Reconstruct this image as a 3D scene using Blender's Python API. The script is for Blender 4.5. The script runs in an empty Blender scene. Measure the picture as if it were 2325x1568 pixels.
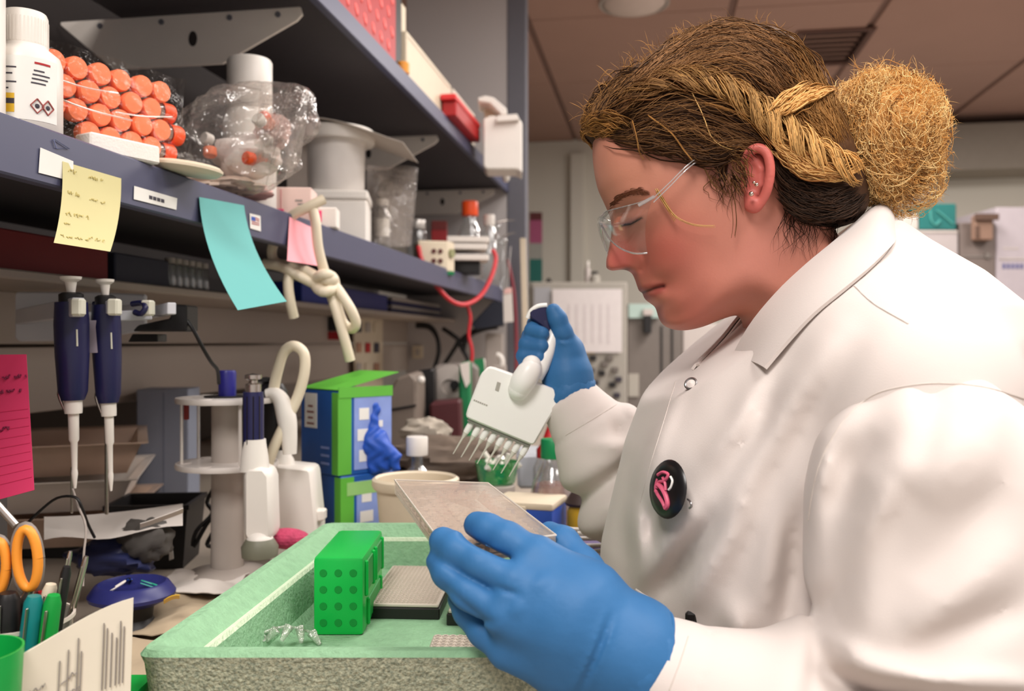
import bpy, bmesh, math, random
import numpy as np
from mathutils import Vector, Matrix, Euler

random.seed(7)
rng = np.random.default_rng(7)
SC = bpy.context.scene
COL = SC.collection
PI = math.pi

# ------------------------------------------------------------------ camera
# world: the bench runs along +Y, its back panel is on the left (-X), floor z = 0
F, CX, CY, CZ = 2000.0, 1162.5, 775.0, 1.23
TH = math.atan((1490.0 - CX) / F)
cs, sn = math.cos(TH), math.sin(TH)
cam_d = bpy.data.cameras.new('camera')
cam = bpy.data.objects.new('camera', cam_d)
COL.objects.link(cam)
cam.location = (0, 0, CZ)
cam.rotation_euler = (PI / 2, 0, TH)
cam_d.sensor_width = 36.0
cam_d.lens = F / 2325.0 * 36.0
cam_d.shift_y = -9.0 / 2325.0
cam_d.clip_start = 0.02
cam_d.dof.use_dof = True
cam_d.dof.focus_distance = 0.76
cam_d.dof.aperture_fstop = 6.5
SC.camera = cam

# ------------------------------------------------------------------ light and exposure
SC.view_settings.view_transform = 'Standard'
SC.view_settings.look = 'None'
SC.view_settings.gamma = 1.0
SC.view_settings.use_curve_mapping = False
SC.view_settings.exposure = 0.19
wd = bpy.data.worlds.new('world')
SC.world = wd
wd.use_nodes = True
wd.node_tree.nodes['Background'].inputs[0].default_value = (1.0, 0.925, 0.885, 1)
wd.node_tree.nodes['Background'].inputs[1].default_value = 0.62
SC.cycles.max_bounces = 7
SC.cycles.transparent_max_bounces = 24
SC.cycles.sample_clamp_indirect = 4.0
SC.cycles.caustics_reflective = False
SC.cycles.caustics_refractive = False

def area(name, loc, sx, sy, power, col=(1, 0.95, 0.91), rot=(0, 0, 0)):
    l = bpy.data.lights.new(name, 'AREA')
    l.shape = 'RECTANGLE'; l.size = sx; l.size_y = sy
    l.energy = power; l.color = col
    o = bpy.data.objects.new(name, l)
    COL.objects.link(o)
    o.location = loc; o.rotation_euler = rot
    return o
CEIL = CZ + 1.47
LAMPS = [(0.95, 0.25, 31), (0.95, 2.1, 18), (0.95, 4.2, 55), (0.15, 1.75, 16), (-0.30, -0.8, 46), (2.6, 3.6, 45)]  # those over the bench are unseen fill, added to brighten pipette, hand and shelf
for i, (x, y, p) in enumerate(LAMPS):
    area('ceiling_and_fill_lamp', (x, y, CEIL - 0.05), 0.55, 1.15, p)

# ------------------------------------------------------------------ pixel rays (photo frame 2325 x 1568)
def Wl(r, u, d):                     # right / up / depth of the camera -> world
    return Vector((cs * r - sn * d, sn * r + cs * d, CZ + u))
def Wn(a):                           # the same for an (n,3) array
    a = np.asarray(a, float)
    return np.stack([cs * a[:, 0] - sn * a[:, 2], sn * a[:, 0] + cs * a[:, 2], CZ + a[:, 1]], 1)
def lo(px, py, d):                   # local right/up/depth of a pixel at depth d
    return np.array([(px - CX) / F * d, (CY - py) / F * d, d])
def at(px, py, d):
    return Wl(*lo(px, py, d))
def ray(px, py):
    return at(px, py, 1.0) - Vector((0, 0, CZ))
def onx(px, py, X):
    r = ray(px, py); return Vector((0, 0, CZ)) + r * (X / r.x)
def ony(px, py, Y):
    r = ray(px, py); return Vector((0, 0, CZ)) + r * (Y / r.y)
def onz(px, py, Z):
    r = ray(px, py); return Vector((0, 0, CZ)) + r * ((Z - CZ) / r.z)
def depth(v):
    return -sn * v[0] + cs * v[1]
def ycol(px, X):                     # the Y at which the vertical plane X meets pixel column px
    return onx(px, 775, X).y

# ------------------------------------------------------------------ materials
def lin(c):
    out = []
    for v in c[:3]:
        v = max(v, 0) / 255.0
        out.append(v / 12.92 if v <= 0.04045 else ((v + 0.055) / 1.055) ** 2.4)
    return tuple(out)
MATS = {}
def mat(name, col, rough=0.5, metal=0.0, var=0.06, vscale=25.0, bump=0.0, bscale=150.0, spec=0.4,
        trans=0.0, sss=0.0, attr=None, coat=0.0, sheen=0.0, two=None, emit=0.0, detail=3.0):
    if name in MATS: return MATS[name]
    m = bpy.data.materials.new(name); m.use_nodes = True
    n, l = m.node_tree.nodes, m.node_tree.links
    b = n['Principled BSDF']
    tc = n.new('ShaderNodeTexCoord')
    nz = n.new('ShaderNodeTexNoise'); nz.inputs['Scale'].default_value = vscale; nz.inputs['Detail'].default_value = detail
    l.new(tc.outputs['Object'], nz.inputs['Vector'])
    mix = n.new('ShaderNodeMix'); mix.data_type = 'RGBA'
    c = lin(col)
    c2 = lin(two) if two else None
    mix.inputs[6].default_value = (*[min(1, x * (1 - var)) for x in c], 1)
    mix.inputs[7].default_value = (*(c2 if c2 else [min(1, x * (1 + var)) for x in c]), 1)
    if two:
        rp = n.new('ShaderNodeMapRange'); rp.inputs[1].default_value = 0.34; rp.inputs[2].default_value = 0.66
        l.new(nz.outputs['Fac'], rp.inputs[0]); l.new(rp.outputs[0], mix.inputs[0])
    else:
        l.new(nz.outputs['Fac'], mix.inputs[0])
    src = mix.outputs[2]
    if attr:
        at_ = n.new('ShaderNodeAttribute'); at_.attribute_name = attr
        mm = n.new('ShaderNodeMix'); mm.data_type = 'RGBA'; mm.blend_type = 'MULTIPLY'; mm.inputs[0].default_value = 1.0
        l.new(src, mm.inputs[6]); l.new(at_.outputs['Color'], mm.inputs[7]); src = mm.outputs[2]
    l.new(src, b.inputs['Base Color'])
    b.inputs['Roughness'].default_value = rough
    b.inputs['Metallic'].default_value = metal
    b.inputs['Specular IOR Level'].default_value = spec
    b.inputs['Transmission Weight'].default_value = trans
    b.inputs['Coat Weight'].default_value = coat
    b.inputs['Sheen Weight'].default_value = sheen
    if sss:
        b.inputs['Subsurface Weight'].default_value = sss
        b.inputs['Subsurface Radius'].default_value = (0.006, 0.002, 0.001)
        b.inputs['Subsurface Scale'].default_value = 0.6
    if emit:
        b.inputs['Emission Color'].default_value = (*c, 1); b.inputs['Emission Strength'].default_value = emit
    if bump:
        bz = n.new('ShaderNodeTexNoise'); bz.inputs['Scale'].default_value = bscale; bz.inputs['Detail'].default_value = 4
        l.new(tc.outputs['Object'], bz.inputs['Vector'])
        bp = n.new('ShaderNodeBump'); bp.inputs['Strength'].default_value = bump; bp.inputs['Distance'].default_value = 0.004
        l.new(bz.outputs['Fac'], bp.inputs['Height']); l.new(bp.outputs['Normal'], b.inputs['Normal'])
    MATS[name] = m
    return m
def film(name, tint=(255, 255, 255), haze=0.12, hazecol=(225, 220, 215), gloss=0.10, bump=0.6, bscale=40.0, rough=0.12, edge=0.5):
    """thin clear plastic or glass: see-through, with a glossy skin and a little haze"""
    if name in MATS: return MATS[name]
    m = bpy.data.materials.new(name); m.use_nodes = True
    n, l = m.node_tree.nodes, m.node_tree.links
    out = n['Material Output']; n.remove(n['Principled BSDF'])
    tr = n.new('ShaderNodeBsdfTransparent'); tr.inputs[0].default_value = (*lin(tint), 1)
    df = n.new('ShaderNodeBsdfDiffuse'); df.inputs[0].default_value = (*lin(hazecol), 1)
    gl = n.new('ShaderNodeBsdfGlossy'); gl.inputs['Roughness'].default_value = rough
    tc = n.new('ShaderNodeTexCoord'); nz = n.new('ShaderNodeTexNoise'); nz.inputs['Scale'].default_value = bscale; nz.inputs['Detail'].default_value = 3
    l.new(tc.outputs['Object'], nz.inputs['Vector'])
    bp = n.new('ShaderNodeBump'); bp.inputs['Strength'].default_value = bump; bp.inputs['Distance'].default_value = 0.01
    l.new(nz.outputs['Fac'], bp.inputs['Height']); l.new(bp.outputs['Normal'], gl.inputs['Normal'])
    lw = n.new('ShaderNodeLayerWeight'); lw.inputs[0].default_value = 0.35
    l.new(bp.outputs['Normal'], lw.inputs['Normal'])
    ma = n.new('ShaderNodeMath'); ma.operation = 'MULTIPLY_ADD'; ma.inputs[1].default_value = edge; ma.inputs[2].default_value = gloss
    l.new(lw.outputs['Facing'], ma.inputs[0])
    m1 = n.new('ShaderNodeMixShader'); m1.inputs[0].default_value = haze
    l.new(tr.outputs[0], m1.inputs[1]); l.new(df.outputs[0], m1.inputs[2])
    m2 = n.new('ShaderNodeMixShader'); l.new(ma.outputs[0], m2.inputs[0])
    l.new(m1.outputs[0], m2.inputs[1]); l.new(gl.outputs[0], m2.inputs[2])
    l.new(m2.outputs[0], out.inputs[0])
    MATS[name] = m
    return m

# ------------------------------------------------------------------ shapes: each returns (verts, faces)
def xf(sh, loc=(0, 0, 0), rot=(0, 0, 0), sc=(1, 1, 1), M=None):
    if M is None:
        M = Matrix.Translation(loc) @ Euler(rot).to_matrix().to_4x4() @ Matrix.Diagonal((*sc, 1))
    return [M @ Vector(v) for v in sh[0]], sh[1]
_boxc = {}
def box(sx, sy, sz, bev=0.0, seg=1, c=(0, 0, 0), base=True):
    key = (round(sx, 5), round(sy, 5), round(sz, 5), round(bev, 5), seg)
    if key not in _boxc:
        bm = bmesh.new(); bmesh.ops.create_cube(bm, size=1)
        bmesh.ops.scale(bm, vec=(sx, sy, sz), verts=bm.verts)
        if bev: bmesh.ops.bevel(bm, geom=bm.edges[:], offset=min(bev, 0.49 * min(sx, sy, sz)), segments=seg, profile=0.6, affect='EDGES')
        bm.verts.index_update()
        _boxc[key] = ([v.co.copy() for v in bm.verts], [[v.index for v in f.verts] for f in bm.faces]); bm.free()
    v, f = _boxc[key]
    off = Vector(c) + Vector((0, 0, sz / 2 if base else 0))
    return [p + off for p in v], f
def lathe(prof, n=24, cap=True):
    v, f = [], []
    for r, z in prof:
        for k in range(n):
            a = 2 * PI * k / n; v.append(Vector((r * math.cos(a), r * math.sin(a), z)))
    for i in range(len(prof) - 1):
        for k in range(n):
            k2 = (k + 1) % n
            f.append([i * n + k, i * n + k2, (i + 1) * n + k2, (i + 1) * n + k])
    if cap:
        if prof[0][0] > 1e-6: f.append(list(range(n))[::-1])
        if prof[-1][0] > 1e-6: f.append([(len(prof) - 1) * n + k for k in range(n)])
    return v, f
def cyl(r, h, n=20, bev=0.0, r2=None):
    r2 = r if r2 is None else r2
    if bev: return lathe([(r - bev, 0), (r, bev), (r2, h - bev), (r2 - bev, h)], n)
    return lathe([(r, 0), (r2, h)], n)
def catmull(pts, k=6, closed=False):
    P = [np.asarray(p, float) for p in pts]; n = len(P); out = []
    rngi = range(n) if closed else range(n - 1)
    for i in rngi:
        if closed: a, b, c, d = P[(i - 1) % n], P[i], P[(i + 1) % n], P[(i + 2) % n]
        else: a, b, c, d = P[max(i - 1, 0)], P[i], P[i + 1], P[min(i + 2, n - 1)]
        for j in range(k):
            t = j / k
            out.append(0.5 * ((2 * b) + (-a + c) * t + (2 * a - 5 * b + 4 * c - d) * t * t + (-a + 3 * b - 3 * c + d) * t ** 3))
    if not closed: out.append(P[-1])
    return out
def tube(path, r, n=8, cap=True, smooth=0):
    if smooth:
        if not np.isscalar(r):
            pr = catmull([list(p) + [q] for p, q in zip(path, r)], smooth)
            path = [Vector(p[:3]) for p in pr]; r = [max(p[3], 1e-5) for p in pr]
        else: path = [Vector(p) for p in catmull(path, smooth)]
    path = [Vector(p) for p in path]; m = len(path)
    R = [r] * m if np.isscalar(r) else list(r)
    v, f = [], []; up = None
    for i in range(m):
        t = (path[min(i + 1, m - 1)] - path[max(i - 1, 0)])
        t = t.normalized() if t.length > 1e-9 else Vector((0, 0, 1))
        if up is None: up = t.orthogonal().normalized()
        up = (up - t * up.dot(t)); up = up.normalized() if up.length > 1e-6 else t.orthogonal().normalized()
        s = t.cross(up)
        for k in range(n):
            a = 2 * PI * k / n; v.append(path[i] + (up * math.cos(a) + s * math.sin(a)) * R[i])
    for i in range(m - 1):
        for k in range(n):
            k2 = (k + 1) % n; f.append([i * n + k, i * n + k2, (i + 1) * n + k2, (i + 1) * n + k])
    if cap: f.append(list(range(n))[::-1]); f.append([(m - 1) * n + k for k in range(n)])
    return v, f
def prism(poly, h, bev=0.0, seg=1):
    """polygon in xy extruded up z by h"""
    bm = bmesh.new()
    vs = [bm.verts.new((p[0], p[1], 0)) for p in poly]
    fa = bm.faces.new(vs)
    r = bmesh.ops.extrude_face_region(bm, geom=[fa])
    bmesh.ops.translate(bm, vec=(0, 0, h), verts=[g for g in r['geom'] if isinstance(g, bmesh.types.BMVert)])
    bmesh.ops.recalc_face_normals(bm, faces=bm.faces)
    if bev: bmesh.ops.bevel(bm, geom=bm.edges[:], offset=bev, segments=seg, profile=0.6, affect='EDGES', clamp_overlap=True)
    bm.verts.index_update()
    o = ([v.co.copy() for v in bm.verts], [[v.index for v in f.verts] for f in bm.faces]); bm.free()
    return o
def ball(r, nu=16, nv=10, sc=(1, 1, 1)):
    v, f = lathe([(max(1e-7, r * math.sin(PI * i / nv)), -r * math.cos(PI * i / nv)) for i in range(nv + 1)], nu, cap=False)
    return [Vector((p.x * sc[0], p.y * sc[1], p.z * sc[2])) for p in v], f
def sheet(grid, th=0.0004):
    """grid[i][j] of points -> solid sheet of thickness th"""
    ni, nj = len(grid), len(grid[0])
    G = [[Vector(p) for p in row] for row in grid]
    v = []
    for side in (0.5, -0.5):
        for i in range(ni):
            for j in range(nj):
                a = G[min(i + 1, ni - 1)][j] - G[max(i - 1, 0)][j]; b = G[i][min(j + 1, nj - 1)] - G[i][max(j - 1, 0)]
                nn = a.cross(b); nn = nn.normalized() if nn.length > 1e-12 else Vector((0, 0, 1))
                v.append(G[i][j] + nn * th * side)
    o = ni * nj; f = []
    for i in range(ni - 1):
        for j in range(nj - 1):
            q = [i * nj + j, (i + 1) * nj + j, (i + 1) * nj + j + 1, i * nj + j + 1]
            f.append(q); f.append([o + k for k in q[::-1]])
    rim = [(0, j) for j in range(nj)] + [(i, nj - 1) for i in range(1, ni)] + [(ni - 1, j) for j in range(nj - 2, -1, -1)] + [(i, 0) for i in range(ni - 2, 0, -1)]
    for k in range(len(rim)):
        a, b = rim[k], rim[(k + 1) % len(rim)]
        ia, ib = a[0] * nj + a[1], b[0] * nj + b[1]
        f.append([ia, ib, o + ib, o + ia])
    return v, f

# ------------------------------------------------------------------ objects
def tag(o, label=None, cat=None, group=None, kind=None):
    if label: o['label'] = label
    if cat: o['category'] = cat
    if group: o['group'] = group
    if kind: o['kind'] = kind
    return o
def thing(name, label, cat, loc=(0, 0, 0), rz=0.0, group=None, rot=None):
    o = bpy.data.objects.new(name, None); COL.objects.link(o)
    o.empty_display_size = 0.02
    o.location = loc; o.rotation_euler = rot if rot else (0, 0, rz)
    return tag(o, label, cat, group)
def wm(o):
    M = Matrix.LocRotScale(o.location, o.rotation_euler, None)
    return wm(o.parent) @ M if o.parent else M
def part(name, shapes, m, parent=None, world=False, smooth=None, loc=None, label=None, kind=None):
    """shapes: one (v,f) or a list; smooth: None flat, or an angle in degrees"""
    if isinstance(shapes, tuple): shapes = [shapes]
    V, Fc = [], []
    for v, f in shapes:
        o = len(V); V.extend(v); Fc.extend([[i + o for i in q] for q in f])
    if world and parent is not None:
        inv = wm(parent).inverted(); V = [inv @ Vector(p) for p in V]
    me = bpy.data.meshes.new(name)
    org = Vector((0, 0, 0))
    if loc is not None:
        org = Vector(loc); V = [Vector(p) - org for p in V]
    me.from_pydata([tuple(p) for p in V], [], Fc)
    me.materials.append(m)
    if smooth:
        me.shade_smooth()
        me.set_sharp_from_angle(angle=math.radians(smooth))
    o = bpy.data.objects.new(name, me); COL.objects.link(o)
    o.location = org
    if parent is not None: o.parent = parent
    if label: o['label'] = label
    if kind: o['kind'] = kind
    return o
def lone(name, label, cat, shapes, m, smooth=None, group=None, loc=None, kind=None):
    """a thing that is one mesh, built in world coordinates around its base"""
    if isinstance(shapes, tuple): shapes = [shapes]
    if loc is None:
        allv = [Vector(p) for v, _ in shapes for p in v]
        loc = Vector((sum(p.x for p in allv) / len(allv), sum(p.y for p in allv) / len(allv), min(p.z for p in allv)))
    o = part(name, shapes, m, None, smooth=smooth, loc=loc)
    return tag(o, label, cat, group, kind)
def dup(o, parent=None, loc=None, rot=None, label=None):
    c = o.copy(); COL.objects.link(c)
    if parent is not None: c.parent = parent
    if loc is not None: c.location = loc
    if rot is not None: c.rotation_euler = rot
    if label: c['label'] = label
    for ch in [k for k in bpy.data.objects if k.parent == o]: dup(ch, c)
    return c
def struct(name, shapes, m, parent=None, smooth=None):
    o = part(name, shapes, m, parent, smooth=smooth); o['kind'] = 'structure'; return o

# ------------------------------------------------------------------ implicit surfaces (numpy surface nets)
def grid3(lo_, hi_, h):
    ax = [np.arange(a, b + h, h, dtype=np.float32) for a, b in zip(lo_, hi_)]
    X, Y, Z = np.meshgrid(*ax, indexing='ij')
    return X, Y, Z
def nets(Fv, org, h, relax=2):
    s = Fv < 0
    nx, ny, nz = Fv.shape
    cnt = np.zeros((nx - 1, ny - 1, nz - 1), np.int8)
    offs = [(i, j, k) for i in (0, 1) for j in (0, 1) for k in (0, 1)]
    for i, j, k in offs: cnt += s[i:nx - 1 + i, j:ny - 1 + j, k:nz - 1 + k]
    act = np.argwhere((cnt > 0) & (cnt < 8))
    cv = {o: Fv[act[:, 0] + o[0], act[:, 1] + o[1], act[:, 2] + o[2]] for o in offs}
    acc = np.zeros((len(act), 3)); num = np.zeros(len(act))
    for a in offs:
        for ax in range(3):
            if a[ax]: continue
            b = list(a); b[ax] = 1; b = tuple(b)
            fa, fb = cv[a], cv[b]; m = (fa < 0) != (fb < 0)
            t = np.where(m, fa / np.where(m, fa - fb, 1), 0)
            p = np.array(a, float)[None, :].repeat(len(act), 0); p[:, ax] = t
            acc += p * m[:, None]; num += m
    pos = act + acc / num[:, None]
    idx = -np.ones(cnt.shape, np.int64); idx[act[:, 0], act[:, 1], act[:, 2]] = np.arange(len(act))
    quads = []
    for ax in range(3):
        u, w = (ax + 1) % 3, (ax + 2) % 3
        sl0 = [slice(None)] * 3; sl1 = [slice(None)] * 3
        sl0[ax] = slice(0, -1); sl1[ax] = slice(1, None)
        e = np.argwhere(s[tuple(sl0)] != s[tuple(sl1)])
        lim = [nx - 1, ny - 1, nz - 1]
        ok = (e[:, u] > 0) & (e[:, w] > 0) & (e[:, u] < lim[u]) & (e[:, w] < lim[w])
        e = e[ok]; flip = s[tuple(e.T)]
        q = []
        for du, dw in ((-1, -1), (0, -1), (0, 0), (-1, 0)):
            c = e.copy(); c[:, u] += du; c[:, w] += dw; q.append(idx[tuple(c.T)])
        q = np.stack(q, 1); q[~flip] = q[~flip][:, ::-1]
        quads.append(q)
    Q = np.concatenate(quads); Q = Q[(Q >= 0).all(1)]
    P = np.asarray(org) + pos * h
    for _ in range(relax):
        S = np.zeros_like(P); N = np.zeros(len(P))
        for a in range(4):
            b = (a + 1) % 4
            np.add.at(S, Q[:, a], P[Q[:, b]]); np.add.at(N, Q[:, a], 1)
            np.add.at(S, Q[:, b], P[Q[:, a]]); np.add.at(N, Q[:, b], 1)
        P = P * 0.4 + 0.6 * S / np.maximum(N, 1)[:, None]
    return P, Q
def cap_sdf(G, a, b, ra, rb):
    X, Y, Z = G
    a = np.asarray(a, float); b = np.asarray(b, float); d = b - a; L2 = max(float(d @ d), 1e-12)
    t = np.clip(((X - a[0]) * d[0] + (Y - a[1]) * d[1] + (Z - a[2]) * d[2]) / L2, 0, 1)
    return np.sqrt((X - a[0] - t * d[0]) ** 2 + (Y - a[1] - t * d[1]) ** 2 + (Z - a[2] - t * d[2]) ** 2) - (ra + (rb - ra) * t)
def smin(a, b, k):
    h = np.clip(0.5 + 0.5 * (b - a) / k, 0, 1)
    return b + (a - b) * h - k * h * (1 - h)
def chain(G, pts, radii, k=0.004, f=None):
    for i in range(len(pts) - 1):
        c = cap_sdf(G, pts[i], pts[i + 1], radii[i], radii[i + 1])
        f = c if f is None else smin(f, c, k)
    return f
def np_mesh(name, P, Q, m, parent=None, col=None, local=True):
    """P in camera right/up/depth (local) or world; becomes a smooth mesh under parent"""
    Pw = Wn(P) if local else np.asarray(P, float)
    Q = np.asarray(Q); c0 = Pw.mean(0); a_, b_, c_ = Pw[Q[:, 0]] - c0, Pw[Q[:, 1]] - c0, Pw[Q[:, 2]] - c0
    if (a_ * np.cross(b_, c_)).sum() < 0: Q = Q[:, ::-1]
    if parent is not None:
        Mi = np.array(wm(parent).inverted()); Pw = Pw @ Mi[:3, :3].T + Mi[:3, 3]
    me = bpy.data.meshes.new(name)
    me.from_pydata(Pw.tolist(), [], Q.tolist() if hasattr(Q, 'tolist') else Q)
    me.materials.append(m); me.shade_smooth()
    if col is not None:
        ca = me.color_attributes.new('col', 'FLOAT_COLOR', 'POINT')
        ca.data.foreach_set('color', np.concatenate([col, np.ones((len(col), 1))], 1).astype(np.float32).ravel())
    o = bpy.data.objects.new(name, me); COL.objects.link(o)
    if parent is not None: o.parent = parent
    return o
# ================================================================== the room
XS, XW = -0.560, -0.97              # shelf front edge, back panel
ZM, ZMB = CZ + 0.199, CZ + 0.146    # middle shelf: top, bottom of its lip
ZU, ZUB = CZ + 0.611, CZ + 0.572    # upper shelf
ZB = CZ - 0.325                     # worktop
YE = 3.36                           # far end of the shelving
FARY = 6.45

m_ceil = mat('ceiling_tile_paint', (172, 138, 124), 0.9, var=0.05, vscale=4, bump=0.05)
m_groove = mat('ceiling_grid_paint', (132, 104, 94), 0.8)
m_wall = mat('far_wall_paint', (214, 209, 196), 0.85, var=0.03, vscale=3)
m_floor = mat('floor_vinyl', (176, 166, 156), 0.5, var=0.1, vscale=9)
m_panel = mat('back_panel_laminate', (172, 159, 148), 0.6, var=0.03, vscale=6)
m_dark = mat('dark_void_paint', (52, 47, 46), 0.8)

struct('floor', box(8, 11, 0.1, c=(1.5, 2.5, -0.1)), m_floor)
ceil = struct('ceiling', box(8, 11, 0.1, c=(1.5, 2.5, CEIL + 0.012)), m_groove)
xs_ = [-2.4, -1.5, -0.585, 0.33, 0.985, 1.9, 2.8, 3.7, 4.6]
ys_ = [-2.0, -1.0, 0.0, 1.0, 2.0, 3.0, 4.0, 5.0, 6.0, 7.0]
for i in range(len(xs_) - 1):
    for j in range(len(ys_) - 1):
        g = 0.016
        x0, x1, y0, y1 = xs_[i] + g, xs_[i + 1] - g, ys_[j] + g * 0.3, min(ys_[j + 1], FARY) - g * 0.3
        if y1 - y0 < 0.05: continue
        part('ceiling_tile', box(x1 - x0, y1 - y0, 0.014, 0.003, c=((x0 + x1) / 2, (y0 + y1) / 2, CEIL)), m_ceil, ceil)
struct('wall_far', box(8, 0.1, 3.0, c=(1.5, FARY + 0.05, 0)), m_wall)
struct('wall_left', box(0.1, 11, 3.0, c=(-1.75, 2.5, 0)), mat('left_wall_paint', (150, 145, 138), 0.85))
# a bulkhead and a shallow pilaster on the far wall, seen right of and left of the woman
struct('trim_1', box(3.6, 0.35, 0.30, 0.004, c=(3.2, FARY - 0.18, CEIL - 0.36)), mat('bulkhead_paint', (150, 142, 130), 0.85))
struct('trim_2', box(0.10, 0.06, 2.6, 0.004, c=(ony(1312, 500, FARY).x, FARY - 0.03, 0)), m_wall)

# ---- the shelving: boards, end panel, post, brackets, back panel
m_lip = mat('slate_blue_metal', (73, 75, 100), 0.42, var=0.04, spec=0.5)
m_under = mat('shelf_underside', (66, 62, 66), 0.7)
m_brk = mat('bracket_enamel', (238, 230, 220), 0.55, var=0.04)
m_end = mat('end_panel_enamel', (196, 190, 188), 0.6, var=0.03, vscale=5)
m_post = mat('post_enamel', (112, 112, 120), 0.5)
shelf = thing('shelving_unit', 'long slate blue two tier laboratory shelving over the bench along the left wall', 'shelf', (XW, 0, ZB))
Y0 = -0.6
def board(zt, zb, nm):
    L = YE - Y0; yc = (YE + Y0) / 2
    part(nm, [box(XS - XW - 0.02, L, 0.018, c=((XS + XW) / 2 - 0.005, yc, zt - 0.020))], m_under, shelf, world=True)
    part('shelf_lip', [box(0.016, L, zt - zb, 0.002, c=(XS - 0.008, yc, zb))], m_lip, shelf, world=True)
board(ZM, ZMB, 'shelf_board'); board(ZU, ZUB, 'shelf_board')
part('ledge', [box(0.20, YE - Y0, 0.012, 0.002, c=(XW + 0.10, (YE + Y0) / 2, CZ + 0.076))], m_panel, shelf, world=True, label='narrow beige ledge under the middle shelf')
# back panel in two courses with a seam
for z0, z1 in ((CZ - 0.112, CZ - 0.009), (CZ - 0.004, CZ + 0.076)):
    part('back_panel', box(0.012, YE - Y0, z1 - z0, 0.0015, c=(XW, (YE + Y0) / 2, z0)), m_panel, shelf, world=True)
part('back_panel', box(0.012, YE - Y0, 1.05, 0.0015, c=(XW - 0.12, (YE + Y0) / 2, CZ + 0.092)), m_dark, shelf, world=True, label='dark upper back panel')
part('end_panel', box(XS - XW, 0.02, 1.75, 0.002, c=((XS + XW) / 2, YE, ZB)), m_end, shelf, world=True)
part('post', box(0.075, 0.05, 1.85, 0.004, c=(XS + 0.030, YE + 0.01, ZB)), m_post, shelf, world=True)
for Yb in (1.455, 2.42, 3.30):
    # tapered bracket plates below the upper shelf, a rounded nose to the front
    def bracket(zt, h, xf_, nm):
        a = XW - 0.10
        poly = [(a, zt), (xf_, zt), (xf_ + 0.004, zt - 0.014), (xf_ - 0.006, zt - 0.024), (a + 0.315, zt - h), (a + 0.105, zt - h), (a, zt - h * 0.06)]
        b = part(nm, xf(prism([(x, z) for x, z in poly], 0.006, 0.001), rot=(PI / 2, 0, 0), loc=(0, Yb, 0)), m_brk, shelf, world=True)
        for bx in (a + 0.08, a + 0.20, a + 0.33, a + 0.42):
            part('screw', xf(cyl(0.005, 0.003, 10), loc=(bx, Yb - 0.006, zt - 0.012), rot=(PI / 2, 0, 0)), m_post, b, world=True)
        part('keyhole', xf(cyl(0.008, 0.0012, 12), loc=(a + 0.26, Yb - 0.006, zt - 0.045), rot=(PI / 2, 0, 0), sc=(1, 1.7, 1)), m_dark, b, world=True)
    bracket(ZU - 0.030, 0.092, XS - 0.050, 'bracket')

# ---- the bench
bench = thing('lab_bench', 'long laboratory bench with a pale worktop crowded with equipment', 'bench', (-0.5, 1.3, 0))
m_top = mat('worktop_laminate', (168, 156, 142), 0.45, var=0.08, vscale=14)
m_cab = mat('bench_cabinet', (168, 162, 152), 0.6)
part('worktop', box(1.40, 4.7, 0.032, 0.004, c=(-0.77, 1.75, ZB - 0.032)), m_top, bench, world=True)
for k in range(5):
    c0 = part('cabinet', box(1.25, 0.86, ZB - 0.032 - 0.10, 0.003, c=(-0.835, -0.15 + 0.9 * k, 0.10)), m_cab, bench, world=True)
    part('cabinet_door', box(0.018, 0.80, 0.60, 0.003, c=(-0.20, -0.15 + 0.9 * k, 0.12)), m_cab, c0, world=True)
    part('plinth', box(1.20, 0.86, 0.10, c=(-0.86, -0.15 + 0.9 * k, 0.0)), m_dark, c0, world=True)
struct('bench_backsplash', box(0.02, 4.7, 0.34, 0.002, c=(-1.50, 1.75, ZB)), mat('backsplash_brown', (92, 80, 72), 0.7))  # dark backsplash board added to fill the dark gap under the panel
# ================================================================== the woman at the bench
HD = 0.82                                       # depth of her midline
PPM = F / HD                                    # photo pixels per metre there
def midpx(px, py, w):                           # a seen pixel at lateral offset w -> midline-plane pixel
    k = (HD - w) / HD
    return (CX + (px - CX) * k, CY + (py - CY) * k)
m_skin = mat('skin', (238, 228, 226), 0.46, var=0.03, vscale=60, bump=0.04, bscale=500, spec=0.35, sss=0.12, attr='col')
m_coat = mat('lab_coat_cotton', (216, 206, 200), 0.85, var=0.02, vscale=18, bump=0.05, bscale=900, spec=0.15, sheen=0.1)
m_seam = mat('coat_stitching', (206, 196, 188), 0.9)
m_glove = mat('blue_nitrile', (52, 108, 160), 0.55, var=0.08, vscale=35, bump=0.12, bscale=90, spec=0.3)
woman = thing('person', 'woman in a white lab coat and clear glasses bending over the green foam tray', 'person', (Wl(0.25, 0, 0.82).x, Wl(0.25, 0, 0.82).y, 0))

# ---------------- head: a sagittal outline and a field of half widths
prof = [(1349, 300), (1346, 345), (1350, 388), (1358, 425), (1367, 446), (1379, 472), (1386, 492), (1388, 515), (1386, 545), (1380, 575), (1376, 598),
        (1380, 611), (1392, 614), (1411, 612), (1426, 614), (1437, 620), (1444, 636), (1448, 648), (1452, 658), (1456, 663), (1461, 664), (1463, 672), (1469, 681), (1480, 689), (1490, 697), (1494, 708), (1499, 724), (1509, 738), (1527, 747), (1555, 750), (1594, 742),
        (1640, 724), (1676, 716), (1692, 735), (1692, 790), (1682, 880), (1690, 960), (1850, 980), (2010, 940), (2000, 800), (1965, 680), (1915, 580), (1868, 500), (1836, 430), (1822, 350),
        (1808, 270), (1775, 190), (1710, 130), (1620, 105), (1530, 115), (1450, 155), (1395, 210), (1362, 260)]
prof = [tuple(p) for p in catmull(prof, 3, closed=True)]
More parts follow.
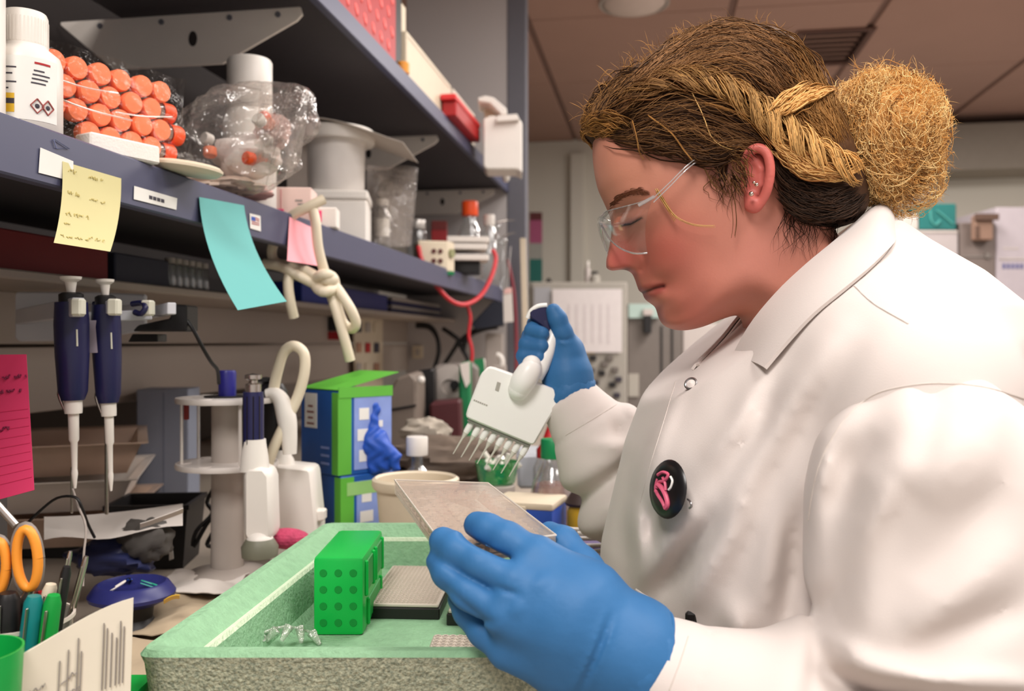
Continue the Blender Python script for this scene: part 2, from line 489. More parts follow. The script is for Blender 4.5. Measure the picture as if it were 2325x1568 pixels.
wpts = [(1400, 350, .046), (1480, 360, .063), (1560, 380, .070), (1650, 400, .073), (1405, 445, .036), (1450, 455, .048), (1405, 492, .016), (1425, 500, .027), (1448, 503, .039), (1478, 500, .050), (1400, 470, .022),
        (1394, 520, .0085), (1400, 550, .011), (1392, 592, .0115), (1412, 598, .014), (1440, 592, .0175), (1425, 540, .018), (1466, 596, .028), (1450, 555, .029), (1484, 556, .044), (1540, 510, .061), (1620, 500, .069),
        (1545, 590, .054), (1505, 612, .041), (1452, 642, .012), (1474, 645, .021), (1508, 650, .030), (1482, 682, .019), (1525, 682, .036), (1508, 722, .016), (1545, 725, .030), (1600, 715, .044), (1645, 695, .054),
        (1690, 620, .061), (1700, 520, .068), (1720, 420, .074), (1700, 690, .054), (1740, 600, .060), (1800, 600, .058), (1850, 680, .062), (1740, 760, .057), (1850, 850, .075), (1700, 900, .07), (1600, 200, .073), (1700, 250, .076), (1760, 330, .076), (1480, 230, .062), (1800, 430, .064), (1580, 640, .054), (1640, 600, .061)]
RP = np.array([midpx(*p) for p in wpts]); RW = np.array([p[2] for p in wpts])
def rbf_fit(P, w):
    D = np.sqrt(((P[:, None] - P[None]) ** 2).sum(-1)); n = len(P)
    A = np.zeros((n + 3, n + 3)); A[:n, :n] = np.sqrt(D ** 2 + 400.0); A[:n, :n] -= 0
    A[:n, n] = 1; A[:n, n + 1:] = P / 1000.0; A[n:, :n] = A[:n, n:].T
    A[:n, :n] += np.eye(n) * -0.5
    return np.linalg.solve(A, np.concatenate([w, np.zeros(3)]))
rb = rbf_fit(RP, RW)
def rbf(px, py):
    out = rb[-3] + rb[-2] * px / 1000.0 + rb[-1] * py / 1000.0
    for (a, b), c in zip(RP, rb[:-3]): out = out + c * np.sqrt((px - a) ** 2 + (py - b) ** 2 + 400.0)
    return out
def poly_sd(px, py, poly):
    """signed distance, positive inside (photo pixels)"""
    d = np.full(px.shape, 1e9); ins = np.zeros(px.shape, bool); n = len(poly)
    for i in range(n):
        x0, y0 = poly[i]; x1, y1 = poly[(i + 1) % n]
        ex, ey = x1 - x0, y1 - y0; L = ex * ex + ey * ey + 1e-9
        t = np.clip(((px - x0) * ex + (py - y0) * ey) / L, 0, 1)
        d = np.minimum(d, (px - x0 - t * ex) ** 2 + (py - y0 - t * ey) ** 2)
        c = ((y0 > py) != (y1 > py)) & (px < ex * (py - y0) / (y1 - y0 + 1e-12) + x0)
        ins ^= c
    d = np.sqrt(d)
    return np.where(ins, d, -d)
def gau(px, py, x, y, s, w=0.0, sy=None):
    x, y = midpx(x, y, w); sy = sy or s
    return np.exp(-((px - x) / s) ** 2 / 2 - ((py - y) / sy) ** 2 / 2)
def near_line(px, py, pts, s):
    pts = [midpx(*p) for p in pts]; d = np.full(px.shape, 1e9)
    for (x0, y0), (x1, y1) in zip(pts[:-1], pts[1:]):
        ex, ey = x1 - x0, y1 - y0; t = np.clip(((px - x0) * ex + (py - y0) * ey) / (ex * ex + ey * ey), 0, 1)
        d = np.minimum(d, (px - x0 - t * ex) ** 2 + (py - y0 - t * ey) ** 2)
    return np.exp(-d / s ** 2 / 2)
def head_w(px, py, d2=None):
    d2 = poly_sd(px, py, prof) if d2 is None else d2
    dm = np.maximum(d2, 0) / PPM
    R = 0.078
    infl = np.sqrt(np.maximum(np.minimum(dm, R) * (2 * R - np.minimum(dm, R)), 0))
    w = rbf(px, py)
    w = w - 0.005 * gau(px, py, 1432, 474, 16, .035, 8) - 0.003 * gau(px, py, 1415, 510, 11, .025)       # socket
    w = w + 0.0045 * gau(px, py, 1436, 500, 14, .035, 11)                                                 # lid
    w = w - 0.0022 * near_line(px, py, [(1414, 508, .027), (1434, 507, .035), (1455, 496, .042)], 2.2)    # lash line
    w = w + 0.003 * near_line(px, py, [(1392, 449, .028), (1420, 437, .036), (1455, 440, .046)], 7)       # brow
    w = w - 0.0045 * near_line(px, py, [(1459, 664, .008), (1476, 658, .018), (1492, 652, .026), (1508, 649, .030)], 2.6)
    w = w + 0.0022 * near_line(px, py, [(1456, 655, .008), (1480, 648, .02), (1500, 646, .027)], 5)
    w = w + 0.0030 * near_line(px, py, [(1466, 676, .008), (1482, 670, .017), (1500, 661, .026)], 5.5)
    w = w - 0.0020 * near_line(px, py, [(1484, 697, .012), (1510, 692, .028)], 8)
    w = w - 0.0035 * near_line(px, py, [(1450, 572, .020), (1461, 582, .023), (1463, 600, .022), (1455, 614, .018)], 3.2)
    w = w - 0.0020 * near_line(px, py, [(1468, 605, .03), (1492, 630, .036), (1512, 650, .034)], 9)
    w = w + 0.0015 * gau(px, py, 1443, 592, 9, .017)
    w = w - 0.0060 * gau(px, py, 1424, 611, 7, .012, 3.5)
    w = np.maximum(w, 0.002)
    k = 0.006
    h = np.clip(0.5 + 0.5 * (infl - w) / k, 0, 1)
    W_ = infl + (w - infl) * h - k * h * (1 - h)
    return np.where(d2 > 0, np.maximum(W_, infl * 0.2), 0)
HS = 0.0016
xa, xb = (1320 - CX) / PPM, (2060 - CX) / PPM; ya, yb = (CY - 1000) / PPM, (CY - 80) / PPM
X, Y = np.meshgrid(np.arange(xa, xb, HS), np.arange(ya, yb, HS), indexing='ij')
pxg, pyg = CX + X * PPM, CY - Y * PPM
d2g = poly_sd(pxg, pyg, prof)
Wg = head_w(pxg, pyg, d2g)
Qg = np.where(d2g > 0, Wg ** 2, d2g / PPM * 2 * 0.078)
lat = np.arange(-0.1, 0.1 + HS, HS)
Fh = (lat[None, None, :] ** 2 - Qg[:, :, None]).astype(np.float32)
P, Q = nets(Fh, (xa, ya, -0.1), HS, relax=3)
hp = np.stack([CX + P[:, 0] * PPM, CY - P[:, 1] * PPM], 1)
lw_ = np.abs(P[:, 2])
def mixc(c, tgt, k):
    return c * (1 - k[:, None]) + np.array(lin(tgt))[None] * k[:, None]
col = np.repeat(np.array(lin((214, 150, 128)))[None], len(P), 0)
x_, y_ = hp[:, 0], hp[:, 1]
col = mixc(col, (196, 108, 94), 0.9 * gau(x_, y_, 1510, 575, 62, .045))
col = mixc(col, (200, 112, 98), 0.7 * gau(x_, y_, 1560, 720, 60, .03))
col = mixc(col, (204, 104, 96), 0.85 * gau(x_, y_, 1405, 590, 32, .01))
col = mixc(col, (222, 160, 134), 0.6 * gau(x_, y_, 1440, 400, 60, .05))
col = mixc(col, (216, 146, 132), 0.6 * gau(x_, y_, 1720, 580, 70, .06))
col = mixc(col, (168, 84, 76), 0.8 * np.minimum(1, near_line(x_, y_, [(1457, 655, .008), (1482, 650, .02), (1504, 648, .028)], 5) + near_line(x_, y_, [(1468, 675, .008), (1484, 668, .018), (1500, 657, .026)], 6)))
col = mixc(col, (84, 34, 30), 0.9 * near_line(x_, y_, [(1458, 664, .008), (1476, 658, .018), (1492, 652, .026), (1508, 649, .030)], 2.6))
col = mixc(col, (70, 30, 26), 0.9 * np.clip(gau(x_, y_, 1424, 611, 7, .012, 3.5), 0, 1))
col = mixc(col, (190, 130, 112), 0.5 * gau(x_, y_, 1436, 492, 22, .035, 14))
col = mixc(col, (40, 26, 22), 0.95 * near_line(x_, y_, [(1414, 508, .027), (1434, 507, .035), (1455, 496, .042)], 2.0))
body = np_mesh('body', np.stack([P[:, 0], P[:, 1], HD - P[:, 2]], 1), Q, m_skin, woman, col)
HEADW = lambda px, py: head_w(np.asarray(px, float), np.asarray(py, float))

# ear: rim, bowl and lobe
ed = HD - 0.078
eg = lambda px, py, dd=0.0: lo(px, py, ed - dd)
def sdf_mesh(name, fn, lo_, hi_, h, m, parent, col=None, relax=2):
    G = grid3(lo_, hi_, h)
    P, Q = nets(fn(G).astype(np.float32), [a for a in lo_], h, relax)
    return np_mesh(name, P, Q, m, parent, col(P) if col else None)
rimp = [eg(1698, 402, -.004), eg(1690, 372, -.001), eg(1700, 346, .003), eg(1722, 336, .007), eg(1742, 350, .010), eg(1749, 385, .011), eg(1744, 422, .009), eg(1733, 450, .005), eg(1716, 472, .001), eg(1702, 468, -.002)]
rimp = [np.array(p) for p in catmull(rimp, 3)]
def ear_f(G):
    f = chain(G, rimp, [0.0036] * len(rimp), 0.002)
    f = smin(f, chain(G, [eg(1716, 372, -.008), eg(1720, 410, -.009), eg(1710, 445, -.008)], [.011, .011, .008], .003), .003)
    f = smin(f, chain(G, [eg(1706, 450, -.003), eg(1710, 462, -.001)], [.006, .007], .003), .003)
    f = smin(f, chain(G, [eg(1712, 360, .0), eg(1728, 385, .002), eg(1727, 420, .001), eg(1716, 440, -.002)], [.0026] * 4, .002), .002)
    f = smin(f, chain(G, [eg(1693, 405, -.003), eg(1692, 425, -.003)], [.004, .004], .003), .003)
    return f
e0 = lo(1660, 510, ed); e1 = lo(1790, 310, ed)
def ear_col(P):
    c = np.repeat(np.array(lin((216, 118, 108)))[None], len(P), 0)
    return c
sdf_mesh('ear', ear_f, (e0[0], e0[1], ed - .02), (e1[0], e1[1], ed + .03), 0.0011, m_skin, woman, ear_col)
m_stud = mat('earring_metal', (225, 205, 190), 0.15, 1.0)
for px, py, r in ((1706, 440, .0022), (1718, 419, .0018), (1712, 414, .0013)):
    s = xf(ball(r, 12, 8), loc=at(px, py, ed - .012)); part('ear_stud', s, m_stud, woman, world=True, smooth=60)

# ---------------- lab coat: torso as a stack of turned ellipses
PSI = math.radians(17)
st_u = np.array([-0.87, -0.6, -0.35, -0.2, -0.1, -0.03, 0.0, 0.03, 0.06, 0.09, 0.12, 0.14])
st_r = np.array([0.24, 0.235, 0.232, 0.240, 0.262, 0.286, 0.298, 0.302, 0.302, 0.298, 0.292, 0.288])
st_d = np.full(12, 0.82)
st_a = np.array([0.17, 0.160, 0.148, 0.143, 0.140, 0.138, 0.135, 0.124, 0.102, 0.066, 0.040, 0.022])
st_b = np.array([0.24, 0.205, 0.185, 0.188, 0.190, 0.188, 0.182, 0.166, 0.130, 0.084, 0.050, 0.026])
shN = lo(2110, 985, 0.625); slN = lo(2125, 1125, 0.612); elN = lo(2150, 1860, 0.575); wrN = lo(1436, 1500, 0.600)
shF = np.array([0.272, -0.085, 0.99]); elF = lo(1492, 1192, 0.985); wrF = lo(1290, 905, 1.0)
NCUT1, NCUT2 = np.array([(1524 - CX) / F * .8, (CY - 846) / F * .8]), np.array([(2000 - CX) / F * .8, (CY - 472) / F * .8])
ncn = np.array([-(NCUT2 - NCUT1)[1], (NCUT2 - NCUT1)[0]]); ncn /= np.linalg.norm(ncn)
def folds_px(G, f, lst):
    """cloth folds: ridges (+) and valleys (-) whose crest runs through the given points, fading at the ends"""
    X, Yv, Z = G
    px, py = CX + X / Z * F, CY - Yv / Z * F
    for pts, amp, wd in lst:
        d = np.full(px.shape, 1e9, np.float32); tt = np.zeros(px.shape, np.float32); n = len(pts) - 1
        for i in range(n):
            (x0, y0), (x1, y1) = pts[i], pts[i + 1]
            ex, ey = x1 - x0, y1 - y0; t = np.clip(((px - x0) * ex + (py - y0) * ey) / (ex * ex + ey * ey), 0, 1)
            dd = (px - x0 - t * ex) ** 2 + (py - y0 - t * ey) ** 2
            m = dd < d; d = np.where(m, dd, d); tt = np.where(m, (i + t) / n, tt)
        f = f - amp * 1.45 * np.exp(-d / (wd * wd * 1.5)) * np.sin(PI * np.clip(tt * .92 + .04, 0, 1)) ** 0.6
    return f
TORSO_FOLDS = [
    ([(1735, 850), (1680, 960), (1600, 1060)], 0.006, 26), ([(1760, 880), (1715, 980), (1640, 1090)], -0.005, 24),
    ([(1900, 760), (1800, 900), (1700, 1060), (1640, 1180)], 0.006, 38), ([(1960, 760), (1860, 920), (1760, 1110), (1700, 1260)], -0.005, 32),
    ([(1640, 1170), (1560, 1260), (1500, 1350)], -0.010, 26), ([(1590, 1140), (1520, 1230), (1470, 1330)], 0.006, 28),
    ([(1700, 1130), (1620, 1260), (1560, 1380)], 0.007, 32), ([(1830, 1000), (1760, 1200), (1730, 1400)], 0.006, 34),
    ([(1800, 1150), (1800, 1300), (1780, 1450)], -0.008, 26), ([(1660, 1370), (1690, 1470)], 0.008, 26),
    ([(1440, 1150), (1455, 1260), (1450, 1350)], 0.004, 16), ([(1480, 1140), (1480, 1240)], -0.005, 14), ([(1545, 890), (1500, 990), (1470, 1100)], 0.0025, 14)]
SLEEVE_FOLDS = [
    ([(1960, 900), (1880, 1000), (1850, 1130), (1850, 1300)], 0.007, 26), ([(2010, 990), (1940, 1060), (1915, 1180)], -0.007, 30),
    ([(2040, 1080), (1990, 1200), (1960, 1380), (1960, 1480)], 0.007, 40), ([(2200, 960), (2120, 1060), (2060, 1120)], 0.008, 50),
    ([(2280, 1090), (2160, 1210), (2080, 1330)], -0.006, 46), ([(2325, 1240), (2200, 1330), (2060, 1440)], 0.006, 46), ([(2325, 1370), (2200, 1430), (2040, 1490)], -0.006, 34),
    ([(1880, 1440), (1960, 1510), (2120, 1545), (2325, 1555)], 0.010, 24), ([(1880, 1530), (1990, 1585), (2150, 1600), (2325, 1600)], -0.022, 22)]
FAR_FOLDS = [([(1340, 1010), (1420, 1010)], 0.004, 12), ([(1330, 1130), (1420, 1060), (1470, 1000)], -0.006, 16), ([(1360, 1160), (1440, 1110)], 0.005, 14), ([(1420, 940), (1450, 930)], 0.006, 22), ([(1400, 960), (1410, 1000)], -0.006, 12)]
def torso_f(G):
    X, Yv, Z = G
    r0, d0 = np.interp(Yv, st_u, st_r), np.interp(Yv, st_u, st_d)
    a, b = np.interp(Yv, st_u, st_a), np.interp(Yv, st_u, st_b)
    dx, dz = X - r0, Z - d0
    n_ = -(dx * math.cos(PSI) + dz * math.sin(PSI)); t_ = dx * math.sin(PSI) - dz * math.cos(PSI)
    f = (np.sqrt((np.abs(n_) / a) ** 2.3 + (np.abs(t_) / b) ** 2.3) - 1) * np.minimum(a, b) * 0.8
    f = np.maximum(f, np.abs(Yv + 0.365) - 0.505)
    # shoulders
    f = smin(f, cap_sdf(G, (0.300, 0.025, 0.80), shN + np.array([-.004, .020, .03]), 0.074, 0.076), 0.04)
    f = smin(f, cap_sdf(G, (0.295, 0.015, 0.86), shF, 0.070, 0.066), 0.04)
    # bust
    f = smin(f, cap_sdf(G, (0.178, -0.125, 0.735), (0.20, -0.11, 0.73), 0.060, 0.062), 0.07)
    return folds_px(G, f, TORSO_FOLDS)
def cut(G, f):
    X, Yv, Z = G
    c = (X - NCUT1[0]) * ncn[0] + (Yv - NCUT1[1]) * ncn[1]
    return np.maximum(f, c + 0.013)
CH = 0.0042
def coat_f(G): return cut(G, torso_f(G))
sdf_mesh('coat_body', coat_f, (-0.02, -0.89, 0.54), (0.56, 0.17, 1.14), CH, m_coat, woman, relax=3)
def sleeve(name, sh, el, wr, rs, re_, rw, seed, folds):
    def fn(G):
        X, Yv, Z = G
        mid1 = (sh + el) / 2
        f = chain(G, [sh, mid1, el], [rs, (rs + re_) / 2, re_], 0.03)
        m2 = el * 0.45 + wr * 0.55
        f = smin(f, chain(G, [el, m2, wr], [re_ * .98, (re_ * .5 + rw * .62), rw], 0.02), 0.035)
        for (p, n, amp, wdt) in folds:
            q = (X - p[0]) * n[0] + (Yv - p[1]) * n[1] + (Z - p[2]) * n[2]
            f = f + amp * np.exp(-(q / wdt) ** 2 / 2)
        f = folds_px(G, f, SLEEVE_FOLDS if seed < 1.5 else FAR_FOLDS)
        # flat cuff end
        e = wr - m2; e = e / np.linalg.norm(e)
        c = (X - wr[0]) * e[0] + (Yv - wr[1]) * e[1] + (Z - wr[2]) * e[2]
        return np.maximum(f, c - 0.004)
    allp = np.stack([sh, el, wr]); R = max(rs, re_) + 0.012
    sdf_mesh(name, fn, tuple(allp.min(0) - R), tuple(allp.max(0) + R), 0.0036, m_coat, woman, relax=3)
def unit(v): v = np.asarray(v, float); return v / np.linalg.norm(v)
axN, axF = unit(wrN - elN), unit(wrF - elF)
# near sleeve: seam grooves at the cuff, a puckered fold at the elbow
pc1 = wrN - axN * 0.036
sleeve('sleeve', slN, elN, wrN, 0.083, 0.074, 0.0355, 1.0,
       [(pc1, axN, 0.0022, 0.0016), (wrN - axN * .085, axN, -0.004, .008), (wrN - axN * .10, axN, 0.004, .005), (wrN - axN * .128, axN, -0.005, .010)])
sleeve('sleeve', shF, elF, wrF, 0.068, 0.063, 0.034, 2.0,
       [(wrF - axF * .034, axF, 0.0022, 0.0016), (wrF - axF * .075, axF, -0.005, .011), (wrF - axF * .098, axF, 0.006, .008), (wrF - axF * .125, axF, -0.012, .013), (wrF - axF * .155, axF, .008, .009)])

# ---------------- gloves
def glove(name, chains, lo_, hi_, h, k, extra=None):
    def fn(G):
        f = None
        for pts, rad, kk in chains:
            c = chain(G, pts, rad, kk if kk else k)
            f = c if f is None else smin(f, c, k)
        return extra(G, f) if extra else f
    return sdf_mesh(name, fn, lo_, hi_, h, m_glove, woman, relax=3)
# near (left) hand: back of the hand to the camera, fingers closed on the edge of the clear plate
L = lo
wr0 = L(1436, 1486, .600)
mcp = [L(1222, 1264, .612), L(1172, 1322, .600), L(1142, 1395, .596), L(1152, 1474, .606)]
chains = [
    ([wr0, L(1330, 1360, .603), mcp[0]], [.031, .025, .0150], .012), ([wr0, L(1300, 1400, .595), mcp[1]], [.031, .024, .0150], .012),
    ([wr0, L(1290, 1450, .597), mcp[2]], [.031, .023, .0145], .012), ([wr0, L(1290, 1510, .604), mcp[3]], [.031, .022, .0140], .012),
    ([wr0, L(1450, 1498, .60)], [.0345, .0345], .01),
]
fing = [
    ([mcp[0], L(1152, 1224, .622), L(1108, 1203, .632), L(1084, 1192, .640)], [.0128, .0116, .0110, .0102], .006),
    ([mcp[1], L(1092, 1278, .608), L(1038, 1248, .618), L(1006, 1228, .628)], [.0130, .0118, .0112, .0103], .006),
    ([mcp[2], L(1064, 1342, .606), L(1018, 1299, .616), L(998, 1273, .627)], [.0128, .0116, .0108, .0098], .006),
    ([mcp[3], L(1100, 1430, .614), L(1064, 1388, .624), L(1044, 1358, .636)], [.0125, .0112, .0102, .0092], .006),
]
thumb = ([L(1370, 1370, .622), L(1322, 1290, .645), L(1278, 1232, .660), L(1248, 1212, .674)], [.020, .0145, .0118, .0098], .006)
def near_extra(G, f):
    for pts, rad, kk in fing:
        f = smin(f, chain(G, pts, rad, kk), .0028)
    f = smin(f, chain(G, *thumb), .006)
    X, Yv, Z = G
    return folds_px(G, f, [([(1046, 1214), (1100, 1246), (1162, 1270)], -.0035, 5), ([(970, 1256), (1050, 1304), (1128, 1346)], -.0012, 5), ([(998, 1322), (1060, 1374), (1120, 1420)], -.0014, 6), ([(1300, 1568), (1340, 1480), (1372, 1390)], 0.0012, 5), ([(1320, 1568), (1358, 1480), (1388, 1400)], -0.0012, 5), ([(1336, 1568), (1378, 1470), (1400, 1400)], 0.001, 4),
        ([(1180, 1350), (1120, 1330)], -.0015, 5), ([(1070, 1410), (1130, 1410)], -.001, 6), ([(1250, 1300), (1210, 1340)], .0012, 14), ([(1190, 1365), (1160, 1400)], .0012, 14)])
glove('glove', chains, tuple(L(900, 1640, .60) * [1, 1, 0] + [0, 0, .555]), tuple(L(1520, 1130, .60) * [1, 1, 0] + [0, 0, .70]), 0.0015, .014, near_extra)
# rolled cuff of the glove over the sleeve end
def ring_cuff(c, ax, r, w, th, nm, seed):
    ax = unit(ax); u = unit(np.cross(ax, [0.2, 0.3, 1])); v = np.cross(ax, u)
    g = []
    for i in range(41):
        a = 2 * PI * i / 40; row = []
        for j, t in enumerate(np.linspace(0, 1, 9)):
            rr = r(t) + 0.0009 * math.sin(5 * a + 7 * t + seed) * t + 0.0006 * math.sin(13 * a - 9 * t)
            row.append(Wl(*(np.asarray(c) + ax * (t * w + .0012 * math.sin(3 * a + seed) * t) + (u * math.cos(a) + v * math.sin(a)) * rr)))
        g.append(row)
    b = [Wl(*(np.asarray(c) + ax * w * 1.0 + (u * math.cos(a) + v * math.sin(a)) * r(1.0))) for a in np.linspace(0, 2 * PI, 41)]
    return part(nm, [sheet(g, th), tube(b, .0011, 6, cap=False)], m_glove, woman, world=True, smooth=60)
ring_cuff(L(1408, 1482, .600), L(1470, 1508, .600) - L(1408, 1482, .600), lambda t: .0366 + .0012 * t + .0016 * math.sin(PI * t), .022, .0014, 'glove_cuff', 1.0)

# far (right) hand: fist around the pipette handle, thumb on top
D = 1.0
palm = [([L(1292, 905, D), L(1290, 850, D), L(1282, 800, D + .005), L(1268, 768, D + .012)], [.0285, .026, .021, .017], .01),
        ([L(1290, 880, D), L(1262, 812, D + .026), L(1240, 770, D + .034)], [.026, .018, .014], .01)]
def far_extra(G, f):
    f = smin(f, chain(G, [L(1288, 795, D - .006), L(1277, 755, D - .010), L(1266, 724, D - .012), L(1257, 706, D - .012)], [.0150, .0115, .0105, .0088], .004), .006)
    for (a, b, c, e, r) in (((1246, 762), (1215, 735), (1208, 750), (1232, 757), .0092), ((1244, 782), (1205, 762), (1196, 782), (1230, 786), .0098), ((1242, 806), (1202, 790), (1190, 808), (1224, 812), .0094), ((1240, 826), (1205, 815), (1194, 830), (1218, 832), .0080)):
        f = smin(f, chain(G, [L(*a, D + .030), L(*b, D + .012), L(*c, D - .006), L(*e, D - .017)], [r, r, r * .95, r * .85], .003), .0025)
    return folds_px(G, f, [([(1262, 770), (1285, 772), (1300, 768)], -.0012, 3), ([(1265, 778), (1290, 780)], .0012, 3)])
glove('glove', palm, tuple(L(1160, 925, D) * [1, 1, 0] + [0, 0, .955]), tuple(L(1365, 680, D) * [1, 1, 0] + [0, 0, 1.06]), 0.0015, .01, far_extra)
ring_cuff(L(1287, 866, D), L(1300, 925, D) - L(1284, 862, D), lambda t: .0282 + .0022 * t + .0012 * math.sin(PI * t), .019, .0014, 'glove_cuff', 2.5)

# snap ring, seams, pin on the coat
BVH = {}
def hit_body(px, py, objs=('coat_body', 'sleeve')):
    """nearest point of the coat along a pixel's ray, in world space"""
    best = None
    for o in [c for c in woman.children if c.name.split('.')[0] in objs]:
        M = wm(o); Mi = M.inverted()
        src = Mi @ Vector((0, 0, CZ)); dr = (Mi.to_3x3() @ ray(px, py)).normalized()
        key = o.name
        if key not in BVH:
            from mathutils.bvhtree import BVHTree
            BVH[key] = BVHTree.FromPolygons([v.co.copy() for v in o.data.vertices], [tuple(p.vertices) for p in o.data.polygons])
        h = BVH[key].ray_cast(src, dr)
        if h[0] is not None:
            p = M @ h[0]; n = (M.to_3x3() @ h[1]).normalized()
            if n.dot(ray(px, py)) > 0: n = -n
            if best is None or h[3] < best[2]: best = (p, n, h[3])
    return best
# collar: near leaf, back, far leaf - inner (upper) and outer (lower) edges around the neck
inner = [lo(1652, 836, .765), lo(1700, 745, .752), lo(1762, 668, .745), lo(1830, 603, .742), lo(1900, 545, .752), lo(1965, 488, .775), lo(1998, 464, .815), lo(1985, 478, .87), lo(1900, 535, .895), lo(1790, 620, .89), lo(1690, 705, .87), lo(1640, 765, .85), lo(1572, 838, .815)]
outer = [lo(1738, 836, .752), lo(1790, 775, .722), lo(1850, 712, .708), lo(1920, 655, .700), lo(1985, 600, .712), lo(2028, 552, .745), lo(2036, 522, .815), lo(2015, 535, .90), lo(1930, 600, .93), lo(1800, 690, .93), lo(1690, 760, .90), lo(1640, 805, .865), lo(1590, 845, .82)]
for i_ in range(6):                       # the near edge lies just off the cloth
    p_ = outer[i_]; px_, py_ = CX + p_[0] / p_[2] * F, CY - p_[1] / p_[2] * F
    h_ = hit_body(px_, py_, ('coat_body',))
    if h_: outer[i_] = lo(px_, py_, depth(h_[0]) - (.010 if i_ in (0, 1) else .007))
inner, outer = catmull(inner, 4), catmull(outer, 4)
grid = []
for a, b in zip(inner, outer):
    row = []
    for t in np.linspace(0, 1, 7):
        p = a * (1 - t) + b * t
        p = p + np.array([0, 0.006, 0]) * math.sin(PI * t) + np.array([0, 0, -0.004 if p[2] < .82 else .004]) * math.sin(PI * t)
        row.append(Wl(*p))
    grid.append(row)
part('collar', sheet(grid, 0.0028), m_coat, woman, world=True, smooth=50)
stand = []
for a in inner:
    row = []
    for t in np.linspace(0, 1, 4):
        c = np.array([0.30, a[1], 0.82]); p = a + unit(c - a) * 0.004 + np.array([-0.006 * 0, -0.035 * t, 0])
        row.append(Wl(*p))
    stand.append(row)
part('collar_stand', sheet(stand, 0.002), m_coat, woman, world=True, smooth=60)
def seam(pts, r=0.0007, objs=('coat_body', 'sleeve'), nm='seam', m=None, off=0.0):
    path = []
    for p in catmull(pts, 8):
        h = hit_body(p[0], p[1], objs)
        if h: path.append(h[0] + h[1] * off)
    if len(path) > 2: return part(nm, tube(path, r, 6), m or m_seam, woman, world=True, smooth=60)
seam([(1940, 648), (1985, 690), (2062, 735)])
seam([(2325, 905), (2240, 880), (2150, 870), (2070, 874), (1985, 895), (1925, 945), (1880, 1010), (1850, 1090), (1836, 1180)])
seam([(1534, 866), (1506, 960), (1478, 1050), (1454, 1140)], .0004)
seam([(1445, 1338), (1492, 1372), (1498, 1404)], .0012, m=m_coat)
seam([(1284, 988), (1340, 955), (1400, 918)], .0005, ('sleeve',)); seam([(1563, 1444), (1545, 1500), (1520, 1566)], .0005, ('sleeve',))
h = hit_body(1573, 876)
q = (h[1] * .45 + (Vector((0, 0, CZ)) - h[0]).normalized() * .55).to_track_quat('Z', 'Y').to_matrix().to_4x4(); h = (h[0] + h[1] * .002, h[1])
m_ring = mat('snap_metal', (150, 146, 146), 0.3, 0.9)
part('snap_button', xf(lathe([(.0038, 0), (.0058, .0004), (.0060, .0014), (.0050, .0020), (.0042, .0010), (.0, .0008)], 24), M=Matrix.Translation(h[0]) @ q), m_ring, woman, world=True, smooth=50)
part('snap_button', xf(lathe([(.0, .0024), (.0040, .0012), (.0044, .0)], 24, cap=False), M=Matrix.Translation(h[0]) @ q), m_coat, woman, world=True, smooth=50, label='white centre of the snap')
h = hit_body(1550, 1118)
vw_ = (Vector((0, 0, CZ)) - h[0]).normalized(); lf_ = Vector((-cs, -sn, .10)); lf_ = (lf_ - vw_ * lf_.dot(vw_)).normalized(); nrm = vw_ * .62 + lf_ * .785
q = nrm.to_track_quat('Z', 'Y').to_matrix().to_4x4(); PM = Matrix.Translation(h[0] + h[1] * 0.016) @ q
badge = thing('pin_badge', 'round black button badge with a pink emblem pinned on the coat chest', 'badge', (h[0].x, h[0].y, h[0].z))
m_black = mat('gloss_black', (22, 20, 21), 0.3, var=0.02, spec=0.5)
m_pink = mat('emblem_pink', (214, 96, 124), 0.4); m_white = mat('plain_white', (236, 232, 226), 0.5)
part('button', xf(lathe([(.0, -.001), (.0205, -.001), (.0225, .0010), (.021, .0030), (.015, .0044), (.0, .0050)], 32, cap=False), M=PM), m_black, badge, world=True, smooth=50)
def stroke(pts, w, z=.0052): return tube([Vector((x, y, z - (x * x + y * y) * 3.2)) for x, y in catmull(pts, 5)], w, 6)
part('emblem', [xf(stroke(p, w), M=PM) for p, w in (([(-.010, .009), (-.004, .012), (.003, .011), (.0, .006), (-.007, .004), (-.009, -.001)], .0014), ([(-.008, .002), (-.002, .0), (.004, -.005), (.007, -.011), (.004, -.014)], .0022), ([(-.010, -.003), (-.006, -.006), (.0, -.010), (.004, -.014)], .0016), ([(-.003, .008), (.001, .004), (.003, -.001)], .0013), ([(-.010, .006), (-.011, .0), (-.009, -.005)], .0010))], m_pink, badge, world=True, smooth=60)
part('emblem', [xf(stroke([(.006, .010), (.009, .007), (.008, .002), (.006, .0)], .0010), M=PM)], m_white, badge, world=True, smooth=60, label='small white stroke of the emblem')
part('pin_clasp', xf(tube([(0.0225, -.004, -.001), (.028, -.005, .001), (.030, -.008, .001), (.027, -.010, 0)], .0009, 6, smooth=3), M=PM), m_ring, badge, world=True, smooth=60)
# black pieces standing in for the shadowed opening above the near cuff
h = hit_body(1574, 1424, ('coat_body',))
pb = thing('cuff_shadow', 'black shape standing in for the shaded coat opening behind the near cuff', 'pen', h[0])
part('clip', xf(box(.009, .006, .030, .002), M=Matrix.Translation(h[0] + h[1] * .003 - Vector((0, 0, .016)))), m_black, pb, world=True)  # no real clip, a dark fill for the shade in the opening
part('barrel', xf(cyl(.0045, .09, 12), M=Matrix.Translation(h[0] - h[1] * .006 - Vector((0, 0, .085)))), m_black, pb, world=True, smooth=40)  # no real barrel, continues the dark fill downwards

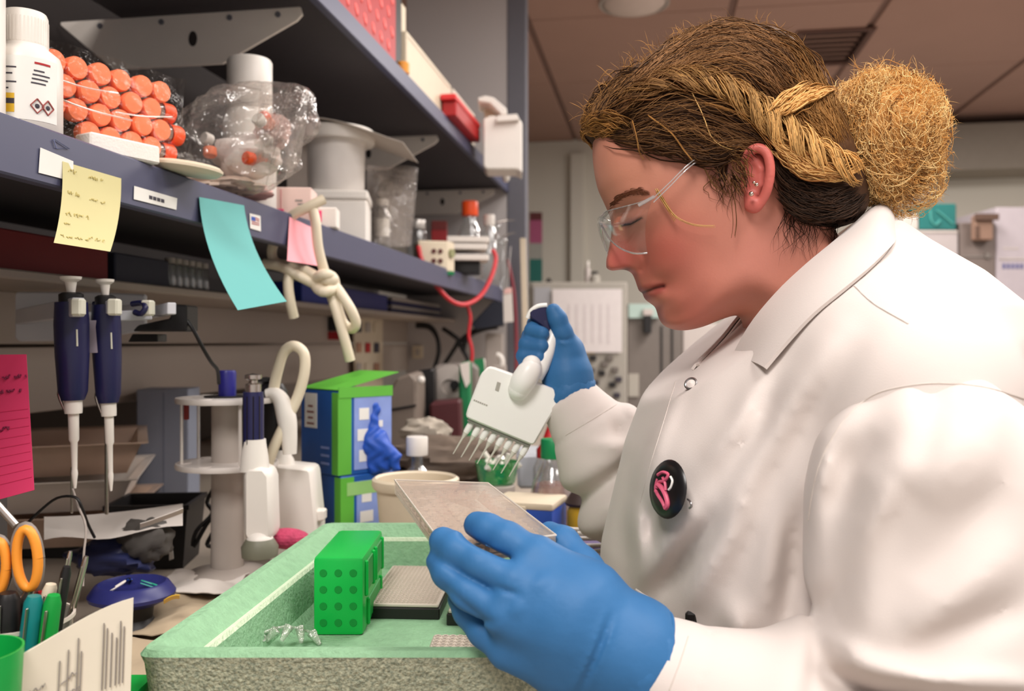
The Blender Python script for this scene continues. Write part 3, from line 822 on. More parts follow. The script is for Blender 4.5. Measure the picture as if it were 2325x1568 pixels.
# trousers and shoes below the coat, out of the frame but standing on the floor
m_trs = mat('dark_trousers', (74, 34, 40), 0.85); m_shoe = mat('black_shoe', (30, 28, 28), 0.5)
def legs(G):
    f = None
    for zz in (.745, .90):
        c = chain(G, [(0.245, -.55, zz), (0.235, -.80, zz), (0.262, -1.165, zz)], [.088, .066, .050], .02)
        f = c if f is None else smin(f, c, .02)
    return f
sdf_mesh('trousers', legs, (.12, -1.19, .64), (.37, -.44, 1.01), .006, m_trs, woman)
for zz in (.745, .90):
    G_ = lambda G, zz=zz: np.maximum(chain(G, [(0.275, -1.185, zz), (0.20, -1.19, zz), (0.135, -1.2, zz)], [.042, .040, .034], .01), -(G[1] + 1.2285))
    sdf_mesh('shoe', G_, (.08, -1.235, zz - .06), (.34, -1.13, zz + .06), .004, m_shoe, woman)

# ---------------- hair
m_hair = mat('hair', (255, 255, 255), 0.72, var=0.05, vscale=80, spec=0.14, attr='col')
hout = [(1349, 330), (1322, 300), (1322, 275), (1345, 240), (1372, 205), (1410, 172), (1450, 150), (1500, 124), (1550, 92), (1610, 72), (1690, 66), (1760, 82), (1805, 120), (1835, 170), (1860, 215), (1900, 270), (1935, 350), (1955, 430), (1960, 500), (1965, 680), (2000, 800), (2010, 940), (1850, 980), (1690, 960), (1692, 790), (1676, 716), (1594, 742), (1509, 738), (1461, 664), (1437, 620), (1390, 560), (1384, 500), (1358, 425)]
hout = [tuple(p) for p in catmull(hout, 3, closed=True)]
hl = [(1300, 325, 0), (1300, 200, 0), (1400, 100, 0), (1600, 20, 0), (1800, 40, 0), (1920, 180, 0), (1990, 350, .02), (1985, 470, .03), (1930, 492, .05), (1850, 505, .058), (1800, 492, .065), (1772, 450, .07), (1756, 400, .074), (1752, 352, .078), (1722, 326, .076), (1692, 330, .074), (1664, 356, .073), (1658, 402, .073), (1642, 424, .072), (1620, 388, .072), (1580, 370, .07), (1520, 356, .066), (1440, 338, .056), (1390, 330, .04), (1350, 330, .01)]
hl = [tuple(midpx(*p)) for p in hl]; hl = [tuple(p) for p in catmull(hl, 3, closed=True)]
def hair_w(px, py):
    px = np.asarray(px, float); py = np.asarray(py, float)
    d2 = poly_sd(px, py, hout); dm = np.clip(d2 / PPM, 0, .082)
    infl = np.sqrt(dm * (2 * .082 - dm))
    w = np.clip(rbf(px, py) + 0.010, .03, .086)
    k = 0.006; h_ = np.clip(0.5 + 0.5 * (infl - w) / k, 0, 1)
    return np.where(d2 > 0, infl + (w - infl) * h_ - k * h_ * (1 - h_), 0), d2
HS2 = 0.002
xa, xb, ya, yb = (1290 - CX) / PPM, (2010 - CX) / PPM, (CY - 640) / PPM, (CY - 40) / PPM
X, Y = np.meshgrid(np.arange(xa, xb, HS2), np.arange(ya, yb, HS2), indexing='ij')
pxg, pyg = CX + X * PPM, CY - Y * PPM
Wh, d2h = hair_w(pxg, pyg)
dl = poly_sd(pxg, pyg, hl)
streak = 0.0012 * np.sin((pyg + 0.25 * pxg) / 5.0 + 3 * np.sin(pxg / 60.0)) + 0.0010 * np.sin((pyg - .3 * pxg) / 9.0)
Wc = Wh - 0.022 * (1 - np.clip((dl + 6) / 26.0, 0, 1)) ** 1.5 + streak * np.clip(d2h / 90.0 - .25, 0, 1)
Qh = np.where((d2h > 0) & (dl > -8), np.maximum(Wc, 0) ** 2 - np.where(Wc < 0, .0005, 0), np.minimum(d2h, dl + 8) / PPM * .16)
lat = np.arange(-.098, .098 + HS2, HS2)
P, Q = nets((lat[None, None, :] ** 2 - Qh[:, :, None]).astype(np.float32), (xa, ya, -.098), HS2, relax=2)
hx, hy = CX + P[:, 0] * PPM, CY - P[:, 1] * PPM
hc = np.repeat(np.array(lin((66, 44, 30)))[None], len(P), 0)
hc = mixc(hc, (104, 70, 42), np.clip((hx - 1650) / 300, 0, 1) * np.clip((420 - hy) / 120, 0, 1))
np_mesh('hair', np.stack([P[:, 0], P[:, 1], HD - P[:, 2]], 1), Q, m_hair, woman, hc)

LW = np.maximum(np.where(dl > -4, Wh, head_w(pxg, pyg)), 0)          # half width of hair or skin, looked up below
def surf_lookup(mx, my):
    fx = np.clip(((mx - CX) / PPM - xa) / HS2, 0, LW.shape[0] - 1.001); fy = np.clip(((CY - my) / PPM - ya) / HS2, 0, LW.shape[1] - 1.001)
    i, j = fx.astype(int), fy.astype(int); a, b = fx - i, fy - j
    return LW[i, j] * (1 - a) * (1 - b) + LW[i + 1, j] * a * (1 - b) + LW[i, j + 1] * (1 - a) * b + LW[i + 1, j + 1] * a * b
def on_hair(px, py, off):
    """seen pixels -> local points on the near hair surface, pushed out by off"""
    px, py, off = np.asarray(px, float), np.asarray(py, float), np.asarray(off, float)
    w = np.full(px.shape, .06)
    for _ in range(3):
        k = (HD - w) / HD; mx, my = CX + (px - CX) * k, CY + (py - CY) * k
        w = w * .3 + .7 * surf_lookup(mx, my)
    w = w + off
    dd = HD - w
    return np.stack([(px - CX) / F * dd, (CY - py) / F * dd, dd], -1)
ST = []                                                   # (points (M,3), radii (M), colours (M,3))
SM = 16
def resamp(pts, m=SM):
    pts = np.asarray(catmull(pts, 8)); s = np.concatenate([[0], np.cumsum(np.linalg.norm(np.diff(pts, axis=0), axis=1))]); s /= s[-1]
    t = np.linspace(0, 1, m); return np.stack([np.interp(t, s, pts[:, i]) for i in range(pts.shape[1])], 1)
def flow(guides, n, spread, off=(0, .004), rad=(.0004, .0008), cols=((60, 40, 28), (110, 76, 46)), curl=4.0, trim=.25, grad=None):
    g = [resamp(q) for q in guides]; t = np.linspace(0, 1, SM)
    c0, c1 = np.array(lin(cols[0])), np.array(lin(cols[1]))
    for _ in range(n):
        i = rng.integers(len(g)); a = g[i]
        if len(g) > 1 and rng.random() < .5:
            b = g[(i + 1) % len(g)] if i + 1 < len(g) else g[i - 1]; kk = rng.random() * .6; a = a * (1 - kk) + b * kk
        t0, t1 = rng.random() * trim, 1 - rng.random() * trim
        q = np.stack([np.interp(np.linspace(t0, t1, SM), t, a[:, j]) for j in (0, 1)], 1)
        tg = np.gradient(q, axis=0); nr = np.stack([-tg[:, 1], tg[:, 0]], 1); nr /= np.linalg.norm(nr, axis=1)[:, None] + 1e-9
        j = rng.normal() * spread
        ph, fr = rng.random() * 6.28, 1 + rng.random() * 2.5
        q = q + nr * (j * (0.6 + .4 * np.sin(t * 3.14))[:, None] + curl * np.sin(t * fr * 6.28 + ph)[:, None])
        o = rng.uniform(*off) + .0012 * np.sin(t * 9 + ph)
        p = on_hair(q[:, 0], q[:, 1], o)
        k = rng.random() ** 1.3; c = c0 * (1 - k) + c1 * k
        C_ = np.repeat(c[None], SM, 0)
        if grad is not None:
            gk = (np.linspace(t0, t1, SM) ** 1.5 * (.5 + .5 * rng.random()))[:, None]; C_ = C_ * (1 - gk) + np.array(lin(grad))[None] * gk
        r = rng.uniform(*rad) * np.clip(np.minimum(t * 8, (1 - t) * 5) + .15, 0, 1)
        ST.append((p, r, C_))
def free(pts, r, c0, c1=None):
    """a loose lock through seen pixels with a depth at each point"""
    q = resamp(pts); t = np.linspace(0, 1, SM); p = np.stack([lo(*row) for row in q]); a = np.array(lin(c0)); b = np.array(lin(c1 or c0))
    ST.append((p, r * np.clip(np.minimum(t * 8 + .3, (1 - t) * 4 + .1), 0, 1), a[None] * (1 - t[:, None]) + b[None] * t[:, None]))
BR, DK, GO, BL = (112, 78, 48), (52, 34, 24), (186, 134, 74), (232, 188, 122)
flow([[(1405, 225), (1470, 172), (1560, 138), (1650, 118), (1740, 146), (1800, 225)], [(1450, 185), (1530, 116), (1620, 78), (1710, 76), (1780, 116), (1828, 195)], [(1500, 200), (1590, 148), (1680, 138), (1750, 185), (1805, 262)]], 760, 16, (0, .006), (.0003, .0007), cols=((62, 42, 28), (164, 120, 80)), curl=5)
flow([[(1326, 282), (1352, 238), (1408, 186), (1475, 148)], [(1335, 296), (1372, 240), (1430, 196), (1500, 160)]], 200, 9, (0, .005), (.0003, .0006), cols=(DK, (160, 116, 72)), curl=4)
flow([[(1325, 300), (1400, 306), (1500, 318), (1600, 340), (1700, 322), (1790, 335)], [(1390, 300), (1480, 255), (1580, 240), (1690, 275), (1790, 340)], [(1440, 332), (1530, 330), (1620, 356), (1690, 330)], [(1390, 265), (1450, 218), (1540, 192), (1640, 204), (1740, 262), (1830, 335)]], 620, 14, (0, .004), cols=(DK, BR), curl=4)
flow([[(1316, 286), (1345, 264), (1390, 262), (1440, 285)], [(1316, 296), (1350, 300), (1400, 300)]], 120, 6, (.001, .006), cols=(BR, GO), curl=3)
# crown braid: three locks twisted around a path, brown at the front and golden at the back
bp = resamp([(1392, 252), (1450, 206), (1520, 180), (1600, 182), (1680, 216), (1750, 268), (1820, 325), (1890, 368), (1965, 392)], 60)
tb = np.linspace(0, 1, 60)
tg = np.gradient(bp, axis=0); nb = np.stack([-tg[:, 1], tg[:, 0]], 1); nb /= np.linalg.norm(nb, axis=1)[:, None]
for k in range(3):
    for _ in range(150):
        a0 = rng.random() * .74; a1 = a0 + .18 + rng.random() * .2; t = np.linspace(a0, min(a1, 1), SM)
        amp = np.interp(t, [0, .3, .7, 1], [12, 20, 30, 32]) * rng.uniform(.8, 1.15)
        ph = t * 23 + k * 2.094 + rng.normal() * .34
        pb_ = np.stack([np.interp(t, tb, bp[:, j]) for j in (0, 1)], 1); nn = np.stack([np.interp(t, tb, nb[:, j]) for j in (0, 1)], 1)
        q = pb_ + nn * (amp * np.sin(ph) + rng.normal() * 5 + 2.5 * np.sin(t * rng.uniform(40, 90)))[:, None]
        p = on_hair(q[:, 0], q[:, 1], .007 + .006 * np.cos(ph) + rng.uniform(0, .002))
        kk = np.clip(t * 1.25 - .1 + rng.normal() * .16, 0, 1)[:, None]
        dk = .42 + .62 * rng.random()
        c = (np.array(lin((118, 80, 48)))[None] * (1 - kk) + np.array(lin((244, 192, 120)))[None] * kk) * dk
        ST.append((p, rng.uniform(.0004, .0009) * np.clip(np.minimum(np.linspace(0, 1, SM) * 6, (1 - np.linspace(0, 1, SM)) * 6) + .2, 0, 1), c))
flow([[(1728, 264), (1785, 222), (1842, 188)], [(1745, 270), (1802, 238), (1868, 206)], [(1790, 250), (1850, 214), (1905, 200)]], 190, 8, (.007, .014), (.0006, .001), cols=(GO, BL), curl=2)
flow([[(1740, 300), (1800, 350), (1860, 385), (1940, 400)], [(1760, 330), (1820, 380), (1900, 400)]], 160, 9, (.006, .012), (.0005, .001), cols=((150, 98, 52), BL), curl=3)
# loose unruly strands over the crown and temple
flow([[(1380, 250), (1470, 185), (1580, 140), (1700, 150), (1800, 230)], [(1400, 280), (1500, 225), (1620, 230), (1740, 300)], [(1440, 170), (1560, 100), (1680, 80), (1790, 140)], [(1420, 310), (1520, 290), (1640, 320), (1750, 340)]], 70, 20, (.006, .014), (.00015, .0003), cols=(BR, (186, 138, 88)), curl=9)
# hair swept back over the crown to the bun
flow([[(1690, 72), (1780, 100), (1845, 180), (1890, 260), (1930, 330)], [(1740, 110), (1810, 170), (1860, 250), (1905, 330)], [(1760, 200), (1830, 270), (1890, 340)]], 420, 16, (.0, .006), (.0003, .0007), cols=(DK, (150, 104, 60)), curl=5, grad=(196, 146, 84))
# dark nape
flow([[(1762, 362), (1800, 420), (1865, 448), (1945, 425)], [(1766, 440), (1830, 486), (1915, 484), (1975, 440)], [(1775, 400), (1840, 440), (1930, 455)]], 420, 12, (0, .006), cols=((34, 24, 18), (70, 48, 34)), curl=3)
flow([[(1648, 332), (1690, 338), (1724, 352)], [(1655, 352), (1686, 374), (1698, 412)], [(1660, 392), (1682, 420), (1694, 452)]], 44, 9, (.010, .017), (.0002, .0005), cols=(DK, (160, 116, 70)), curl=1.6)
ST += [(p * np.array([1, 1, -1]) + np.array([0, 0, 2 * HD]), r, c) for p, r, c in ST[::2]]      # the far side of the head
# bun: blond curls wound round an oval
bc = lo(2006, 316, HD - .012); br = np.array([.0465, .0555, .048])
bu, bf = ball(1.0, 40, 28)
bv = np.array([[p.x, p.y, p.z] for p in bu])
nzv = 1 + .05 * np.sin(bv[:, 0] * 9 + 2 * np.sin(bv[:, 1] * 7)) * np.sin(bv[:, 1] * 11 + bv[:, 2] * 6) - .06 * bv[:, 0] * bv[:, 1]
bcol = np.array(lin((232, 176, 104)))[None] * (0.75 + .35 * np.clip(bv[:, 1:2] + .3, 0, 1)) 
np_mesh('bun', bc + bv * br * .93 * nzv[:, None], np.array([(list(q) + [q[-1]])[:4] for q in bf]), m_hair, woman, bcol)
BUN0, BUR0 = bc.copy(), br.copy()
LOBES = [(2300, (0, 0), (1, 1)), (520, (52, 92), (.62, .56)), (420, (-62, -58), (.60, .50)), (300, (60, -46), (.66, .62))]
for lobe_n, (lx, ly), (sx_, sy_) in LOBES:
  bc = BUN0 + np.array([lx / F * .81, -ly / F * .81, .002]); br = BUR0 * np.array([sx_, sy_, .75 if lx else 1])
  for _ in range(lobe_n):
      a = rng.normal(size=3); a /= np.linalg.norm(a)
      if a[2] > .35: a[2] = -a[2]
      ax = rng.normal(size=3) * .42 + np.array([.25, .15, -1.0]); ax /= np.linalg.norm(ax)
      L_ = rng.uniform(.35, 1.3); ph = rng.random() * 6.28; cw = rng.uniform(.01, .09); fr = rng.uniform(1.5, 6)
      pts = []; v = a.copy()
      rr0 = .97 + abs(rng.normal()) * .085
      if rng.random() < .22: rr0 = rng.uniform(1.02, 1.15); cw = rng.uniform(.06, .22); fr = rng.uniform(3, 8)
      for i in range(SM):
          s = i / (SM - 1)
          v = v + np.cross(ax, v) * L_ / SM; v /= np.linalg.norm(v)
          w2 = np.cross(v, ax)
          rr = rr0 + cw * .5 * math.sin(fr * s * 3 + ph) + .10 * s * s * (rng.random() < .9) * (rr0 > 1.14)
          pts.append(bc + (v + (ax * math.cos(fr * s * 3 + ph) + w2 * math.sin(fr * s * 3 + ph)) * cw * .35) * br * rr)
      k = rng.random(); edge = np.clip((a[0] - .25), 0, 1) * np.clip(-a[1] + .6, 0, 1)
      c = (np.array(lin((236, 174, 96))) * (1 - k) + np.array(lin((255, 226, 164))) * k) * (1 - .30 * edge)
      if rng.random() < .10: c = np.array(lin((120, 80, 44)))
      t = np.linspace(0, 1, SM)
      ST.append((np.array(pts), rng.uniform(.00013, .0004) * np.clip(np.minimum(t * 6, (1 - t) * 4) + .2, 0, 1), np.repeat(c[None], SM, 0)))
bc, br = BUN0, BUR0
# frizz standing off the outline
for _ in range(1300):
    if rng.random() < .55:
        x = rng.uniform(1330, 1850); y = np.interp(x, [1330, 1372, 1410, 1450, 1500, 1550, 1610, 1690, 1760, 1805, 1835, 1860], [285, 205, 172, 150, 124, 92, 72, 66, 82, 120, 170, 215]) + rng.uniform(0, 26)
        d0 = HD - rng.uniform(-.01, .03); cd = (BR, GO)
        dirv = np.array([rng.normal() * .9 + .2, -abs(rng.normal()) * .7 - .15])
    else:
        an = rng.uniform(-2.2, 1.5); x, y = 2008 + 122 * math.cos(an), 316 + 146 * math.sin(an); d0 = HD - .012 + rng.normal() * .015; cd = (GO, BL)
        dirv = np.array([math.cos(an), math.sin(an)]) * rng.uniform(.3, 1.1) + rng.normal(size=2) * .6
    ln = rng.uniform(16, 70); pts = []; th = math.atan2(dirv[1], dirv[0]); cu = rng.normal() * 2.2
    px_, py_ = x, y
    for i in range(6):
        pts.append((px_, py_, d0 + .002 * math.sin(i * 1.3))); th += cu / 5 + rng.normal() * .25; px_ += math.cos(th) * ln / 5; py_ += math.sin(th) * ln / 5
    free(pts, rng.uniform(.00013, .00026), cd[0] if rng.random() < .5 else cd[1])
# wisps on the neck, before the ear and over the brow
for _ in range(46):
    x = rng.uniform(1770, 1905); y = rng.uniform(470, 500); pts = []
    xx = x
    for i in range(5):
        pts.append((xx, y)); y += rng.uniform(14, 34); xx += rng.normal() * 13 - 1
    q = resamp(pts); p = on_hair(q[:, 0], q[:, 1], .003); t = np.linspace(0, 1, SM)
    ST.append((p, rng.uniform(.00025, .0005) * (1.05 - t), np.repeat(np.array(lin(DK))[None], SM, 0)))
for _ in range(34):
    x = rng.uniform(1612, 1668); y = rng.uniform(372, 410); pts = []; xx = x
    for i in range(5):
        pts.append((xx, y)); y += rng.uniform(8, 30); xx += rng.normal() * 12 + 5
    q = resamp(pts); p = on_hair(q[:, 0], q[:, 1], .002); t = np.linspace(0, 1, SM)
    ST.append((p, rng.uniform(.0003, .0006) * (1.05 - t), np.repeat(np.array(lin(BR if rng.random() < .6 else DK))[None], SM, 0)))
dn = HD - .088
for pts, c in (([(1436, 275), (1446, 315), (1452, 345), (1462, 362)], GO), ([(1434, 278), (1452, 330), (1476, 362)], BR), ([(1470, 262), (1520, 300), (1548, 338), (1568, 362)], GO), ([(1500, 268), (1540, 320), (1572, 366)], BR),
               ([(1574, 212), (1598, 262), (1622, 318), (1672, 342), (1758, 344)], BL), ([(1600, 232), (1680, 258), (1728, 305), (1752, 338)], GO), ([(1490, 430), (1520, 478), (1545, 500), (1580, 512), (1622, 514)], BL), ([(1492, 432), (1528, 490), (1533, 500)], GO), ([(1560, 250), (1640, 275), (1700, 300)], BR),
               ([(1690, 345), (1668, 380), (1690, 400), (1700, 425)], BR), ([(1700, 350), (1690, 385), (1712, 398)], GO), ([(1640, 395), (1660, 440), (1668, 500), (1664, 540)], BR), ([(1600, 385), (1620, 420), (1650, 440)], BR)):
    q = resamp(pts); p = on_hair(q[:, 0], q[:, 1], .0085); t = np.linspace(0, 1, SM)
    for o in range(3): ST.append((p + rng.normal(size=3) * .0008, .00045 * (1.1 - .6 * t), np.repeat(np.array(lin(c))[None], SM, 0)))
def strands_mesh(name, S, nseg=3):
    P = np.stack([s[0] for s in S]); R = np.stack([s[1] for s in S]); Cc = np.stack([s[2] for s in S]); N, M_, _ = P.shape
    T = np.gradient(P, axis=1); T /= np.linalg.norm(T, axis=2, keepdims=True) + 1e-12
    U = np.cross(T, np.array([.3, .2, 1.0])); U /= np.linalg.norm(U, axis=2, keepdims=True) + 1e-12
    V = np.cross(T, U); rings = []
    for k in range(nseg):
        a = 2 * PI * k / nseg; rings.append(P + (U * math.cos(a) + V * math.sin(a)) * R[:, :, None])
    A = np.stack(rings, 2).reshape(-1, 3)
    base = (np.arange(N)[:, None, None] * M_ + np.arange(M_ - 1)[None, :, None]) * nseg
    k = np.arange(nseg)[None, None]; k2 = (k + 1) % nseg
    Qd = np.stack([base + k, base + k2, base + nseg + k2, base + nseg + k], -1).reshape(-1, 4)
    return np_mesh(name, A, Qd, m_hair, woman, np.repeat(Cc.reshape(-1, 3), nseg, 0))
hs = strands_mesh('hair_strands', ST); hs['kind'] = 'stuff'
# brow and lashes
EB = []
for _ in range(150):
    t0 = rng.random(); x = np.interp(t0, [0, .35, .7, 1], [1383, 1408, 1436, 1462]); y = np.interp(t0, [0, .35, .7, 1], [466, 446, 435, 438]) + rng.normal() * 4
    pts = [(x, y), (x + 7, y - 4 + 3 * t0), (x + 15, y - 5 + 7 * t0)]
    q = resamp(pts); w = []
    p = on_hair(q[:, 0], q[:, 1], .0006); EB.append((p, .00032 * (1.1 - np.linspace(0, 1, SM)), np.repeat(np.array(lin((104, 62, 42)))[None], SM, 0)))
for _ in range(46):
    t0 = rng.random(); x = np.interp(t0, [0, .5, 1], [1418, 1436, 1454]); y = np.interp(t0, [0, .5, 1], [508, 507, 497])
    p0 = on_hair([x], [y], [.001])[0]
    q = np.stack([p0 + np.array([-.0045 * s, -.004 * s + .0022 * s * s, -.0035 * s]) for s in np.linspace(0, 1, SM)])
    EB.append((q, .00028 * (1.1 - np.linspace(0, 1, SM)), np.repeat(np.array(lin((36, 24, 20)))[None], SM, 0)))
strands_mesh('eyebrow', EB)

# ---------------- safety glasses
m_clear = film('clear_lens', (250, 252, 252), 0.01, gloss=0.02, bump=0.05, bscale=8, rough=0.04, edge=.3)
m_rim = film('clear_rim', (250, 250, 252), 0.35, (236, 232, 230), gloss=.15, bump=.05, rough=.06)
gl = thing('safety_glasses', 'clear plastic wraparound safety glasses worn by the woman', 'glasses', at(1420, 500, .79))
topl = [(1482, 447, .752), (1450, 460, .760), (1412, 470, .775), (1382, 478, .798), (1370, 484, .82)]
botl = [(1470, 574, .764), (1440, 575, .768), (1408, 563, .780), (1382, 540, .800), (1366, 512, .82)]
tl = [lo(*p) for p in topl]; bl = [lo(*p) for p in botl]
mir = lambda p: np.array([p[0] / p[2] * (p[2]) , p[1], 2 * HD - p[2]])
tl = catmull(tl + [mir(p) for p in tl[-2::-1]], 4); bl = catmull(bl + [mir(p) for p in bl[-2::-1]], 4)
grid = [[Wl(*(a * (1 - t) + b * t + np.array([-.004, 0, 0]) * math.sin(PI * t))) for t in np.linspace(0, 1, 7)] for a, b in zip(tl, bl)]
part('lens', sheet(grid, .0016), m_clear, gl, world=True, smooth=60)
part('lens_rim', [tube([r[0] for r in grid], .0005, 6), tube([r[-1] for r in grid], .0008, 6)], m_rim, gl, world=True, smooth=60)
for s in (0, 1):
    pth = [(1484, 449, .750), (1520, 415, .742), (1572, 366, .738), (1640, 330, .756), (1700, 318, .766)]
    for dy in (0, 10):
        q = [lo(x, y + dy * (1 - i * .12), d) for i, (x, y, d) in enumerate(pth)]
        if s: q = [mir(p) for p in q]
        part('temple_arm', tube([Wl(*p) for p in q], .00065, 8, smooth=4), m_rim, gl, world=True, smooth=60)
    hp_ = [lo(1450, 466, .757), lo(1486, 446, .750)]
    if s: hp_ = [mir(p) for p in hp_]
    part('hinge', tube([Wl(*p) for p in hp_], .0016, 8), m_rim, gl, world=True, smooth=60)
# ================================================================== the ice tray and what the woman holds
def px_prism(poly, d, th, bev=0.0):
    """outline facing the camera at depth d (photo pixels), th deep away from it -> world shape"""
    v, f = prism([((p[0] - CX) / F * d, (CY - p[1]) / F * d) for p in poly], th, bev)
    return [Wl(p.x, p.y, d + p.z) for p in v], [q[::-1] for q in f]
def lbox(r0, r1, u0, u1, d0, d1, bev=0.0, seg=1):
    """box in right/up/depth"""
    v, f = box(r1 - r0, d1 - d0, u1 - u0, bev, seg)
    return [Wl((r0 + r1) / 2 + p.x, u0 + p.z, (d0 + d1) / 2 + p.y) for p in v], f
def frame(r, u, d, rz=0.0):
    """empty placement: world location and heading of a point, local y = away from the camera"""
    p = Wl(r, u, d); return dict(loc=(p.x, p.y, p.z), rz=TH + rz)
m_foam = mat('green_foam', (138, 180, 142), 0.75, var=0.22, vscale=110, bump=0.5, bscale=260, spec=0.3, detail=6)
m_foamw = mat('foam_edge_highlight', (204, 220, 190), 0.7, var=0.15, vscale=160, bump=0.5, bscale=300, detail=6)  # paler copy of the foam, carries the ridge highlight in its colour
m_foams = mat('foam_speckle', (150, 160, 140), 0.85, two=(188, 190, 164), vscale=420, bump=0.8, bscale=300, var=0.3, detail=6)
TZ = -0.222
fl, rl, rr_, fr = np.array([-.2715, .63]), np.array([-.231, 1.083]), np.array([-.02, 1.083]), np.array([.03, .63])
def loop(inset, z, rad=.016, n=5):
    c = np.array([fl, fr, rr_, rl]); out = []
    cen = c.mean(0)
    for i in range(4):
        a, b, d_ = c[i - 1], c[i], c[(i + 1) % 4]
        e1, e2 = unit(a - b), unit(d_ - b); p = b + (e1 + e2) * inset
        r = max(rad - inset * .3, .004)
        for k in range(n):
            t = k / (n - 1); q0, q1 = p + e1 * r, p + e2 * r
            q = (1 - t) ** 2 * q0 + 2 * t * (1 - t) * p + t * t * q1; out.append(Wl(q[0], z, q[1]))
    return out
def loft(loops, capa=False, capb=False):
    v = [p for l_ in loops for p in l_]; n = len(loops[0]); f = []
    for i in range(len(loops) - 1):
        for k in range(n):
            k2 = (k + 1) % n; f.append([i * n + k, i * n + k2, (i + 1) * n + k2, (i + 1) * n + k])
    if capa: f.append(list(range(n))[::-1])
    if capb: f.append([(len(loops) - 1) * n + k for k in range(n)])
    return v, f
FZ = -.275
tray = thing('foam_tray', 'pale green foam ice tray with ridged rims on the bench before the woman', 'tray', Wl(-.1, -.325, .85))
part('outer_wall', loft([loop(.012, -.325), loop(.002, TZ - .010), loop(.0, TZ - .004)], True), m_foams, tray, world=True, smooth=40, label='grey green speckled outer wall')
part('rim', loft([loop(.0, TZ - .004), loop(.003, TZ), loop(.011, TZ), loop(.030, TZ - .013)]), m_foam, tray, world=True, smooth=30)
part('rim_ridge', loft([loop(.030, TZ - .013), loop(.0315, TZ - .0115), loop(.035, TZ - .0115), loop(.037, TZ - .015)]), m_foamw, tray, world=True, smooth=30, label='inner ridge painted pale as its highlight')
part('basin', loft([loop(.037, TZ - .015), loop(.043, FZ + .006), loop(.050, FZ)], False, True), m_foam, tray, world=True, smooth=30)

# green tube rack
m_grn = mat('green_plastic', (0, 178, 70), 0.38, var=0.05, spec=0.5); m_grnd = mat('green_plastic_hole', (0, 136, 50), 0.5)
rk = thing('tube_rack', 'bright green plastic tube rack block standing in the foam tray', 'rack', **frame(-.1625, FZ, .885))
RW_, RL_, RH_ = .047, .122, .073
part('block', box(RW_, RL_, RH_, .004, 2), m_grn, rk, smooth=40)
for i in range(3):
    for j in range(4):
        x, z = -.014 + .014 * i, .012 + .0155 * j
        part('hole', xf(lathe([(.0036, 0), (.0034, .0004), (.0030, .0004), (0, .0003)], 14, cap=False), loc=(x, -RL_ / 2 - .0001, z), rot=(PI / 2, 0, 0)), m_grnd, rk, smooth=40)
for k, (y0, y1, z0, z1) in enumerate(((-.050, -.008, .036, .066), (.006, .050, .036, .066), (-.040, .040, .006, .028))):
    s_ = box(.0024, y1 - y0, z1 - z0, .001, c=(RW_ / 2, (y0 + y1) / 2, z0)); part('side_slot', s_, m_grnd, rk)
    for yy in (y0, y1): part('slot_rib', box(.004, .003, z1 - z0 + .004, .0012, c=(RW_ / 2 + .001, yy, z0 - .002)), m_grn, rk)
# multiwell plates in the tray
m_plt = mat('plate_plastic', (196, 184, 172), 0.4, var=0.04); m_pbl = mat('plate_black', (26, 23, 23), 0.35)
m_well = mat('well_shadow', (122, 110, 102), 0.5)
def multiwell(name, label, fr_, w, l_, nx, ny, h=.0145, base=m_pbl):
    o = thing(name, label, 'well plate', group='multiwell plates in the foam tray', **fr_)
    part('skirt', box(w, l_, h * .78, .001), base, o)
    part('top', box(w - .003, l_ - .003, h * .26, .001, c=(0, 0, h * .78)), m_plt, o)
    px_, py_ = (w - .012) / (nx - 1), (l_ - .012) / (ny - 1); sh = []
    ringp = lathe([(.44, 0), (.44, .0009), (.30, .0009), (.25, .0001), (.0, .0001)], 8, cap=False)
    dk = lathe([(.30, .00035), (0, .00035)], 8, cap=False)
    sd = []
    for i in range(nx):
        for j in range(ny):
            c_ = (-w / 2 + .006 + i * px_, -l_ / 2 + .006 + j * py_, h * 1.04); s_ = min(px_, py_)
            sh.append(xf(ringp, loc=c_, sc=(s_, s_, 1))); sd.append(xf(dk, loc=c_, sc=(s_, s_, 1)))
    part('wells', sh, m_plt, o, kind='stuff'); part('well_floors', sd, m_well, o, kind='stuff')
    return o
def ptl(px, py, z):
    d = -z * F / (py - CY); return (px - CX) / F * d, d
multiwell('well_plate', 'black skirted well plate lying right of the green rack in the tray', frame(-.106, FZ, .947, -.06), .078, .150, 16, 24)
multiwell('well_plate', 'well plate half hidden behind the near gloved hand beside the first plate', frame(-.020, FZ, .925, -.06), .078, .150, 16, 24)
multiwell('well_plate', 'pale well plate nearest the front rim of the foam tray', frame(-.030, FZ, .737, -.03), .085, .090, 12, 12, base=m_plt)
m_ice = film('ice_clear', (240, 246, 240), 0.30, (226, 232, 216), 0.18, 0.8, 160)
ts = thing('tube_strip', 'clear strip of small capped tubes lying in melt at the front of the tray', 'tube strip', Wl(-.195, FZ, .79))
for k in range(6):
    a = k / 5; c_ = np.array([-.232 + .052 * a, FZ + .008 + .010 * math.sin(PI * a), .765 + .035 * a])
    part('tube', xf(lathe([(.0020, -.010), (.0040, 0), (.0046, .002), (.0046, .004), (.0030, .0045), (.0030, .003), (0, .003)], 12, cap=False), loc=Wl(*c_), rot=(.7, .4, .8 * k)), m_ice, ts, world=True, smooth=40)
part('strip_band', tube([Wl(-.234 + .052 * a, FZ + .011 + .010 * math.sin(PI * a), .765 + .035 * a) for a in np.linspace(0, 1, 8)], .0013, 6), m_ice, ts, world=True, smooth=60)
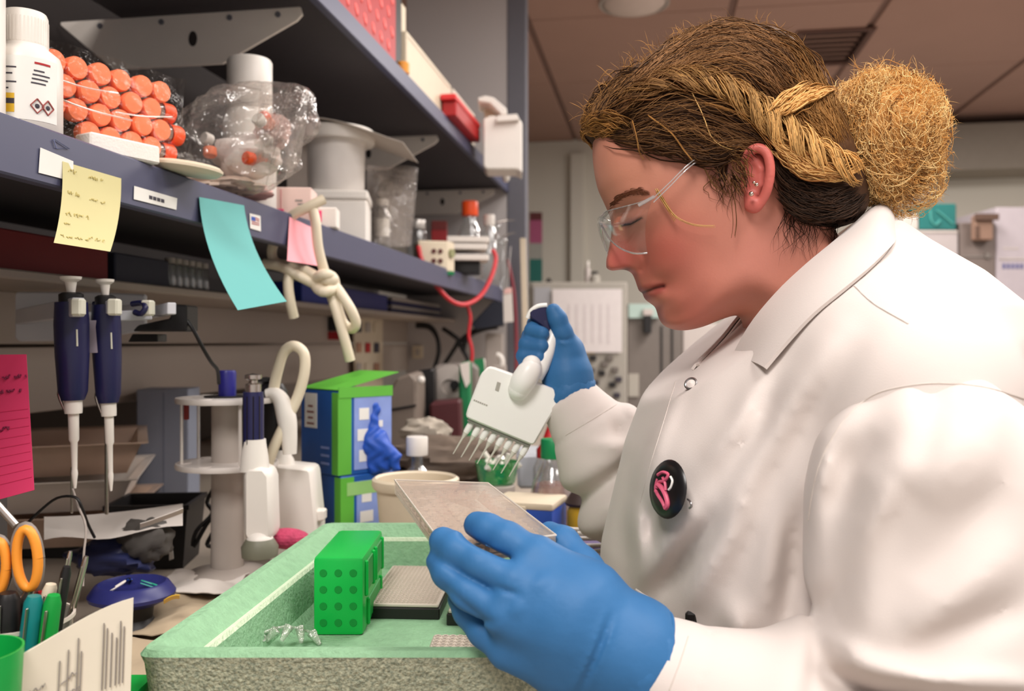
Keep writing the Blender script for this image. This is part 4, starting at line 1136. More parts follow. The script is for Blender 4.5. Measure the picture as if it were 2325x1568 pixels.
for k in range(26):
    r_, d_ = rng.uniform(-.20, .0), rng.uniform(.69, .84)
    if abs(r_ + .03) < .05 and d_ < .79: continue
    if -.19 < r_ < -.135 and d_ > .81: continue
    if r_ > -.15 and d_ > .85: continue
    s_ = rng.uniform(.0012, .003); lone('ice_chip', 'tiny clear ice chip on the floor of the foam tray', 'ice', xf(ball(s_, 7, 5, (1.3, .9, .5)), loc=Wl(r_, FZ + s_ * .5, d_), rot=(0, 0, rng.random() * 3)), m_ice, 40, 'ice chips in the foam tray')

# clear plate held in the near hand
m_cplate = film('clear_plate', (250, 244, 238), 0.22, (240, 230, 220), 0.05, 0.04, 60, edge=.3)
m_cedge = mat('clear_plate_edge', (216, 206, 194), 0.25, spec=0.6)
hpA, hpB, hpC, hpD = lo(896, 1092, .80), lo(1108, 1099, .795), lo(1262, 1218, .645), lo(1010, 1246, .635)
hp_c = (hpA + hpB + hpC + hpD) / 4
hold = thing('held_plate', 'clear lidded well plate held level in the near blue gloved hand', 'well plate', Wl(*hp_c))
def hq(s, t, k): # s across, t away, k up (m)
    p = (hpD * (1 - s) + hpC * s) * (1 - t) + (hpA * (1 - s) + hpB * s) * t; return Wl(p[0], p[1] + k, p[2])
def hslab(s0, s1, t0, t1, k0, k1):
    v = [hq(s, t, k) for k in (k0, k1) for s, t in ((s0, t0), (s1, t0), (s1, t1), (s0, t1))]
    return v, [[3, 2, 1, 0], [4, 5, 6, 7], [0, 1, 5, 4], [1, 2, 6, 5], [2, 3, 7, 6], [3, 0, 4, 7]]
part('lid', hslab(.0, 1, 0, 1, -.001, .0012), m_cplate, hold, world=True)
part('lid_edge', [tube([hq(*p, .0012) for p in ((0, 0), (1, 0), (1, 1), (0, 1), (0, 0))], .0008, 6), tube([hq(*p, -.008) for p in ((.02, .02), (.98, .02), (.98, .98), (.02, .98), (.02, .02))], .0007, 6)], m_cedge, hold, world=True, smooth=60)
part('wall', [hslab(0, .012, 0, 1, -.011, -.001), hslab(.988, 1, 0, 1, -.011, -.001), hslab(.012, .988, 0, .012, -.011, -.001), hslab(.012, .988, .988, 1, -.011, -.001)], m_cplate, hold, world=True)
part('base', hslab(.02, .98, .02, .98, -.0125, -.010), mat('plate_base', (240, 230, 218), 0.45), hold, world=True)
sh = []
for i in range(8):
    for j in range(12):
        p = hq(.09 + .117 * i, .07 + .078 * j, -.0098); sh.append(xf(lathe([(.0036, 0), (.0036, .006), (.0031, .006), (.0031, .0005), (0, .0005)], 10, cap=False), loc=p))
part('wells', sh, mat('plate_wells', (232, 222, 210), 0.4), hold, world=True, kind='stuff')

# eight channel pipette in the far hand
m_pip = mat('pipette_white', (252, 251, 246), 0.35, var=0.01, spec=0.45); m_navy = mat('navy_plastic', (34, 34, 74), 0.35); m_tipp = film('tip_plastic', (252, 250, 244), 0.75, (248, 244, 232), .08, .1)
pip = thing('multichannel_pipette', 'white eight channel pipette held tips down in the far gloved hand', 'pipette', at(1165, 920, .99))
part('head', px_prism([(1108, 832), (1122, 834), (1264, 884), (1272, 892), (1268, 916), (1246, 952), (1214, 1008), (1206, 1010), (1062, 950), (1057, 944), (1062, 926), (1092, 848)], .975, .026, .002), m_pip, pip, world=True, smooth=40)
part('head_skirt', px_prism([(1063, 949), (1206, 1008), (1202, 1016), (1060, 956)], .980, .016, .0008), mat('pipette_grey', (150, 148, 142), 0.5), pip, world=True)
part('side_lip', px_prism([(1262, 884), (1276, 895), (1274, 908), (1258, 930), (1252, 926), (1266, 902)], .982, .014, .001), m_pip, pip, world=True)
kp = [lo(1207, 828, .972), lo(1204, 838, .970), lo(1196, 852, .969), lo(1186, 868, .969), lo(1178, 884, .9715)]
part('swivel', tube([Wl(*p) for p in kp], [.0105, .0130, .0138, .0136, .0120], 20, smooth=4), m_pip, pip, world=True, smooth=60)
part('swivel', xf(ball(.0122, 18, 12), loc=Wl(*kp[-1])), m_pip, pip, world=True, smooth=60)
part('swivel', xf(ball(.0108, 18, 12), loc=Wl(*kp[0])), m_pip, pip, world=True, smooth=60)
part('handle', tube([at(1214, 852, .985), at(1228, 830, .985), at(1244, 795, .988), at(1258, 758, .990), at(1262, 740, .992)], [.0105, .0100, .0085, .0062, .0050], 14), m_pip, pip, world=True, smooth=60)
part('grip', tube([at(1222, 846, 1.003), at(1238, 790, 1.003), at(1242, 745, 1.003), at(1234, 712, 1.003)], [.010, .0125, .014, .012], 16, smooth=3), m_navy, pip, world=True, smooth=60)
part('plunger_head', px_prism([(1200, 708), (1208, 700), (1240, 692), (1252, 700), (1254, 735), (1248, 755), (1222, 735), (1204, 722)], .990, .020, .002), m_navy, pip, world=True, smooth=40)
part('finger_rest', tube([at(1198, 722, .994), at(1206, 706, .993), at(1222, 695, .992), at(1242, 693, .992)], .0028, 8, smooth=3), m_pip, pip, world=True, smooth=60)
part('window', px_prism([(1129, 866), (1137, 869), (1132, 888), (1124, 885)], .9742, .0012), mat('pipette_print', (176, 172, 162), 0.5), pip, world=True)
for k in range(7):
    x = 1076 + 4.6 * k; y = 906 + 1.9 * k
    part('print_mark', px_prism([(x, y), (x + 3.4, y + 1.4), (x + 2.2, y + 4.4), (x - 1.2, y + 3)], .9745, .0008), mat('pipette_print', (176, 172, 162), 0.5), pip, world=True)
ds = unit(lo(1030, 1022, .985) - lo(1069, 956, .985))
for k in range(8):
    a = k / 7; p0 = lo(1072 + 127 * a, 957 + 51 * a, .987)
    c_ = part('channel', tube([Wl(*(p0 + ds * t)) for t in (0, .004, .010, .014)], [.0026, .0036, .0036, .0032], 12), m_pip, pip, world=True, smooth=40)
    part('tip', tube([Wl(*(p0 + ds * t)) for t in (.012, .016, .021, .042)], [.0034, .0028, .0013, .0005], 10), m_tipp, c_, world=True, smooth=60)
# ================================================================== things on the bench
BZ = -.325
m_wht = mat('white_plastic', (226, 220, 212), 0.4, var=0.03); m_gry = mat('warm_grey_plastic', (176, 166, 158), 0.5); m_clr = film('clear_glass', (244, 246, 246), 0.06, gloss=0.08, bump=0.1)
m_blk = mat('black_plastic', (24, 22, 23), 0.45); m_tubing = mat('silicone_tubing', (222, 210, 186), 0.4, var=0.06, spec=0.5); m_paper = mat('white_paper', (224, 216, 208), 0.8, var=0.03)
m_steel = mat('steel', (190, 180, 172), 0.25, 0.95, var=0.08); m_blu = mat('blue_plastic', (40, 78, 170), 0.45); m_ylw = mat('yellow_plastic', (222, 178, 44), 0.45); m_ink = mat('ink', (60, 56, 66), 0.7); m_tan = mat('brown_paper', (176, 158, 132), 0.85, var=0.12)
m_cream = mat('cream_plastic', (214, 200, 176), 0.5); m_red = mat('red_plastic', (168, 26, 30), 0.45); m_label = mat('label_paper', (230, 228, 222), 0.7)
def P3(px, py, d): return at(px, py, d)
def pts(l_, d=None): return [at(p[0], p[1], p[2] if d is None else d) for p in l_]
# pipette carousel
fr_ = frame((516 - CX) / F * 1.19, BZ, 1.19); st = thing('pipette_carousel', 'round pipette carousel stand with two clear discs and a blue top knob', 'pipette stand', **fr_)
part('base', lathe([(.058, 0), (.058, .008), (.050, .016), (.026, .022), (.0, .022)], 32, cap=True), m_gry, st, smooth=40)
part('post', lathe([(.0215, .02), (.0205, .162), (.0205, .25)], 24), m_gry, st, smooth=40)
m_acr = film('acrylic', (246, 242, 238), 0.75, (240, 232, 224), .12, .1, edge=.3)
m_pacr = mat('pale_acrylic', (216, 208, 202), .25)
for z in (.156, .243):
    dsk = part('disc', xf(lathe([(.0, 0), (.066, 0), (.067, .003), (.066, .007), (.0, .007)], 40, cap=False), loc=(0, 0, z)), m_pacr, st, smooth=40, loc=(0, 0, z))
    for a in np.arange(6) * PI / 3 + .3: part('notch', xf(cyl(.009, .0085, 12), loc=(.054 * math.cos(a), .054 * math.sin(a), -.0008)), m_pacr, dsk, smooth=40)
for a in (2.6, 3.6, 5.3): part('rod', xf(cyl(.0022, .088, 8), loc=(.058 * math.cos(a), .058 * math.sin(a), .160)), m_acr, st, smooth=40)
part('knob', lathe([(.0, .25), (.0115, .25), (.0118, .283), (.0105, .286), (.0, .286)], 20, cap=False), mat('blue_knob', (38, 36, 120), 0.4), st, smooth=40)
part('collar', lathe([(.0, .248), (.030, .248), (.030, .252), (.0, .252)], 24, cap=False), m_blk, st, smooth=40)
part('tip_holder', xf(box(.006, .006, .020, .001), loc=(-.044, -.03, .222)), mat('dark_red_plastic', (120, 34, 30), .5), st)
# electronic dispenser pipette, navy handle over a white housing
d_ = 1.115; pp = thing('handheld_dispenser', 'upright dispenser with navy barrel, white lower housing and chrome plunger', 'pipette', at(582, 1245, d_))
part('housing', [px_prism([(552, 1075), (562, 1062), (598, 1062), (612, 1080), (616, 1215), (608, 1232), (562, 1232), (552, 1215)], d_ - .02, .045, .004)], m_wht, pp, world=True, smooth=40)
part('neck', xf(lathe([(.0185, 0), (.017, .018), (.0145, .034), (.014, .040)], 20), loc=at(578, 1068, d_)), m_wht, pp, world=True, smooth=50)
part('barrel', xf(lathe([(.0128, 0), (.0132, .02), (.0132, .085), (.0126, .092)], 20), loc=at(575, 1054, d_)), m_navy, pp, world=True, smooth=40)
part('barrel_rib', [xf(box(.0012, .0012, .085), loc=at(575, 1051, d_) + Vector((cs * .0132 * math.sin(a) + sn * .0132 * math.cos(a), sn * .0132 * math.sin(a) - cs * .0132 * math.cos(a), 0))) for a in (-.9, -.3, .3, .9)], m_black, pp, world=True)
part('plunger', xf(lathe([(.0098, 0), (.0098, .010), (.0055, .012), (.0055, .015), (.0105, .017), (.0105, .022), (.0, .024)], 18), loc=at(575, 890, d_)), m_steel, pp, world=True, smooth=40)
part('nose', xf(ball(.017, 18, 12, (1, 1, .8)), loc=at(590, 1228, d_ - .012)), m_wht, pp, world=True, smooth=60)
part('foot', xf(lathe([(.022, 0), (.023, .012), (.017, .022), (.0, .024)], 20), loc=at(590, 1262, d_ - .012)), mat('grey_green_plastic', (112, 112, 96), .5), pp, world=True, smooth=50)
# second pipette behind, black head with a white lever
d_ = 1.20; p2 = thing('pipette', 'black headed pipette with a white curved lever behind the navy dispenser', 'pipette', at(640, 1060, d_))
part('head', xf(lathe([(.016, 0), (.019, .02), (.018, .08), (.012, .09)], 16), loc=at(622, 1020, d_)), m_blk, p2, world=True, smooth=40)
part('cap', xf(lathe([(.006, 0), (.006, .014), (.014, .018), (.014, .022), (.0, .024)], 16), loc=at(604, 895, d_)), m_blk, p2, world=True, smooth=40)
part('lever', tube(pts([(604, 893), (622, 893), (638, 908), (650, 945), (656, 990), (658, 1030)], d_ - .024), [.006, .009, .011, .013, .011, .009], 12, smooth=4), m_wht, p2, world=True, smooth=60)
# white wash bottle
d_ = 1.24; wb = thing('wash_bottle', 'square shouldered white bottle beside the navy dispenser', 'bottle', at(664, 1290, d_))
part('body', px_prism([(612, 1065), (622, 1056), (700, 1064), (706, 1072), (718, 1190), (718, 1300), (612, 1300)], d_ - .03, .06, .006), m_wht, wb, world=True, smooth=40)
part('neck', xf(lathe([(.018, 0), (.017, .012), (.0135, .018), (.0125, .045), (.010, .05)], 20), loc=at(640, 1062, d_)), m_wht, wb, world=True, smooth=40)
part('side_clip', px_prism([(712, 1158), (736, 1158), (736, 1182), (714, 1186)], d_ - .02, .02, .002), m_wht, wb, world=True)
lone('rubber_tubing', 'loop of cream tubing arching above the white bottle', 'tubing', tube(pts([(606, 1062, 1.17), (622, 1015, 1.17), (650, 955, 1.175), (676, 900, 1.18), (691, 845, 1.18), (690, 803, 1.18), (667, 785, 1.18), (644, 800, 1.18), (630, 842, 1.18), (621, 885, 1.18), (618, 905, 1.18)]), .0072, 12, smooth=5), m_tubing, 60)
# glove boxes
m_gb = mat('glove_box_blue', (28, 84, 160), 0.45, var=0.10, vscale=12); m_gg = mat('glove_box_green', (96, 178, 62), 0.45); m_gl = mat('glove_box_pale', (136, 156, 214), 0.5, var=0.2, vscale=30)
c0 = np.array([(768 - CX) / F * 1.32, 1.32])
def glovebox(label, u0, h, shift, open_):
    o = thing('glove_box', label, 'glove box', group='glove boxes stacked by the bucket', **frame(c0[0] + shift, BZ + u0, c0[1], .78))
    a, b = .100, .105           # local: corner at origin; +x right back, +y left back
    part('carton', box(a, b, h, .0015, c=(a / 2, b / 2, 0)), m_gb, o)
    part('corner_stripe', [box(.024, .001, h - .004, c=(.011, -.0004, .002)), box(.001, .016, h - .004, c=(-.0004, .008, .002))], m_gg, o)
    part('print_panel', box(a - .03, .001, h * .86, c=(a / 2 + .013, -.0004, h * .06)), m_gl, o)
    part('label_patch', [box(.001, .034, h * .42, c=(-.0006, .075, h * .54))], m_label, o)
    part('label_text', [box(.0008, .020 - .006 * (k % 2), .003, c=(-.0012, .075, h * .58 + .009 * k)) for k in range(4)], mat('label_brown', (140, 90, 80), .7), o)
    part('product_print', [box(.018 + .006 * (k % 2), .0008, h * .14, c=(.046, -.0010, h * .15 + h * .25 * k)) for k in range(3)] + [box(.010, .0008, .010, c=(.076, -.0010, h * .55))], m_label, o)
    part('line_print', [box(.0008, .022, .0035, c=(-.0008, .035, h * .12 + .012 * k)) for k in range(3)], m_gl, o)
    if open_:
        part('lid_flap', [sheet([[Vector((x, y, h + .002 + .022 * (x / a) + .0 * y)) for y in np.linspace(-.001, b, 5)] for x in np.linspace(0, a * 1.12, 6)], .0012), box(a, .0015, .016, c=(a / 2, -.001, h - .010))], m_gg, o)
    else: part('lid_flap', box(a * .9, .0014, .02, c=(a * .55, -.0008, h - .03)), mat('pale_green', (150, 200, 120), .5), o)
    return o
glovebox('lower blue and green carton of the two stacked glove boxes', 0, .122, .004, False)
glovebox('upper blue and green glove carton with its lid flap raised', .122, .128, 0, True)
def crumple(nm, label, cat, c, rad, m, seed, sq=(1, 1, 1), h=.004, n=.35):
    u_, f_ = ball(1.0, 26, 18); r2 = np.random.default_rng(seed); K = r2.normal(size=(7, 3)) * 3.2; ph = r2.random(7) * 6.28; out = []
    for p in u_:
        v = np.array([p.x, p.y, p.z]); s_ = sum(abs(math.sin(K[i] @ v + ph[i])) for i in range(7)) / 7
        out.append(Vector(c) + Vector(v * np.array(sq) * rad * (1 - n + 2 * n * (s_ - .4))))
    return lone(nm, label, cat, (out, f_), m, 50)
g2 = thing('glove_from_box', 'blue nitrile glove pulled half out of the upper glove carton', 'glove', at(856, 1060, 1.36))
def gl_f(G):
    f = chain(G, [lo(832, 975, 1.375), lo(850, 1005, 1.37), lo(872, 1050, 1.365)], [.012, .022, .015], .012)
    f = smin(f, chain(G, [lo(840, 960, 1.375), lo(852, 925, 1.37), lo(843, 985, 1.36)], [.010, .007, .008], .004), .008)
    f = smin(f, chain(G, [lo(862, 1010, 1.36), lo(895, 1035, 1.355), lo(898, 1062, 1.355)], [.014, .010, .007], .004), .006)
    f = smin(f, chain(G, [lo(850, 1030, 1.36), lo(846, 1068, 1.36)], [.012, .007], .004), .005)
    return f + .0013 * np.sin(G[0] * 300 + 3 * np.sin(G[1] * 160))
P_, Q_ = nets(gl_f(grid3(lo(800, 1100, 1.36) * [1, 1, 0] + [0, 0, 1.31], lo(925, 895, 1.36) * [1, 1, 0] + [0, 0, 1.41], .0022)).astype(np.float32), lo(800, 1100, 1.36) * [1, 1, 0] + [0, 0, 1.31], .0022, 2)
np_mesh('glove_body', P_, Q_, mat('royal_nitrile', (30, 78, 176), .5, var=.1), g2)
# bucket, bottles, dish, blue box
def beaker(nm, label, cat, px, d, prof, m, **k):
    o = thing(nm, label, cat, **frame((px - CX) / F * d, BZ, d, **k)); return o
bk = beaker('bucket', 'cream plastic bucket with a rolled rim behind the foam tray', 'bucket', 944, 1.26, 0, 0)
part('wall', lathe([(.0, 0), (.044, 0), (.047, .004), (.056, .120), (.055, .120), (.046, .006), (.0, .006)], 40, cap=False), m_cream, bk, smooth=40)
part('rim', lathe([(.054, .116), (.060, .116), (.0625, .121), (.062, .129), (.058, .132), (.055, .129), (.054, .116)], 40, cap=False), m_cream, bk, smooth=40)
def bottle(nm, label, px, d, u0, body, capz, capr, caph, mb, mc, grp=None, n=28):
    o = thing(nm, label, 'bottle', group=grp, **frame((px - CX) / F * d, u0, d))
    part('body', lathe(body, n, cap=False), mb, o, smooth=40)
    part('cap', lathe([(.0, capz), (capr * .96, capz), (capr, capz + .002), (capr, capz + caph - .002), (capr * .94, capz + caph), (.0, capz + caph)], n, cap=False), mc, o, smooth=40)
    return o
bottle('clear_bottle', 'clear bottle with a tall white cap behind the cream bucket', 947, 1.42, BZ, [(.0, 0), (.034, 0), (.036, .004), (.036, .085), (.030, .105), (.010, .125), (.009, .145)], .142, .0175, .030, m_clr, m_wht)
gb_ = bottle('media_bottle', 'clear bottle with a dark green cap beside the far coat cuff', 1256, 1.36, BZ, [(.0, 0), (.034, 0), (.036, .004), (.036, .085), (.032, .108), (.022, .128), (.017, .138), (.017, .150)], .145, .0195, .030, m_clr, mat('dark_green_cap', (16, 128, 74), .4))
part('liquid', lathe([(.0, .003), (.033, .003), (.033, .09), (.028, .106), (.0, .106)], 24, cap=False), film('pink_liquid', (238, 206, 200), .35, (214, 180, 168), .03, .05), gb_, smooth=40)
gd = beaker('green_dish', 'translucent green dish holding clear tips behind the held plate', 'dish', 1128, 1.45, 0, 0)
m_gdish = film('green_film', (120, 214, 150), .35, (60, 190, 110), .12, .5, 50)
part('bowl', lathe([(.0, .09), (.024, .09), (.030, .094), (.036, .128), (.034, .128), (.028, .097), (.0, .094)], 30, cap=False), m_gdish, gd, smooth=40)
part('pedestal', lathe([(.03, 0), (.03, .088), (.026, .092)], 20), m_gry, gd, smooth=40)
part('tips', [xf(lathe([(.001, 0), (.004, .02), (.0045, .03), (0, .03)], 8, cap=False), loc=(.016 * math.cos(k * 2.4), .016 * math.sin(k * 2.4), .105 + .002 * k), rot=(.8 * math.sin(k), .9 * math.cos(k * 1.7), 0)) for k in range(8)], m_tipp, gd, smooth=40)
bb = thing('blue_box', 'royal blue tip box with a pale lid behind the near hand', 'box', **frame((1202 - CX) / F * 1.26, BZ, 1.30, -.30))
part('body', box(.094, .085, .086, .004, 2), m_blu, bb, smooth=40); part('lid', box(.096, .087, .010, .004, 2, c=(0, 0, .085)), m_cream, bb, smooth=40); part('latch', box(.016, .004, .016, .001, c=(0, -.0435, .074)), m_cream, bb)
ya_ = thing('yellow_box', 'yellow bottle with a flared dark lid by the coat front', 'bottle', **frame((1322 - CX) / F * 1.3, BZ, 1.30))
part('body', lathe([(.0, 0), (.020, 0), (.022, .004), (.022, .075), (.018, .086), (.0, .086)], 20, cap=False), m_ylw, ya_, smooth=40); part('lid', lathe([(.024, .084), (.026, .088), (.020, .098), (.010, .112), (.0, .116)], 20, cap=False), mat('brown_plastic', (60, 46, 44), .5), ya_, smooth=40)
ye2 = thing('dropper_bottle', 'amber bottle with a cream cap right of the green capped bottle', 'bottle', **frame((1308 - CX) / F * 1.36, BZ, 1.40))
part('body', lathe([(.0, 0), (.018, 0), (.018, .088), (.010, .098), (.009, .104)], 18, cap=False), film('amber_glass', (214, 160, 84), .3, (196, 140, 60), .1), ye2, smooth=40); part('cap', lathe([(.0, .1), (.012, .1), (.012, .122), (.0, .124)], 18, cap=False), m_cream, ye2, smooth=40)
pv = thing('purple_rack', 'low dull purple rack lying on the bench under the far sleeve', 'rack', **frame((1355 - CX) / F * 1.18, BZ, 1.20, .2)); part('body', box(.075, .06, .045, .004), mat('dull_purple', (104, 92, 132), .5), pv); part('lid', box(.077, .062, .010, .003, c=(0, 0, .045)), mat('dull_purple', (104, 92, 132), .5), pv)
for k, (x0, y0, x1, y1, dd) in enumerate(((1262, 1199, 1408, 1207, 1.08), (1276, 1222, 1400, 1222, 1.06), (1290, 1240, 1404, 1236, 1.04), (1300, 1258, 1406, 1244, 1.02), (1310, 1210, 1410, 1222, 1.05))):
    o = thing('pipette_stick', ['topmost white plastic rod in the bundle beside the near hand', 'second white rod from the top in the bundle by the hand', 'white rod lying below the middle of the bundle by the hand', 'lowest white rod of the bundle beside the near hand', 'white rod crossing the bundle beside the near hand'][k], 'rod', at((x0 + x1) / 2, (y0 + y1) / 2, dd), group='white rods by the near hand')
    part('shaft', tube(pts([(x0, y0, dd), (x1, y1, dd + .01)]), .0026, 8), m_wht, o, world=True, smooth=60); part('end', tube(pts([(x1 - 14, y1 - (y1 - y0) * .1, dd + .009), (x1 + 2, y1, dd + .01)]), .0042, 10), m_wht, o, world=True, smooth=60)
rs = thing('rod_rack', 'dark low rack that the white rods rest on', 'rack', **frame((1345 - CX) / F * 1.08, BZ, 1.06, .0)); part('body', box(.13, .10, .060, .004), mat('dark_maroon', (60, 36, 36), .6), rs); part('post', [box(.008, .10, .018, .001, c=(x, 0, .06)) for x in (-.05, .05)], m_blk, rs)
lone('magenta_tissue', 'crumpled magenta tissue on the bench by the tray corner', 'tissue', ([Vector(p) for p in xf(ball(.022, 14, 10, (1.4, .9, .6)), loc=at(652, 1222, 1.14))[0]], ball(.022, 14, 10)[1]), mat('magenta_tissue', (176, 60, 92), .8, var=.3, vscale=90, bump=.8, bscale=120), None)
rwb = thing('wash_bottle', 'bottle with a pointed red top behind the green capped bottle', 'bottle', **frame((1250 - CX) / F * 1.5, BZ, 1.50))
part('body', lathe([(.0, 0), (.028, 0), (.03, .004), (.03, .11), (.022, .13)], 20, cap=False), m_clr, rwb, smooth=40); part('nozzle', lathe([(.0, .128), (.024, .128), (.024, .142), (.016, .152), (.004, .185), (0, .186)], 20, cap=False), m_red, rwb, smooth=40)
# pipette holder on the back panel and the two hanging pipettes
m_hold = mat('holder_grey', (206, 206, 212), .4); m_holdw = mat('holder_pale', (214, 212, 196), .4)
hl_ = thing('pipette_holder', 'grey wall bracket with pale clips for hanging pipettes under the shelf', 'holder', at(120, 775, 1.25))
part('wall_plate', px_prism([(36, 662), (200, 662), (330, 668), (330, 750), (200, 772), (44, 775), (33, 768), (33, 668)], 1.26, .008, .002), m_hold, hl_, world=True)
def bar(a, b, w, h, bev=.001):
    a, b = Vector(a), Vector(b); d = b - a; q = d.to_track_quat('X', 'Z').to_matrix().to_4x4()
    return xf(box(d.length, w, h, bev, base=False, c=(d.length / 2, 0, 0)), M=Matrix.Translation(a) @ q)
DP = (.960, .985, 1.02)
for k, (px, py, dd) in enumerate(((180, 697, DP[0] - .032), (262, 697, DP[1] - .028), (338, 699, DP[2]))):
    part('arm', bar(at(px - (134 if k < 1 else 90), py + (22 if k < 1 else 10), 1.255), at(px - 2, py, dd), .012, .020 if k < 1 else .014), m_hold, hl_, world=True)
    part('clip', [bar(at(px - 14, py, dd - .004), at(px + 10, py, dd - .004), .014, .018, .002)], m_holdw, hl_, world=True)
part('arm', bar(at(330, 712, 1.24), at(390, 700, 1.04), .010, .014), m_hold, hl_, world=True)
part('rail', bar(at(150, 722, 1.03), at(345, 714, 1.06), .008, .012), m_hold, hl_, world=True)
for px, dd in ((232, .99), (318, 1.02)):
    part('hook', tube(pts([(px - 18, 690, dd), (px + 4, 688, dd - .006), (px + 12, 698, dd - .012), (px + 2, 712, dd - .012), (px - 12, 708, dd - .008)]), .0034, 8, smooth=3), m_navy, hl_, world=True, smooth=60)
part('leg', [bar(at(242, 730, 1.05), at(242, 1168, 1.05), .004, .004), bar(at(163, 1060, 1.06), at(163, 1165, 1.06), .003, .003)], m_steel, hl_, world=True)
def hang(label, px, d, top, s, tilt):
    o = thing('hanging_pipette', label, 'pipette', group='pipettes hanging from the grey bracket', loc=at(px, 1100, d), rz=TH, rot=(0, tilt, TH))
    k = s
    def z(y): return (1100 - y) / F * d
    yk = top
    part('plunger', lathe([(.0042 * k, z(yk + 38)), (.0060 * k, z(yk + 14)), (.0105 * k, z(yk + 8)), (.0112 * k, z(yk + 2)), (.0, z(yk))], 18, cap=False), m_wht, o, smooth=40)
    part('collar', lathe([(.0125 * k, z(yk + 60)), (.0125 * k, z(yk + 42)), (.009 * k, z(yk + 38)), (0, z(yk + 38))], 18), m_blk, o, smooth=40)
    part('handle', lathe([(.0115 * k, z(yk + 282)), (.0150 * k, z(yk + 262)), (.0172 * k, z(yk + 180)), (.0178 * k, z(yk + 110)), (.0165 * k, z(yk + 60)), (.0, z(yk + 58))], 22), m_navy, o, smooth=40)
    part('scale_window', box(.001, .003, .018, c=(.0120 * k, -.0125 * k, z(yk + 160))), m_holdw, o)
    part('shaft_collar', lathe([(.0088 * k, z(yk + 312)), (.0092 * k, z(yk + 305)), (.0092 * k, z(yk + 280)), (0, z(yk + 280))], 18), m_wht, o, smooth=40)
    part('shaft', lathe([(.0028 * k, z(yk + 440)), (.0036 * k, z(yk + 378)), (.0052 * k, z(yk + 372)), (.0056 * k, z(yk + 312))], 16), m_wht, o, smooth=40)
    part('tip_cone', lathe([(.0014 * k, z(yk + 482)), (.0026 * k, z(yk + 462)), (.0034 * k, z(yk + 448)), (.0030 * k, z(yk + 440))], 14), m_wht, o, smooth=40)
    part('lever', tube([Vector((-.0125 * k, 0, z(yk + 250))), Vector((-.0155 * k, 0, z(yk + 268))), Vector((-.0095 * k, 0, z(yk + 305)))], [.0014, .002, .0012], 8, smooth=3), m_steel, o, smooth=50)
    return o
hang('larger navy pipette hanging at the left of the grey bracket', 170, .955, 626, 1.0, -.02)
hb = hang('smaller navy pipette with a pale label hanging right of the larger', 252, .985, 632, .88, -.03)
part('label_strip', box(.011, .001, .036, .0004, c=(-.0075, -.0142, (1100 - 800) / F * .985)), mat('lilac_label', (176, 164, 178), .7), hb)
ad = thing('power_adapter', 'black power adapter with a hanging cord right of the pipette bracket', 'adapter', at(365, 780, 1.10))
part('body', px_prism([(388, 690), (424, 692), (424, 752), (300, 752), (312, 738), (386, 722)], 1.085, .04, .002), m_blk, ad, world=True); part('body', px_prism([(300, 758), (358, 758), (358, 776), (290, 776)], 1.10, .03, .001), m_blk, ad, world=True)
part('cord', tube(pts([(424, 726, 1.09), (440, 750, 1.09), (462, 792, 1.10), (480, 822, 1.12), (494, 840, 1.14), (497, 870, 1.16)]), .0024, 8, smooth=4), m_blk, ad, world=True, smooth=60)
m_dkc = mat('dark_grey_card', (70, 66, 64), .7)
# sticky note at the far left, on the side of a carton
lone('storage_carton', 'dark grey carton at the left edge behind the pink note', 'box', lbox((-160 - CX) / F * .9, (0 - CX) / F * .9, BZ, -.03, .888, .915, .002), m_dkc)
def note(nm, label, grid, m, ink=(), mi=None, cat='note', grp=None, th=.0003):
    o = thing(nm, label, cat, sum((Vector(p) for p in grid[-1]), Vector()) / len(grid[-1]), group=grp)
    part('paper', sheet(grid, th), m, o, world=True, smooth=60)
    return o
def qgrid(tl, tr, br, bl, n=8, m_=10, curl=None):
    """(px,py,d) corners -> grid; curl(s,t) adds (px,py,d)"""
    g = []
    for i in range(m_):
        t = i / (m_ - 1); row = []
        for j in range(n):
            s = j / (n - 1); p = (np.array(tl) * (1 - s) + np.array(tr) * s) * (1 - t) + (np.array(bl) * (1 - s) + np.array(br) * s) * t
            if curl: p = p + np.array(curl(s, t))
            row.append(at(*p))
        g.append(row)
    return g
def scribble(grid_fn, rows, m, parent, r=.0005, seed=1, off=-.001, nm='handwriting'):
    """illegible pen strokes along rows (t, s0, s1, height) of a note"""
    q = np.random.default_rng(seed); sh = []
    for (t, s0, s1, hgt) in rows:
        s = s0
        while s < s1:
            L_ = min(q.uniform(.07, .16), s1 - s); P_ = []
            for k in range(int(4 + L_ * 60)):
                a = k / (3 + L_ * 60); P_.append(grid_fn(s + L_ * a, t + hgt * q.uniform(-.5, .5)))
            if len(P_) > 2: sh.append(tube([Vector(p) for p in catmull(P_, 3)], r, 4))
            s += L_ + q.uniform(.03, .06)
    if sh: part(nm, sh, m, parent, world=True)
def qfn(tl, tr, br, bl, curl=None, dz=-.0012):
    def fn(s, t):
        p = (np.array(tl) * (1 - s) + np.array(tr) * s) * (1 - t) + (np.array(bl) * (1 - s) + np.array(br) * s) * t
        if curl: p = p + np.array(curl(s, t))
        return at(p[0], p[1], p[2] + dz)
    return fn
K = [(-110, 806, .875), (60, 804, .875), (78, 1112, .84), (-100, 1160, .84)]; cv = lambda s, t: (0, 0, .012 * math.sin(PI * t))
pk = note('pink_note', 'hot pink lined sticky note with handwriting at the left edge', qgrid(*K, curl=cv), mat('hot_pink_paper', (208, 52, 98), .7, var=.03))
scribble(qfn(*K, curl=cv), [(.16, .55, .98, .035), (.26, .58, .90, .03), (.52, .60, .76, .03), (.16, .1, .5, .035), (.26, .1, .5, .03)], mat('pen_red', (120, 20, 60), .7), pk, .0007, 3)
